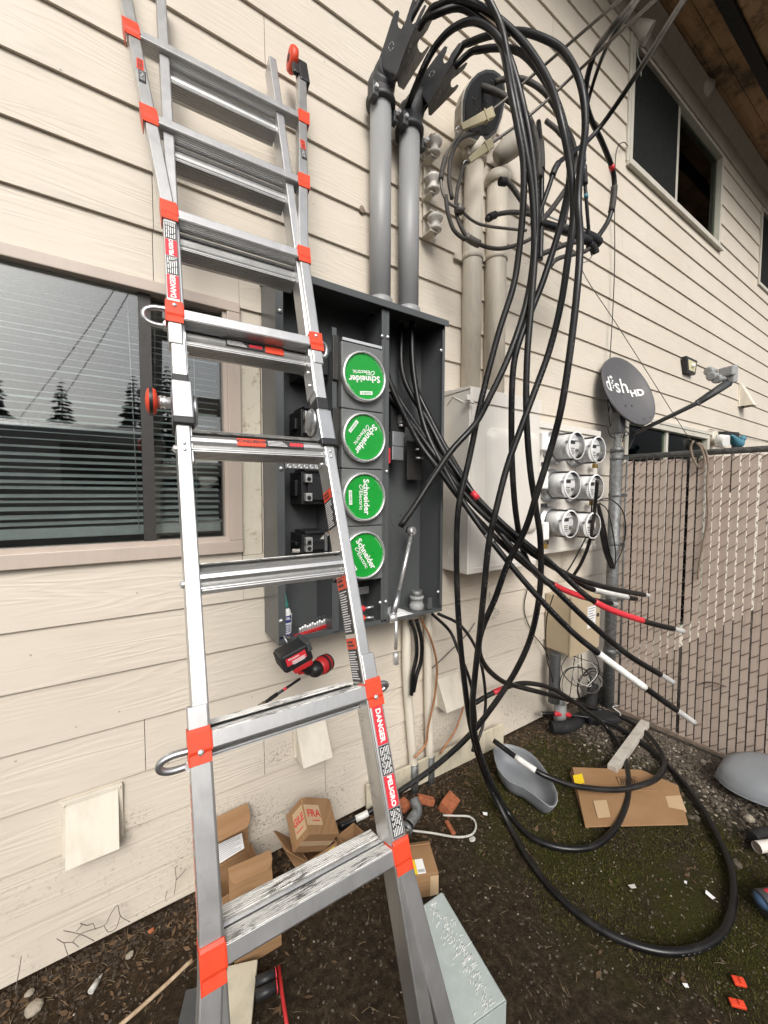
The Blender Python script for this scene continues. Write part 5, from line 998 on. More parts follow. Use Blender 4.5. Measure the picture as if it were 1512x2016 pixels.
wire('bare_wire', 'bent white wire hook on the siding below the meter bank', [(965, 1165, .03), (966, 1190, .03), (982, 1204, .04), (978, 1212, .05), (970, 1214, .05)], .0028, 'rope', n=6)
# ================================================================ TAN TELEPHONE BOX
TX0 = 2.184; tb = thing('utility_box', 'tan utility box low on the wall beside the fence post', 'utility box', (2.34, -.03, .44))
part('box_body', MB().b(TX0, 2.50, -.185, -.023, .455, .80), K['tan'], tb, bevel=.003); part('lid', MB().b(TX0 - .003, 2.503, -.200, -.186, .445, .812), K['tan'], tb, bevel=.004)
c_ = P(1165, 1212, .2); lb = part('paper_label', MB().b(c_.x - .05, c_.x + .045, -.2009, -.2002, c_.z - .075, c_.z + .06), K['paper'], tb)
m = MB()
for i in range(7): m.b(c_.x - .042, c_.x + .036 - (i % 3) * .012, -.2014, -.2009, c_.z + .045 - i * .016, c_.z + .050 - i * .016)
part('print', m, K['greyink'], lb); part('lock', MB().cyl((2.47, -.2, .66), (2.47, -.206, .66), .012, n=12), K['darkframe'], tb)
m = MB().b(2.25, 2.40, -.12, -.05, .801, .835); part('terminal_block', m, K['cream'], tb, bevel=.003)
fx = P(1095, 1320, .12).x; m = MB(); zz = .45; prof = []
for i in range(26): prof += [(.030, -i * .012), (.034, -i * .012 - .004), (.034, -i * .012 - .008)]
cd_ = part('corrugated_conduit', MB().lathe(prof, (fx, -.11, .445), (0, 0, 1), 16), K['dishd'], tb)
cd2 = solo('pipe_stub', MB().lathe([(.036, -.02), (.036, .12), (.028, .12), (.028, .10)], (P(1103, 1390, .12).x, -.12, 0), (0, 0, 1), 20), K['dishl'], 'grey pipe stub standing in the dirt under the utility box', 'pipe')
r = random.Random(3)
for i, (mt, lb_) in enumerate((('cable', 'widest black wire coil under the utility box'), ('rope', 'white wire coil tangled under the utility box'), ('cable', 'lower black wire coil under the utility box'), ('strand', 'grey wire coil under the utility box'), ('cable', 'long black wire loop reaching the ground by the post'))):
    cx_, cy_, R_ = ((1145, 1312, 38), (1150, 1325, 24), (1135, 1345, 34), (1160, 1345, 22), (1165, 1355, 30))[i]; pts = [P(1120 + i * 6, 1288, .10)]
    for j in range(10 + 3 * i): a = j * .75 + i; pts.append(P(cx_ + R_ * math.cos(a) * r.uniform(.8, 1.1), cy_ + R_ * (1.25 if i == 4 else 1.0) * math.sin(a) * r.uniform(.8, 1.1), .14 + .02 * r.random()))
    wire('wire_coil', lb_, pts, .0028 if i != 4 else .0034, mt, 'wire', 'loose wire coils by the fence post', n=6)
wire('thin_cable', 'thin black wire running down left of the utility box', [(1040, 1150, .03), (1032, 1200, .03), (1048, 1245, .03), (1076, 1285, .06), (1092, 1350, .06), (1096, 1395, .06)], .0032, 'cable', n=6)
wire('thin_cable', 'thin black wire crossing the front of the utility box', [(1090, 1170, .22), (1076, 1220, .215), (1076, 1290, .19), (1088, 1340, .12), (1096, 1390, .10)], .0034, 'cable', n=6)
wire('thin_cable', 'pair wire sloping from the meters to the utility box top', [(1166, 985, .18), (1160, 1040, .16), (1140, 1085, .14), (1120, 1120, .12), (1108, 1135, .10)], .005, 'cable')
ob_ = wire('loose_cable', 'stiff dark cable standing in front of the right meters', [(1176, 945, .30), (1172, 990, .28), (1162, 1060, .24), (1146, 1105, .20), (1126, 1138, .14)], .0105, 'cable', 'cable')
m = thing('hose_pipe', 'short black corrugated pipe lying open by the wall corner', 'pipe', G(1100, 1430))
pts = spline([P(1168, 1345, .10), P(1163, 1385, .12), P(1148, 1412, .17), G(1120, 1430, .035), G(1085, 1432, .035)], .006); part('pipe', MB().tube(pts, .034, 16, radii=[.034 if i % 3 else .031 for i in range(len(pts))], caps=False), K['blackm'], m); part('bore', MB().tube(pts[:-1], .029, 14, caps=True), K['blackm'], m)
# ================================================================ CHAIN LINK FENCE
FXX = 2.672; fe = thing('chain_link_fence', 'chain link fence with tan vertical privacy slats', 'fence', (FXX, -1.4, 0))
py0 = -.185; 
part('post', MB().cyl((FXX, py0, -.03), (FXX, py0, 1.70), .038, n=24), K['galv'], fe); part('post_cap', MB().lathe([(.042, 0), (.042, .02), (.036, .03), (.012, .038)], (FXX, py0, 1.70), (0, 0, 1), 20), K['galv'], fe)
for z in (.38, .74, 1.10, 1.42, 1.66): part('tension_band', MB().lathe([(.039, -.012), (.041, -.010), (.041, .010), (.039, .012)], (FXX, py0, z), (0, 0, 1), 22, caps=False).b(FXX - .006, FXX + .006, py0 - .075, py0 - .04, z - .01, z + .01), K['galv'], fe)
part('top_rail', MB().cyl((FXX + .018, py0 - .03, 1.665), (FXX + .018, -3.2, 1.635), .0165, n=16), K['galv'], fe)
part('tension_bar', MB().cyl((FXX, py0 - .066, .02), (FXX, py0 - .066, 1.66), .006, n=8), K['galv'], fe)
part('bottom_board', MB().b(FXX - .012, FXX + .02, -3.2, py0 - .05, -.03, .016), K['strap'], fe)
SP = .0368; r = random.Random(9); y = -.222
for i in range(80):
    yy = y - i * SP; w_ = .0300; zt = 1.635 - .010 * r.random() - (-.0015 * i) * 0; dx = r.uniform(-.0015, .0015)
    if yy < -3.1: break
    m = MB(); lean = r.uniform(-.004, .004); zb = .012 + r.uniform(0, .01); wq = w_ if i not in (9, 21) else .018
    m.prism([(FXX - .002 + dx, yy, zb), (FXX - .002 + dx, yy - wq, zb), (FXX - .002 + dx, yy - wq + lean, zt), (FXX - .002 + dx, yy + lean, zt)], (.0035, 0, 0)); part('slat', m, K['slat'], fe)
m = MB(); H = .0395; yc = -.222 + .004
for i in range(80):
    ya = yc - i * SP; yb = ya - SP
    if yb < -3.15: break
    z = .02; pts = []; k = 0
    while z < 1.66:
        a, b = (ya, yb) if k % 2 == 0 else (yb, ya); xf = FXX - .0065 if k % 2 == 0 else FXX + .0065
        pts += [V((FXX - .001, a, z)), V((xf * .6 + FXX * .4, a + (b - a) * .06, z + H * .14)), V((xf, a + (b - a) * .32, z + H * .36)), V((xf, a + (b - a) * .68, z + H * .64)), V((xf * .6 + FXX * .4, a + (b - a) * .94, z + H * .86))]; z += H; k += 1
    m.tube(pts, .0018, 4, caps=False)
wm = part('wire_mesh', m, K['wire'], fe); wm['kind'] = 'stuff'
# hanging strap on the fence
st = [PX(1366, 868, FXX - .02), PX(1360, 880, FXX - .02), PX(1366, 905, FXX - .02), PX(1378, 921, FXX - .025), PX(1388, 910, FXX - .025), PX(1380, 880, FXX - .025), PX(1372, 872, FXX - .02), PX(1385, 880, FXX - .02), PX(1394, 910, FXX - .018), PX(1392, 960, FXX - .018), PX(1394, 1020, FXX - .018), PX(1386, 1060, FXX - .018), PX(1377, 1110, FXX - .018), PX(1374, 1140, FXX - .018)]
solo('tie_strap', MB().tube(spline(st, .012), .006, 6), K['strap'], 'worn brown strap knotted on the fence top and hanging down', 'strap')
bw = [PX(1384, 1345, FXX - .012), PX(1392, 1343, FXX - .02), PX(1410, 1345, FXX - .022), PX(1430, 1352, FXX - .012)]; solo('wire_stub', MB().tube(spline(bw, .01), .004, 6), K['wire'], 'short bent wire poking from the middle fence slats', 'wire')
# cable hank on the post
hk = []
for i, (mt, lb_) in enumerate((('cable', 'leftmost hanging wire of the hank tied to the fence post'), ('cable', 'middle hanging wire of the hank tied to the fence post'), ('cable', 'right hanging wire of the hank tied to the fence post'), ('cable', 'wide drooping loop of the hank over the fence post'), ('cable', 'innermost loop of the hank over the fence post'))):
    if i < 3: pts = [P(1178, 992, .20), P(1182 + i * 4, 1040, .20), P(1190 + i * 4, 1085, .20), P(1203 + i * 3, 1118, .215)]; rr_ = .0085
    elif i == 3: pts = [P(1178, 985, .21), P(1200, 982, .25), P(1225, 1005, .26), P(1232, 1045, .26), P(1222, 1090, .25), P(1208, 1115, .24)]; rr_ = .0036
    else: pts = [P(1180, 990, .21), P(1196, 1005, .25), P(1206, 1045, .25), P(1212, 1090, .25), P(1210, 1120, .24)]; rr_ = .0036
    wire('wire_hank', lb_, pts, rr_, mt, 'wire', 'black wires hung on the fence post', n=8)
# ================================================================ SATELLITE DISH
ds = thing('satellite_dish', 'dark grey satellite dish with feed arm on a mast behind the fence post', 'satellite dish', (2.74, -.16, 0))
dc = P(1236, 770, .16); nrm = V((-0.10, -0.93, 0.06)); nrm = V((-0.20, -0.90, 0.34)).normalized()
e0 = (P(1280, 815, .17) - P(1192, 724, .17)); 
up_ = V((-.06, 0, 1)); up_ = (up_ - nrm * up_.dot(nrm)).normalized(); rt_ = up_.cross(nrm).normalized()
RA, RB = .222, .262; m = MB(); N_ = 44; rings = []
for f_, d_ in ((1.0, 0), (1.0, .012), (.97, .010), (.85, -.004), (.6, -.026), (.3, -.040), (.02, -.044)): rings.append([dc + rt_ * RA * f_ * math.cos(u) + up_ * RB * f_ * math.sin(u) + nrm * (d_ + .0) for u in [j * 2 * math.pi / N_ for j in range(N_)]])
m._add([p for r_ in rings for p in r_], [(j * N_ + i, j * N_ + (i + 1) % N_, (j + 1) * N_ + (i + 1) % N_, (j + 1) * N_ + i) for j in range(6) for i in range(N_)], True)
rf = part('reflector', m, K['dish'], ds)
m = MB(); rb = []
for f_, d_ in ((1.0, 0), (.85, -.012), (.5, -.040), (.02, -.052)): rb.append([dc + rt_ * RA * f_ * math.cos(u) + up_ * RB * f_ * math.sin(u) + nrm * (d_ - .003) for u in [j * 2 * math.pi / N_ for j in range(N_)]])
m._add([p for r_ in rb for p in r_], [(j * N_ + i, (j + 1) * N_ + i, (j + 1) * N_ + (i + 1) % N_, j * N_ + (i + 1) % N_) for j in range(3) for i in range(N_)], True); part('reflector_back', m, K['dishd'], ds)
tx = (P(1262, 770, .2) - P(1210, 742, .2)).normalized(); tx = (rt_ * .93 - up_ * .30).normalized(); ty = nrm.cross(tx).normalized(); ty = ty if ty.z > 0 else -ty
def dtext(b, s_, u, w_, bold, mat='white'):
    o = dc + rt_ * u + up_ * w_ - nrm * .000; f_ = math.hypot(u / RA, w_ / RB); o = o + nrm * (-.044 + .052 * f_ * f_ + .012)
    mb = text_mb(b, s_, dc + rt_ * u + up_ * w_, rt_, up_, bold=bold)
    for p in mb.v:
        d_ = p - dc; f2 = (d_.dot(rt_) / RA) ** 2 + (d_.dot(up_) / RB) ** 2; p += nrm * (-.0435 + .0525 * f2 + .0025 - d_.dot(nrm))
    part('lettering', mb, K[mat], rf)
dtext('d sh', .150, -.050, .060, .0016); dtext('HD', .070, .125, .005, .0026)
m = MB()
for (u, w_, r_) in ((-.078, .122, .012), (-.066, .098, .008), (-.078, .080, .007), (-.066, .062, .007), (-.077, .046, .006)): f_ = math.hypot(u / RA, w_ / RB); m.lathe([(r_, 0), (r_, .0006)], dc + rt_ * u + up_ * w_ + nrm * (-.0415 + .0525 * f_ * f_), nrm, 12)
part('lettering', m, K['white'], rf)
m = MB()
for (u, w_) in ((-.02, -.09), (.04, -.09), (.06, -.21), (.12, -.20)): f_ = math.hypot(u / RA, w_ / RB); m.ball(dc + rt_ * u + up_ * w_ + nrm * (-.042 + .052 * f_ * f_), .007, 8, 5)
part('bolt', m, K['dishd'], rf)
a0 = P(1252, 852, .20); a1 = P(1376, 792, .62); a2 = P(1436, 752, .70)
am = part('feed_arm', MB().tube([a0, a1], .014, 4), K['dishd'], ds); part('arm_sleeve', MB().tube([a1 + (a0 - a1) * .03, a1 + (a2 - a1) * .45, a2], .02, 4, radii=[.017, .021, .024]), K['dishd'], ds)
lz = V((0, 0, 1)); ld = (P(1392, 735, .66) - P(1440, 735, .70)).normalized(); c_ = P(1437, 738, .70); s2 = ld.cross(lz).normalized()
ln = part('feed_block', MB().ob(c_, ld * .020, s2 * .03, lz * .048).ob(c_ + ld * .025 + lz * .018, ld * .02, s2 * .034, lz * .026), K['dishl'], ds, bevel=.006)
for k_, (px, py, kk) in enumerate(((1398, 731, .66), (1403, 741, .68), (1413, 746, .70))):
    e_ = P(px, py, kk); part('feed_horn', MB().lathe([(.013, -.01), (.014, .03), (.020, .034), (.023, .040), (.022, .052), (.024, .054), (.023, .062), (.016, .064)], e_ - ld * .045, ld, 18), K['dishl'], ds)
mz = P(1225, 858, .16); part('mast', MB().cyl((2.735, -.155, 0), (2.735, -.155, 1.86), .021, n=16), K['galv'], ds)
part('mount_bracket', MB().ob(V((2.745, -.150, 1.90)), V((.035, 0, 0)), V((0, .03, 0)), V((0, 0, .07))).ob(dc - nrm * .100 - up_ * .05, rt_ * .03, up_ * .06, nrm * .03), K['dishd'], ds, bevel=.004)
wire('coax_wire', 'loop of black coax drooping behind the dish mount', [(1200, 800, .12), (1196, 835, .13), (1202, 858, .14), (1220, 862, .16), (1245, 852, .18), (1255, 848, .20)], .0036, 'cable', n=6)
wire('coax_wire', 'tangled black coax below the dish against the door', [(1225, 870, .12), (1232, 850, .13), (1242, 862, .13), (1238, 885, .13), (1250, 850, .14), (1232, 840, .13), (1212, 820, .12)], .0034, 'cable', n=6)
# ================================================================ SMALL FIXTURES ON THE FAR WALL
c_ = P(1354, 722, .03); t = thing('wall_light', 'small dark framed wall light above the dish arm', 'light', (c_.x, -.02, c_.z - .07))
part('housing', MB().prism([(c_.x - .12, -.060, c_.z + .065), (c_.x + .12, -.060, c_.z + .065), (c_.x + .085, -.060, c_.z - .065), (c_.x - .085, -.060, c_.z - .065)], (0, .036, 0)), K['black'], t, bevel=.003); part('lens', MB().prism([(c_.x - .085, -.0625, c_.z + .042), (c_.x + .085, -.0625, c_.z + .042), (c_.x + .062, -.0625, c_.z - .045), (c_.x - .062, -.0625, c_.z - .045)], (0, .002, 0)), K['lamp'], t); part('bulb', MB().ball(V((c_.x, -.068, c_.z)), .018, 10, 6), K['white'], t)
c_ = P(1405, 862, .03); t = thing('security_light', 'white twin security light above the fence top', 'light', (c_.x, -.02, c_.z - .1)); part('base_plate', MB().cyl((c_.x, -.022, c_.z), (c_.x, -.05, c_.z), .07, n=20), K['oldbox'], t)
part('lamp_head', MB().lathe([(.02, 0), (.05, .02), (.055, .09), (.05, .10)], (c_.x - .05, -.07, c_.z - .02), (-.3, -.8, -.3), 18), K['white'], t); part('lamp_head', MB().ob(V((c_.x + .15, -.10, c_.z + .03)), V((.10, -.02, 0)), V((0, .04, 0)), V((0, 0, .03))), K['black'], t, bevel=.006); part('bracket', MB().cyl((c_.x, -.045, c_.z), (c_.x + .08, -.10, c_.z + .03), .015, n=10), K['black'], t)
c_ = P(1450, 872, .40); t = thing('garden_ornament', 'teal plastic bird ornament perched behind the fence top', 'ornament', c_ - V((0, 0, .06)))
part('bird_body', MB().tube(spline([c_ + V((-.13, 0, .05)), c_ + V((-.08, 0, .035)), c_, c_ + V((.08, 0, .0)), c_ + V((.12, 0, .02))], .01), .03, 12, radii=[.006 + .030 * min(1, i / 11) * (1 if i < 18 else max(.35, 1 - (i - 18) * .08)) for i in range(60)]), K['tealb'], t); part('bird_head', MB().ball(c_ + V((.135, 0, .045)), .026, 12, 8).cyl(c_ + V((.165, 0, .045)), c_ + V((.21, 0, .04)), .010, .001, 8), K['tealb'], t); part('perch', MB().cyl(c_ + V((.0, .02, -.40)), c_ + V((.0, .02, -.02)), .012, n=8), K['wire'], t)
wire('coax_wire', 'thin wire stapled along the far wall above the fence', [(1396, 845, .03), (1430, 852, .03), (1470, 860, .03), (1512, 868, .03), (1560, 878, .03)], .003, 'cable', n=6)
for px, py, lb_, e_ in ((1262, 62, 'white round fixture at the top left corner of the upper window', (.05, -.06, -.05)), (1383, 172, 'white round fixture on the frieze above the upper window', (.09, -.03, .0))):
    c_ = P(px, py, .045); dv = V(e_).normalized(); t = thing('eave_fixture', lb_, 'fixture', c_, 'white fixtures under the eave'); part('shell', MB().lathe([(.030, -.07), (.055, -.05), (.060, .0), (.062, .06), (.055, .062), (.052, .02)], c_, dv, 20), K['cream'], t); part('mount', MB().cyl(c_ - dv * .06, V((c_.x - dv.x * .08, -.025, c_.z - dv.z * .08)), .022, n=10), K['cream'], t)
wire('hanging_cord', 'thin white cord hanging from the corner fixture of the upper window', [(1255, 85, .06), (1256, 110, .06), (1262, 125, .06), (1262, 150, .06)], .0035, 'rope', n=6)
# ================================================================ THINGS IN THE OPEN CABINET
FZ = CZ0 + TH
c_ = P(562, 1245, .155); gb = thing('glue_bottle', 'white bottle with green nozzle in the cabinet corner', 'bottle', (c_.x, -.155, FZ)); bx = c_.x
part('bottle_body', MB().lathe([(.018, 0), (.020, .004), (.020, .098), (.017, .108), (.012, .116)], (bx, -.155, FZ), (0, 0, 1), 20, sx=1.0), K['white'], gb); part('nozzle', MB().lathe([(.012, .116), (.011, .130), (.006, .150), (.003, .168)], (bx, -.155, FZ), (0, 0, 1), 14), K['teal'], gb)
for z0, z1 in ((.008, .026), (.066, .092)): part('bottle_label', MB().lathe([(.0204, z0), (.0205, z0 + .001), (.0205, z1)], (bx, -.155, FZ), (0, 0, 1), 20, caps=False), K['navy'], gb)
m = MB()
for i in range(5): m.b(bx - .008, bx + .010, -.1762, -.1757, FZ + .033 + i * .006, FZ + .0355 + i * .006)
part('print', m, K['navy'], gb)
part('lettering', text_mb('GEL', .012, V((bx + .002, -.1762, FZ + .082)), (1, 0, 0), (0, 0, 1), bold=.0004), K['white'], gb)
# socket rail
sr0, sr1 = P(578, 1245, .16), P(646, 1212, .10); srl = thing('socket_rail', 'red rail holding a row of small chrome sockets in the cabinet', 'socket set', (sr0 + sr1) / 2 * V((1, 1, 0)).length * 0 + V(((sr0.x + sr1.x) / 2, -.13, FZ)))
a_ = V((sr0.x + .004, -.160, FZ)); b_ = V((sr0.x + .148, -.115, FZ)); dd = (b_ - a_); part('rail', MB().ob((a_ + b_) / 2 + V((0, 0, .006)), dd / 2, V((.002, -.006, 0)), V((0, 0, .006))), K['red'], srl, bevel=.002)
for i in range(11):
    c_ = a_ + dd * (.18 + i * .078) + V((0, .004, .012)); h_ = .018 + .003 * (i % 3); s_ = part('socket', MB().lathe([(.0055, 0), (.0062, .002), (.0062, h_), (.004, h_ + .002)], c_ + V((0, 0, .0)), (0, 0, 1), 10), K['steel'], srl); part('bit', MB().cyl(c_ + V((0, 0, h_)), c_ + V((0, 0, h_ + .016)), .0025, n=6), K['dishd'], s_)
def sheet(label, pts, lines_n, ky='paper', h=.004):
    t = thing('paper_sheet', label, 'paper', pts[0], 'papers left in the cabinet and boxes'); a, b, c, d = [V(p) for p in pts]; n = (b - a).cross(d - a).normalized(); n = n if n.dot(CAM - a) > 0 else -n
    m = MB(); N = 8; vs = []
    for j in range(N + 1):
        for i in range(N + 1):
            u, w_ = i / N, j / N; p = (a * (1 - u) + b * u) * (1 - w_) + (d * (1 - u) + c * u) * w_; vs.append(p + n * (h * math.sin(u * 3.1) * math.sin(w_ * 2.4 + .3)))
    m._add(vs, [(j * (N + 1) + i, j * (N + 1) + i + 1, (j + 1) * (N + 1) + i + 1, (j + 1) * (N + 1) + i) for j in range(N) for i in range(N)], True); part('sheet', m, K[ky], t)
    m = MB()
    for i in range(lines_n):
        w_ = (i + 1) / (lines_n + 1); ps = []
        for u in (.08, .3, .5, .7, .92 - .2 * (i % 3 == 2)): p = (a * (1 - u) + b * u) * (1 - w_) + (d * (1 - u) + c * u) * w_; ps.append(p + n * (h * math.sin(u * 3.1) * math.sin(w_ * 2.4 + .3) + .0006))
        m.tube(ps, .0008, 4)
    part('print', m, K['greyink'], t); return t
sheet('folded white instruction sheet in front of the socket rail', [(sr0.x + .015, -.184, FZ + .001), (sr0.x + .115, -.184, FZ + .003), (sr0.x + .135, -.148, FZ + .002), (sr0.x + .055, -.150, FZ + .002)], 6)
q_ = P(800, 1205, .17); sheet('curled white paper under the ratchet in the right bay', [(DX + .025, -.186, FZ + .002), (DX + .17, -.184, FZ + .004), (DX + .15, -.085, FZ + .006), (DX + .03, -.09, FZ + .025)], 7, h=.022)
sheet('small slip of paper behind the glue bottle', [(bx + .014, -.10, FZ), (bx + .045, -.09, FZ), (bx + .05, -.085, FZ + .07), (bx + .018, -.095, FZ + .085)], 4)
# screwdrivers
for i, (z, lb_) in enumerate(((.052, 'upper red screwdriver lying in the lower middle bay'), (.018, 'lower red screwdriver lying in the lower middle bay'))):
    c_ = V((.745, -.13, FZ + z)); t = thing('screwdriver', lb_, 'screwdriver', c_, 'red screwdrivers in the cabinet'); dv = V((.9, -.3, .12 if i == 0 else 0)).normalized()
    part('handle', MB().lathe([(.008, 0), (.014, .006), (.012, .03), (.015, .055), (.012, .065), (.007, .07)], c_ - dv * .02, dv, 12), K['redtape' if i == 0 else 'orange'], t); part('shaft', MB().cyl(c_ + dv * .05, c_ + dv * .085, .005, n=10), K['steel'], t)
# ratchet hung over the lower flange
ra = thing('ratchet_wrench', 'long chrome ratchet leaning in the right bay with extension hanging below', 'ratchet', P(768, 1225, .21))
h0, h1, h2 = P(811, 1048, .12), P(785, 1165, .18), P(773, 1212, .20)
part('handle', MB().tube([h0, h1], .0085, 12), K['steel'], ra); part('grip', MB().tube([h1 + (h0 - h1) * .02, h1 + (h2 - h1) * .5, h2], .0145, 14, radii=[.0115, .0145, .0135]), K['zinc'], ra)
part('head', MB().lathe([(.012, -.014), (.020, -.012), (.021, .010), (.014, .014)], P(811, 1046, .125), (0.3, -1, .2), 18), K['steel'], ra); part('head_boss', MB().cyl(P(800, 1042, .10), P(814, 1046, .12), .014, n=14), K['black'], ra)
j0 = P(773, 1216, .205); part('drive_head', MB().lathe([(.014, -.016), (.020, -.014), (.020, .012), (.012, .016)], j0, (1, -.3, .1), 16), K['steel'], ra); part('extension_bar', MB().cyl(P(780, 1222, .215), P(779, 1278, .215), .0075, n=12), K['steel'], ra); part('deep_socket', MB().lathe([(.010, 0), (.0125, .003), (.0125, .048), (.0095, .05), (.008, .044)], P(779, 1308, .215), (0, 0, 1), 14), K['steel'], ra)
# ================================================================ IMPACT DRIVER (battery up, hooked on the cabinet lip)
KD = .285; dr = thing('impact_driver', 'red and black cordless impact driver hanging nose down below the cabinet', 'drill', P(515, 1388, .40))
def fbox(m, pc, w_, h_, d_, ang): 
    a = rad(ang); x = V((math.cos(a), 0, math.sin(a))); z = V((-math.sin(a), 0, math.cos(a))); x = (x + V((0, -.25, 0)) * .0); m.ob(pc, x * w_ / 2, V((0, 1, 0)) * d_ / 2, z * h_ / 2); return x, z
bc = P(578, 1288, KD); m = MB(); bx_, bz_ = fbox(m, bc, .100, .062, .078, 17); bt = part('battery', m, K['black'], dr, bevel=.008)
part('battery_latch', MB().ob(bc + bx_ * .045 + bz_ * .02, bx_ * .008, V((0, .045, 0)), bz_ * .016), K['dishd'], bt, bevel=.003); part('battery_rib', MB().ob(bc - bx_ * .047, bx_ * .006, V((0, .0405, 0)), bz_ * .022), K['blackm'], bt, bevel=.003)
yf_ = V((0, -.0395, 0)); lb = part('battery_label', MB().ob(bc + yf_ - bx_ * .004 + bz_ * .004, bx_ * .034, V((0, .0008, 0)), bz_ * .0125), K['redtape'], bt)
m = MB()
for i in range(4): m.ob(bc + yf_ * 1.03 + bz_ * (.0005 - i * .0035) + bx_ * (.002), bx_ * (.024 - .004 * (i % 2)), V((0, .0004, 0)), bz_ * .0009)
part('print', m, K['paper'], lb); part('lettering', text_mb('Milwaukee', .0085, bc + yf_ * 1.035 + bz_ * .0105 - bx_ * .012, bx_, bz_, bold=.0002), K['white'], lb)
part('battery_seat', MB().ob(bc + bx_ * .012 - bz_ * .040, bx_ * .034, V((0, .032, 0)), bz_ * .012), K['red'], dr, bevel=.006)
g0 = bc + bx_ * .012 - bz_ * .045; g1 = P(612, 1318, KD - .02); part('grip', MB().tube(spline([g0, g0 + (g1 - g0) * .5 - V((0, 0, .004)), g1], .006), .021, 14), K['black'], dr)
part('trigger', MB().ob(P(592, 1322, KD + .0), V((.010, 0, 0)), V((0, .01, 0)), V((0, 0, .007))), K['red'], dr, bevel=.003)
e0, e1 = P(645, 1303, KD - .04), P(592, 1336, KD + .03); ax_ = (e1 - e0)
part('motor_housing', MB().lathe([(.022, 0), (.030, .006), (.032, .025), (.030, .045), (.026, .06)], e0, ax_, 20), K['red'], dr); part('motor_cap', MB().lathe([(.018, -.006), (.0305, 0), (.031, .008)], e0, ax_, 20), K['black'], dr); part('gear_case', MB().lathe([(.027, .058), (.026, .075), (.020, .088), (.012, .094)], e0, ax_, 18), K['black'], dr); part('housing_stripe', MB().lathe([(.0325, .02), (.0328, .022), (.0325, .032)], e0, ax_, 20, caps=False), K['black'], dr)
b0, b1, b2 = P(590, 1337, KD + .03), P(545, 1367, KD + .08), P(512, 1390, KD + .115)
part('bit_holder', MB().tube([b0, b1], .0045, 10), K['black'], dr); part('bit_band', MB().tube([b0 + (b1 - b0) * .62, b0 + (b1 - b0) * .74], .0048, 10), K['redtape'], dr); part('nut_driver', MB().tube([b1, b1 + (b2 - b1) * .45, b1 + (b2 - b1) * .5, b2], .006, 10, radii=[.0062, .0062, .0050, .0058]), K['black'], dr); part('bit_tip', MB().tube([b2 + (b1 - b2) * .25, b2 + (b2 - b1).normalized() * .004], .0066, 8), K['strap'], dr)
part('belt_hook', MB().tube(spline([bc + bz_ * .028 - V((0, -.03, 0)), bc + bz_ * .05 + V((0, .05, 0)), V((bc.x + .02, -CK - .004, CZ0 + .022)), V((bc.x + .02, -CK + .008, CZ0 + .03)), V((bc.x + .02, -CK + .012, CZ0 + .012))], .008), .003, 6), K['zinc'], dr)
# ================================================================ CARDBOARD BOXES
def carton(name, label, c, ang, w_, d_, h_, tilt=None, lid=None, group='small cardboard cartons by the wall', open_top=False, flap=None):
    M = Matrix.Translation(V(c)) @ Matrix.Rotation(rad(ang), 4, 'Z')
    if tilt: M = M @ Matrix.Rotation(rad(tilt[0]), 4, 'X') @ Matrix.Rotation(rad(tilt[1]), 4, 'Y')
    t = thing(name, label, 'box', c, group, M); th = .003
    def bp(nm, mb, mat, par=t, **kw): mb.v = [M @ p for p in mb.v]; return part(nm, mb, mat, par, **kw)
    for nm, b_ in (('side', (-w_ / 2, w_ / 2, -d_ / 2, -d_ / 2 + th, 0, h_)), ('side', (-w_ / 2, w_ / 2, d_ / 2 - th, d_ / 2, 0, h_)), ('side', (-w_ / 2, -w_ / 2 + th, -d_ / 2 + th, d_ / 2 - th, 0, h_)), ('side', (w_ / 2 - th, w_ / 2, -d_ / 2 + th, d_ / 2 - th, 0, h_)), ('base', (-w_ / 2 + th, w_ / 2 - th, -d_ / 2 + th, d_ / 2 - th, .0004, th))):
        bp(nm, MB().b(*b_), K['card'], bevel=.001)
    if not open_top: bp('lid', MB().b(-w_ / 2 + .0005, w_ / 2 - .0005, -d_ / 2 + .0005, d_ / 2 - .0005, h_, h_ + .002), K['card'], bevel=.001)
    def lidflap(ang_, side, ln, rnd=.25, lip=0, lipang=0):      # hinged rounded flap, maybe with a second fold
        p = [(-.5, 0), (-.5, 1 - rnd), (-.46, 1 - rnd * .4), (-.38, 1), (.38, 1), (.46, 1 - rnd * .4), (.5, 1 - rnd), (.5, 0)]
        a = rad(ang_); W_ = w_ if side in 'NS' else d_; vs = []
        for u, w2 in p:
            x, y, z = u * W_, math.cos(a) * ln * w2, math.sin(a) * ln * w2
            if side == 'N': vs.append((x, d_ / 2 + y, h_ + z))
            elif side == 'S': vs.append((-x, -d_ / 2 - y, h_ + z))
            elif side == 'E': vs.append((w_ / 2 + y, -x, h_ + z))
            else: vs.append((-w_ / 2 - y, x, h_ + z))
        mb = MB(); nrm_ = (V(vs[1]) - V(vs[0])).cross(V(vs[3]) - V(vs[0])).normalized() * .0025; mb.prism(vs, nrm_); bp('flap', mb, K['card'])
        if lip:
            a2 = rad(lipang); y0_, z0_ = d_ / 2 + math.cos(a) * ln, h_ + math.sin(a) * ln; vs = []
            for u, w2 in [(-.5, 0), (-.5, .5), (-.46, .82), (-.36, 1), (.36, 1), (.46, .82), (.5, .5), (.5, 0)]: vs.append((u * w_, y0_ - math.cos(a2) * lip * w2, z0_ + .002 + math.sin(a2) * lip * w2))
            mb = MB(); mb.prism(vs, (0, .0008, .0024)); bp('flap', mb, K['card'])
    for f_ in (flap or ()): lidflap(*f_)
    return t, bp
cA, bpA = carton('cardboard_box', 'open cardboard box with printed sheet at the left behind the ladder rail', (.268, -.120, gz(.27, -.12)), 4, .155, .125, .09, open_top=True, flap=((86, 'N', .17, .02, .075, -28), (84, 'E', .03)))
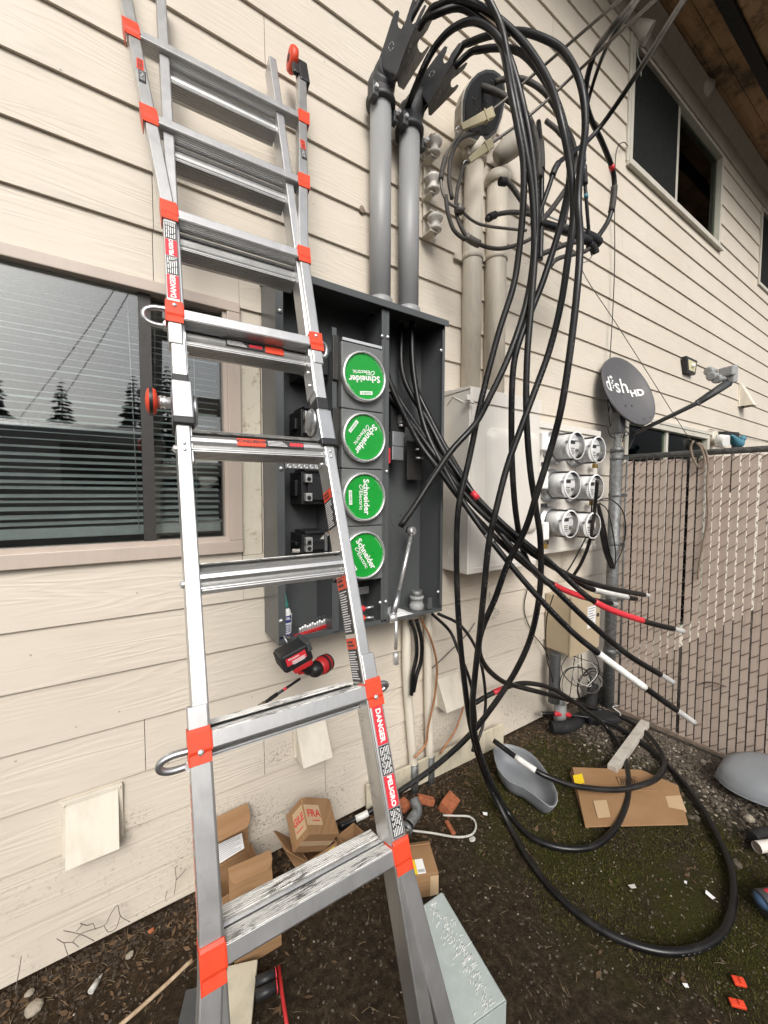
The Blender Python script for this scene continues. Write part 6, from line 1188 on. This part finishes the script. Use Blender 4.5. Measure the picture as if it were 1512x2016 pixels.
bpA('yellow_label', MB().b(-.0788, -.0779, -.055, .02, .015, .08), K['yellow']); sheet('printed table sheet inside the leftmost open box', [P(423, 1706, .16), P(481, 1670, .16), P(476, 1640, .085), P(418, 1668, .085)], 9, h=.002)
cB, bpB = carton('cardboard_box', 'open cardboard box with tall raised lid in front of its row', (.302, -.292, gz(.30, -.29)), -4, .138, .112, .10, open_top=True, flap=((72, 'N', .10, .02, .052, -20),))
bpB('yellow_label', MB().b(-.0700, -.0692, -.05, .03, .005, .07), K['yellow']); sheet('folded leaflet lying in the box with the raised lid', [P(456, 1800, .32), P(505, 1780, .32), P(505, 1760, .30), P(454, 1784, .30)], 4, h=.001)
cC, bpC = carton('cardboard_box', 'cardboard box with yellow label carrying the upturned carton', (.560, -.162, gz(.56, -.16)), 7, .125, .12, .10, open_top=True, flap=((48, 'W', .12), (12, 'W', .05, .1)))
yl = bpC('yellow_label', MB().b(-.045, .05, -.0608, -.0601, .012, .09), K['yellow'])
def bprint(bp, par, x0, x1, y, z0, z1, n, sd=1):
    r = random.Random(sd); m = MB()
    for i in range(n): z = z1 - (z1 - z0) * (i + .5) / n; m.b(x0, x1 - r.uniform(0, .6) * (x1 - x0), y - .0004, y, z - (z1 - z0) / n * .22, z + (z1 - z0) / n * .22)
    bp('print', m, K['ink'], par)
bprint(bpC, yl, -.03, .05, -.0659, .025, .09, 7, 4)
DM = V((.498, -.260, .226)); Da, Db, Dc = V((.015, .115, .049)), V((.125, .014, -.071)), V((-.047, .038, -.076))   # three edges from the nearest corner
cD = thing('cardboard_box', 'upturned cardboard carton with FRAGILE tape balanced on another box', 'box', DM + Db + Dc, 'small cardboard cartons by the wall')
part('carton', MB().ob(DM + (Da + Db + Dc) / 2, Da / 2, Db / 2, Dc / 2), K['card'], cD, bevel=.002)
nF = -Dc.normalized(); nG = -Db.normalized(); ua, ub, uc = Da.normalized(), Db.normalized(), Dc.normalized()
tp = part('warning_tape', MB().ob(DM + Da * .52 + Db * .27, Da * .28, Db * .25, nF * .0006), K['tapeb'], cD); part('lettering', text_mb('FRA', .036, DM + Da * .55 + Db * .29 + nF * .001, ub, ua, bold=.0012), K['redink'], tp); part('print', MB().ob(DM + Da * .36 + Db * .33 + nF * .0008, Da * .015, Db * .12, nF * .0002), K['redink'], tp)
tp = part('warning_tape', MB().ob(DM + Da * .50 + Dc * .36, Da * .33, Dc * .30, nG * .0006), K['tapeb'], cD); part('lettering', text_mb('GILE', .036, DM + Da * .54 + Dc * .38 + nG * .001, -uc, ua, bold=.0012, sx=.8), K['redink'], tp); part('print', MB().ob(DM + Da * .30 + Dc * .4 + nG * .0008, Da * .015, Dc * .2, nG * .0002), K['redink'], tp)
part('flap', MB().ob(DM + Da * 1.01 + Db * .55 + Dc * .05, Da * .02, Db * .40, Dc * .03), K['card'], cD, bevel=.001)
part('parcel_tape', MB().ob(DM + Db * .5 + Dc * .5 - ua * .0008, Db * .5, Dc * .12, ua * .0004), K['tapeb'], cD)
ge = G(838, 1745, 0); cE, bpE = carton('cardboard_box', 'closed cardboard box with yellow shipping label right of the ladder foot', (.845, -.415, gz(.845, -.41)), -24, .15, .125, .085, flap=((150, 'N', .03),))
yl = bpE('yellow_label', MB().b(-.07, .0, -.06, -.005, .0872, .0878), K['yellow']); wl_ = bpE('white_label', MB().b(.0005, .03, -.06, -.005, .0872, .0878), K['white'], cE)
m = MB()
for i in range(5): m.b(-.065, -.01 - .01 * (i % 3), -.052 + i * .010, -.049 + i * .010, .0878, .0881)
bpE('print', m, K['ink'], yl); m = MB()
for i in range(7): m.b(.004 + i * .0035, .0055 + i * .0035, -.055, -.044, .0878, .0881)
bpE('barcode', m, K['ink'], wl_); bpE('parcel_tape', MB().b(.045, .0752, -.0628, -.0622, .0, .075), K['tapeb'])
cF, bpF = carton('cardboard_box', 'small dark cardboard box half hidden behind the right ladder rail', (.70, -.20, gz(.7, -.2)), 12, .09, .08, .085, open_top=True)
# flattened carton
fc = [G(1127, 1510, .030), G(1262, 1515, .022), G(1335, 1546, .018), G(1355, 1622, .018), G(1152, 1627, .020)]
fl = thing('flat_cardboard', 'large flattened cardboard carton with yellow label on the moss', 'cardboard', G(1240, 1575, 0))
part('panel', MB().prism(fc, (0, 0, -.006)), K['card'], fl, bevel=.0015); part('flap', MB().prism([G(1127, 1510, .024), G(1152, 1627, .013), G(1160, 1632, -.004), G(1122, 1522, -.004)], (0, 0, -.004)), K['card'], fl); part('crease', MB().tube([G(1135, 1556, .0265), G(1300, 1556, .0205)], .003, 6), K['card'], fl)
FP = PLANE(fc[0], fc[2], fc[4]); lift = lambda px, py, o=.0012: (lambda p: V((p.x, p.y, p.z + .002 + o)))(FP(px, py))
part('yellow_label', MB().prism([lift(1128, 1528), lift(1146, 1524), lift(1151, 1543), lift(1132, 1547)], (0, 0, .0005)), K['yellow'], fl); part('parcel_tape', MB().prism([lift(1168, 1578), lift(1194, 1576), lift(1202, 1610), lift(1177, 1612)], (0, 0, .0005)), K['tapeb'], fl); part('parcel_tape', MB().prism([lift(1310, 1569), lift(1340, 1567), lift(1352, 1600), lift(1320, 1603)], (0, 0, .0005)), K['tapeb'], fl)
m = MB(); bx4 = [lift(1213, 1531), lift(1253, 1531), lift(1256, 1545), lift(1219, 1545), lift(1213, 1531)]; m.tube(bx4, .0012, 4)
for px in (1222, 1226, 1230, 1237, 1240, 1244, 1248): m.tube([lift(px, 1534), lift(px + 2, 1543)], .0018, 4)
part('print', m, K['ink'], fl)
# ================================================================ GREY HEAD COVERS
def bowl(label, f, pts, depth, dirn, foot):
    t = thing('head_cover', label, 'cover', foot, 'loose grey head covers'); base = [f(*q_) for q_ in pts]; c_ = sum(base, V((0, 0, 0))) / len(base); n_ = len(base); rings = []
    for s_, d_ in ((1.0, 0), (.955, .002), (.94, .012), (.90, depth * .45), (.80, depth * .8), (.62, depth * .97), (.3, depth * 1.02), (.02, depth * 1.02)): rings.append([c_ + (p - c_) * s_ + dirn * d_ for p in base])
    m = MB(); m._add([p for r_ in rings for p in r_], [(j * n_ + i, j * n_ + (i + 1) % n_, (j + 1) * n_ + (i + 1) % n_, (j + 1) * n_ + i) for j in range(7) for i in range(n_)], True)
    out = []
    for s_, d_ in ((1.0, .0), (1.005, .008), (.97, .02), (.93, depth * .5), (.83, depth * .85), (.64, depth * 1.03), (.3, depth * 1.07), (.02, depth * 1.07)): out.append([c_ + (p - c_) * s_ + dirn * d_ for p in base])
    m._add([p for r_ in out for p in r_], [(j * n_ + i, (j + 1) * n_ + i, (j + 1) * n_ + (i + 1) % n_, j * n_ + (i + 1) % n_) for j in range(7) for i in range(n_)], True)
    part('shell', m, K['tray'], t); part('rim', MB().tube(base + [base[0]], .0035, 8), K['tray'], t); return t, c_
def dens(pts, k=4): 
    sp = spline([V((a, b, 0)) for a, b in pts + pts[:1]], 12); return [(p.x, p.y) for p in sp[:-1]]
f1 = PLANE(G(985, 1470, .115), G(1090, 1580, .075), G(1005, 1540, .085))
ro = dens([(972, 1478), (985, 1466), (1010, 1468), (1045, 1484), (1075, 1520), (1096, 1562), (1094, 1584), (1082, 1588), (1058, 1570), (1030, 1550), (1002, 1538), (980, 1512)])
tb1, cb = bowl('grey plastic head cover lying open side up by the wall', f1, ro, .082, V((.05, .12, -1)).normalized(), G(1040, 1560))
part('lock_tab', MB().cyl(P(1050, 1572, .40), P(1054, 1562, .41), .004, n=8), K['dishl'], tb1)
f2 = PLANE(G(1415, 1530, .05), G(1520, 1590, .05), G(1500, 1500, .10))
ro = dens([(1408, 1528), (1420, 1505), (1450, 1496), (1500, 1498), (1560, 1520), (1600, 1570), (1570, 1600), (1520, 1590), (1470, 1572), (1430, 1550)])
bowl('grey plastic head cover lying dome up at the right edge by the fence', f2, ro, .07, V((-.05, .1, 1)).normalized(), G(1480, 1560))
# ================================================================ LUMBER, TROUGH, TOOLS, DEBRIS
def plank(name, label, mat, a, b, w_, th, cat='board', up=V((0, 0, 1)), bevel=.002):
    a = V(a); b = V(b); d = (b - a); s_ = d.cross(up).normalized(); u_ = s_.cross(d).normalized(); m = MB().ob((a + b) / 2, d / 2, s_ * w_ / 2, u_ * th / 2); return solo(name, m, K[mat], label, cat, bevel=bevel)
tr0 = [G(822, 1790, .105), G(870, 1756, .105), G(995, 1968, .105), G(895, 2040, .105)]
tt = thing('metal_trough', 'long pale grey green metal cover under torn film at the ladder foot', 'metal cover', G(900, 1980, 0)); part('top_face', MB().prism(tr0, (0, 0, -.004)), K['trough'], tt, bevel=.002)
def down(p, z=.003): return V((p.x, p.y, z))
for a, b in ((0, 1), (1, 2), (2, 3), (3, 0)):
    pa, pb = tr0[a] - V((0, 0, .0045)), tr0[b] - V((0, 0, .0045)); n_ = (pb - pa).cross(V((0, 0, 1))).normalized() * .003; part('side_face', MB().prism([pa, pb, down(pb), down(pa)], n_ * -1), K['trough'], tt)
m = MB(); r = random.Random(12)
for i in range(150):
    u = r.random(); w_ = .45 + .28 * math.sin(u * 2.2) + r.gauss(0, .11)
    if not .04 < w_ < .96: continue
    p = (tr0[0] * (1 - w_) + tr0[1] * w_) * (1 - u) + (tr0[3] * (1 - w_) + tr0[2] * w_) * u; a = r.uniform(-.3, .9); L = r.uniform(.003, .010); dv = V((math.cos(a), math.sin(a), 0)) * L; m.tube([p - dv + V((0, 0, .0006)), p + V((0, 0, .0022)), p + dv + V((0, 0, .0006))], .0007, 4)
ww = part('film_wrinkle', m, K['white'], tt); ww['kind'] = 'stuff'
plank('painted_board', 'cream painted board standing on edge along the wall foot', 'board', P(850, 1532, .10) * V((1, 1, 0)).length * 0 + V((P(722, 1560, .05).x, -.045, .055)), V((P(990, 1515, .09).x, -.085, .075)), .012, .12, up=V((0, 0, 1)))
plank('painted_board', 'cream board end lying at the bottom edge under the ladder', 'board', G(478, 1900, .02), G(455, 2080, .02), .085, .018)
plank('white_timber', 'weathered white timber slanting across dirt to the fence foot', 'boardw', G(1270, 1424, .03), G(1205, 1515, .03), .045, .035)
plank('dark_tarp_edge', 'dark plank at the bottom edge behind the left ladder rail', 'dishd', G(385, 1950, .02), G(362, 2060, .02), .05, .02)
bc_ = thing('bolt_cutter', 'red barred tool with two black grips at the bottom edge', 'tool', G(545, 1970, 0)); part('bar', MB().tube([G(549, 1903, .03), G(556, 1960, .03), G(568, 2040, .03)], .0052, 8), K['red'], bc_)
for a, b in (((503, 1935), (543, 1918)), ((503, 1962), (545, 1942))): part('grip', MB().cyl(G(*a, .026), G(*b, .026), .014, n=16), K['black'], bc_); part('collar', MB().cyl(G(b[0] - 1, b[1] + .5, .026), G(b[0] + 1, b[1] - .5, .026), .0148, n=16), K['redtape'], bc_)
wire('split_stick', 'long split wooden stick lying at the bottom left', [G(235, 2020, .012), G(270, 1990, .014), G(320, 1945, .016), G(378, 1890, .018)], .0058, 'stick', 'stick', n=5)
def stone(label, px, py, r, mat='stone', cat='stone', sq=(1, .8, .6), name='stone', group='loose stones in the dirt'):
    g = G(px, py, r * sq[2] * .45); m = MB().ball(g, r, 9, 6, sq); rd = random.Random(int(px * 7 + py)); m.v = [g + (p - g) * (1 + .28 * noise.noise((p - g) * 1.3 / r + V((px, py, 0)))) for p in m.v]; m.sm = [False] * len(m.sm); return solo(name, m, K[mat], label, cat, group, bevel=0)
for a in ((58, 1955, .012, 'upper of the two pale stones at the bottom left'), (66, 1985, .022, 'biggest pale stone at the bottom left corner'), (255, 1880, .012, 'pale stone between the white plug and the ladder'), (1385, 1500, .018, 'pale stone in the gravel by the fence'), (1475, 1612, .024, 'flat pale stone in the gravel near the right edge'), (298, 1832, .010, 'reddish chip of stone below the twig')): stone(a[3], a[0], a[1], a[2], 'stone' if a[0] != 298 else 'brick')
t = thing('plastic_plug', 'small white dirty plastic plug lying in the dirt at the left', 'plug', G(187, 1940)); part('shaft', MB().cyl(G(178, 1953, .008), G(193, 1930, .008), .0085, .0075, 12), K['rope'], t); part('tip', MB().cyl(G(193, 1930, .008), G(201, 1918, .008), .0045, .003, 8), K['rope'], t)
def brick_bit(label, px, py, ang, w_, d_, h_, tl=0): c_ = G(px, py, 0); a = rad(ang); x = V((math.cos(a), math.sin(a), 0)); y = V((-math.sin(a), math.cos(a), tl)).normalized(); solo('brick_fragment', MB().ob(c_ + V((0, 0, h_ * .4)), x * w_ / 2, y * d_ / 2, x.cross(y) * h_ / 2), K['brick'], label, 'brick', 'brick fragments by the conduits', bevel=.004)
brick_bit('largest orange brick fragment right of the cream conduits', 884, 1592, 20, .085, .06, .05, .4); brick_bit('brick fragment wedged between the cream conduits', 838, 1580, 60, .03, .08, .03, .3); brick_bit('thin brick sliver lying in front of the conduits', 886, 1632, 75, .07, .018, .014); brick_bit('brick fragment beside the right ladder rail', 795, 1590, 100, .05, .05, .03)
t = thing('pipe_elbow', 'grey pipe elbow lying open at the foot of the left cream conduit', 'pipe', G(812, 1620)); e0 = G(806, 1622, .02); e1 = G(822, 1596, .035); part('elbow', MB().tube(spline([e0, (e0 + e1) / 2, e1, e1 + V((.01, .04, .02))], .008), .022, 16), K['galv'], t); part('socket_rim', MB().lathe([(.022, 0), (.027, .002), (.027, .016), (.021, .018), (.0205, .004)], e0 - (e1 - e0).normalized() * .012, (e0 - e1), 18, caps=False), K['galv'], t); part('bore', MB().cyl(e0, e0 - (e1 - e0).normalized() * .002, .0205, n=16), K['blackm'], t)
wire('rope_loop', 'white dirty cord looping out from behind the ladder rail', [G(800, 1634, .01), G(850, 1640, .01), G(900, 1648, .012), (G(930, 1642, .014)), G(937, 1622, .014), G(925, 1608, .016), G(895, 1606, .012), G(872, 1605, .01)], .0042, 'rope', 'rope')
stone('white paint splash lump beside the cord loop', 930, 1652, .012, 'rope', 'debris', (1.4, 1, .25), 'debris_lump', 'bits of litter on the dirt')
for px, py, w_, h_, lb_ in ((1455, 1932, .030, .022, 'upper orange plastic scrap at the bottom right'), (1452, 1976, .036, .018, 'lower orange plastic scrap at the bottom right')):
    g = G(px, py, .008); a = rad(-50); x = V((math.cos(a), math.sin(a), .1)); y = V((-math.sin(a), math.cos(a), .1)); x.normalize(); y = (y - x * y.dot(x)).normalized(); m = MB().ob(g, x * w_ / 2, y * h_ / 2, x.cross(y) * .004).ob(g + x * w_ * .2 + V((0, 0, .005)), x * .006, y * h_ / 3, x.cross(y) * .003); solo('plastic_scrap', m, K['orange'], lb_, 'scrap', 'orange plastic scraps', bevel=.002)
for px, py, w_, h_, lb_, mt in ((1397, 1762, .028, .016, 'torn white paper scrap right of the big cable loop', 'paper'), (955, 1602, .022, .016, 'white crumb of paper beside the grey bowl', 'paper'), (1350, 1940, .016, .010, 'white scrap near the orange plastic', 'paper'), (1245, 1745, .03, .014, 'cluster of pale scraps inside the big cable loop', 'rope'), (1350, 1737, .012, .009, 'tiny white chip inside the big loop at right', 'paper')):
    g = G(px, py, .006); a = random.uniform(0, 3); x = V((math.cos(a), math.sin(a), .15)); y = V((-math.sin(a), math.cos(a), -.1)); solo('paper_scrap', MB().prism([g - x * w_ / 2 - y * h_ / 2, g + x * w_ / 2 - y * h_ / 3, g + x * w_ / 3 + y * h_ / 2, g - x * w_ / 2.5 + y * h_ / 2.4], (0, 0, .001)), K[mt], lb_, 'scrap', 'pale scraps on the ground')
t = thing('plastic_pipe', 'open white pipe end at the right edge', 'pipe', G(1500, 1680)); a0, a1 = G(1490, 1668, .035), G(1620, 1650, .035); part('pipe', MB().tube([a0, a1], .020, 18, caps=False), K['cream'], t); part('bore', MB().tube([a0 + (a1 - a0) * .004, a1], .0175, 16), K['strap'], t)
solo('black_hose', MB().tube(spline([G(1482, 1650, .03), G(1510, 1640, .03), G(1600, 1640, .03)], .01), .022, 12), K['blackm'], 'black hose end above the white pipe at the right edge', 'hose')
t = thing('work_shoe', 'blue and grey work shoe toe at the right edge', 'shoe', G(1510, 1810)); g = G(1532, 1800, .0); part('upper', MB().tube(spline([g + V((-.045, .03, .03)), g + V((0, 0, .04)), g + V((.10, -.05, .06))], .01), .042, 16, radii=None), K['dishd'], t); part('toe_trim', MB().ball(g + V((-.030, .022, .045)), .036, 14, 8, (1, 1, .7)), K['blue'], t); part('heel_tab', MB().ball(g + V((-.02, .018, .066)), .020, 10, 6, (1, 1, .6)), K['redtape'], t)
def twig(label, pts, r=.0022): solo('twig', MB().tube(spline(pts, .012), r, 5), K['twig'], label, 'twig', 'dry twigs by the wall foot')
def twigs(label, segs, k=.06):
    m = MB()
    for s_ in segs: m.tube(spline([P(px, py, k + random.uniform(-.012, .012)) for px, py in s_], .01), .0012, 5)
    solo('twig', m, K['twig'], label, 'twig', 'dry twigs by the wall foot')
twigs('branched dry twig leaning on the siding low at the left', [[(112, 1848), (126, 1856), (143, 1855), (155, 1865)], [(126, 1856), (130, 1870), (137, 1888)], [(125, 1832), (160, 1840), (185, 1852)], [(143, 1855), (160, 1838), (205, 1822), (215, 1805), (231, 1782), (237, 1803), (256, 1815)], [(205, 1822), (213, 1835), (228, 1828), (237, 1803)], [(160, 1818), (172, 1822), (183, 1818), (188, 1830)], [(158, 1817), (161, 1822), (150, 1834)]])
twigs('forked twig standing against the siding near the ladder', [[(343, 1760), (347, 1730), (345, 1712), (349, 1704)], [(347, 1732), (357, 1722), (366, 1711)], [(325, 1770), (329, 1754)]], .05)
twigs('single thin stem at the wall foot far left', [[(30, 1950), (38, 1910), (42, 1882)]], .08)
cw = thing('wooden_spool', 'round wooden spool end on the dirt behind the ladder step', 'spool', G(552, 1745)); g = G(552, 1742, .035); dv = V((-.15, -.85, .4)).normalized(); part('disc', MB().cyl(g - dv * .004, g + dv * .004, .026, n=24), K['stick'], cw); part('axle_hole', MB().cyl(g + dv * .0041, g + dv * .0046, .005, n=10), K['blackm'], cw)
wire('cord_length', 'thin white cord running behind the ladder step to the boxes', [G(640, 1690, .02), G(690, 1668, .03), G(745, 1655, .02), G(790, 1650, .01)], .003, 'rope', 'cord')
wire('bent_wire', 'bent silver wire sticking up at the fence post foot', [G(1212, 1418, .02), G(1222, 1405, .06), G(1206, 1392, .09), G(1219, 1389, .09)], .0024, 'bare', 'wire', n=6)
solo('wire_bag', MB().ob(G(1180, 1412, .03), V((.09, -.05, 0)), V((.02, .05, 0)), V((0, 0, .02))), K['blackm'], 'dark lumpy debris heap between the fence post and the pipe', 'debris', bevel=.012)
# ================================================================ GROUND LITTER (uncountable)
def icopts(): 
    p = (1 + 5 ** .5) / 2; vs = [(-1, p, 0), (1, p, 0), (-1, -p, 0), (1, -p, 0), (0, -1, p), (0, 1, p), (0, -1, -p), (0, 1, -p), (p, 0, -1), (p, 0, 1), (-p, 0, -1), (-p, 0, 1)]
    fs = [(0, 11, 5), (0, 5, 1), (0, 1, 7), (0, 7, 10), (0, 10, 11), (1, 5, 9), (5, 11, 4), (11, 10, 2), (10, 7, 6), (7, 1, 8), (3, 9, 4), (3, 4, 2), (3, 2, 6), (3, 6, 8), (3, 8, 9), (4, 9, 5), (2, 4, 11), (6, 2, 10), (8, 6, 7), (9, 8, 1)]
    return [V(v).normalized() for v in vs], fs
IV, IF = icopts()
def scatter(name, label, cat, mat, n, region, rfun, sd):
    r = random.Random(sd); m = MB()
    for i in range(n):
        x, y = region(r)
        if y > -.015: continue
        s_ = rfun(r); sq = V((r.uniform(.7, 1.3), r.uniform(.6, 1.1), r.uniform(.4, .8))); z = gz(x, y) + s_ * .12; c_ = V((x, y, z)); a = r.uniform(0, 6.28); ca, sa = math.cos(a), math.sin(a); vs = []
        for v in IV: q_ = V((v.x * sq.x, v.y * sq.y, v.z * sq.z)) * s_ * r.uniform(.8, 1.2); vs.append(c_ + V((q_.x * ca - q_.y * sa, q_.x * sa + q_.y * ca, q_.z)))
        m._add(vs, IF, False)
    o = link_mesh(name, m, K[mat], Matrix(), False); o['kind'] = 'stuff'; o['label'] = label; o['category'] = cat
def reg_fence(r): return 2.62 - abs(r.gauss(0, .22)), r.uniform(-1.7, -.06)
def reg_all(r): return r.uniform(-.6, 2.6), r.uniform(-1.5, -.03)
def reg_wall(r): return r.uniform(-.5, 2.6), -.02 - abs(r.gauss(0, .10))
scatter('gravel', 'grey gravel strip along the foot of the fence', 'gravel', 'stoned', 5200, reg_fence, lambda r: r.uniform(.004, .013) * (1.7 if r.random() < .05 else 1), 41)
scatter('gravel', 'pale gravel mixed in along the foot of the fence', 'gravel', 'stone', 1500, reg_fence, lambda r: r.uniform(.003, .009), 42)
scatter('grit', 'pale grit scattered over the dirt', 'grit', 'stone', 900, reg_all, lambda r: r.uniform(.0008, .0040) * r.random() + .0008, 43)
scatter('dirt_crumbs', 'dark crumbs of soil over the dirt', 'soil', 'stoned', 5200, reg_all, lambda r: r.uniform(.0015, .005), 44)
K['soil'] = plain('soil_crumb', (0.040, 0.026, 0.015), .95, 0, .45, 50)
scatter('leaf_mould', 'brown crumbly soil along the wall foot', 'soil', 'soil', 6500, reg_wall, lambda r: r.uniform(.002, .007), 45)
# moss blades and straw
m = MB(); r = random.Random(77)
def in_moss(x, y): return math.hypot((x - 1.72) * 1.35, y + .70) + (noise.noise(V((x * 7, y * 7, .5)))) * .22 < .72 and noise.noise(V((x * 3.6, y * 3.6, 2.0))) > -.25
for i in range(60000):
    x, y = r.uniform(1.0, 2.35), r.uniform(-1.4, -.1)
    if not in_moss(x, y): continue
    z = gz(x, y); a = r.uniform(0, 6.28); h_ = r.uniform(.003, .009); w_ = r.uniform(.0012, .0024); d_ = V((math.cos(a), math.sin(a), 0)); s_ = V((-d_.y, d_.x, 0)); b_ = V((x, y, z - .001)); m._add([b_ - s_ * w_, b_ + s_ * w_, b_ + d_ * h_ * r.uniform(.2, .9) + V((0, 0, h_))], [(0, 1, 2)])
o = link_mesh('moss', m, K['moss'], Matrix(), False); o['kind'] = 'stuff'; o['label'] = 'green moss patch inside the cable loops'; o['category'] = 'moss'
m = MB(); r = random.Random(78)
for i in range(1100):
    x, y = (r.uniform(-.5, 2.5), r.uniform(-1.4, -.03) if i % 3 else -.03 - abs(r.gauss(0, .12))); z = gz(x, y) + .003; a = r.uniform(0, 6.28); L = r.uniform(.008, .035); d_ = V((math.cos(a), math.sin(a), r.uniform(-.05, .25))) * L; m.tube([V((x, y, z)), V((x, y, z + .002)) + d_ * .5, V((x, y, z)) + d_], .0007, 4)
K['straw'] = plain('straw', (0.19, 0.135, 0.075), .8, 0, .4, 40); o = link_mesh('straw', m, K['straw'], Matrix(), False); o['kind'] = 'stuff'; o['label'] = 'dry straw bits scattered over the dirt'; o['category'] = 'straw'

m = MB(); r = random.Random(79)
for i in range(900):
    x, y = (r.uniform(-.6, 2.5), -.03 - abs(r.gauss(0, .16)) if i % 4 else r.uniform(-1.4, -.05)); z = gz(x, y) + .004; a = r.uniform(0, 6.28); L = r.uniform(.006, .018); w_ = L * r.uniform(.25, .5); d_ = V((math.cos(a), math.sin(a), r.uniform(-.2, .4))); s_ = V((-d_.y, d_.x, r.uniform(-.3, .3))); c_ = V((x, y, z)); m._add([c_ - d_ * L, c_ + s_ * w_, c_ + d_ * L, c_ - s_ * w_], [(0, 1, 2), (0, 2, 3)])
K['leaf'] = plain('dead_leaf', (0.105, 0.062, 0.030), .85, 0, .5, 30); o = link_mesh('leaf_litter', m, K['leaf'], Matrix(), False); o['kind'] = 'stuff'; o['label'] = 'small dead leaf flakes along the wall foot'; o['category'] = 'leaves'
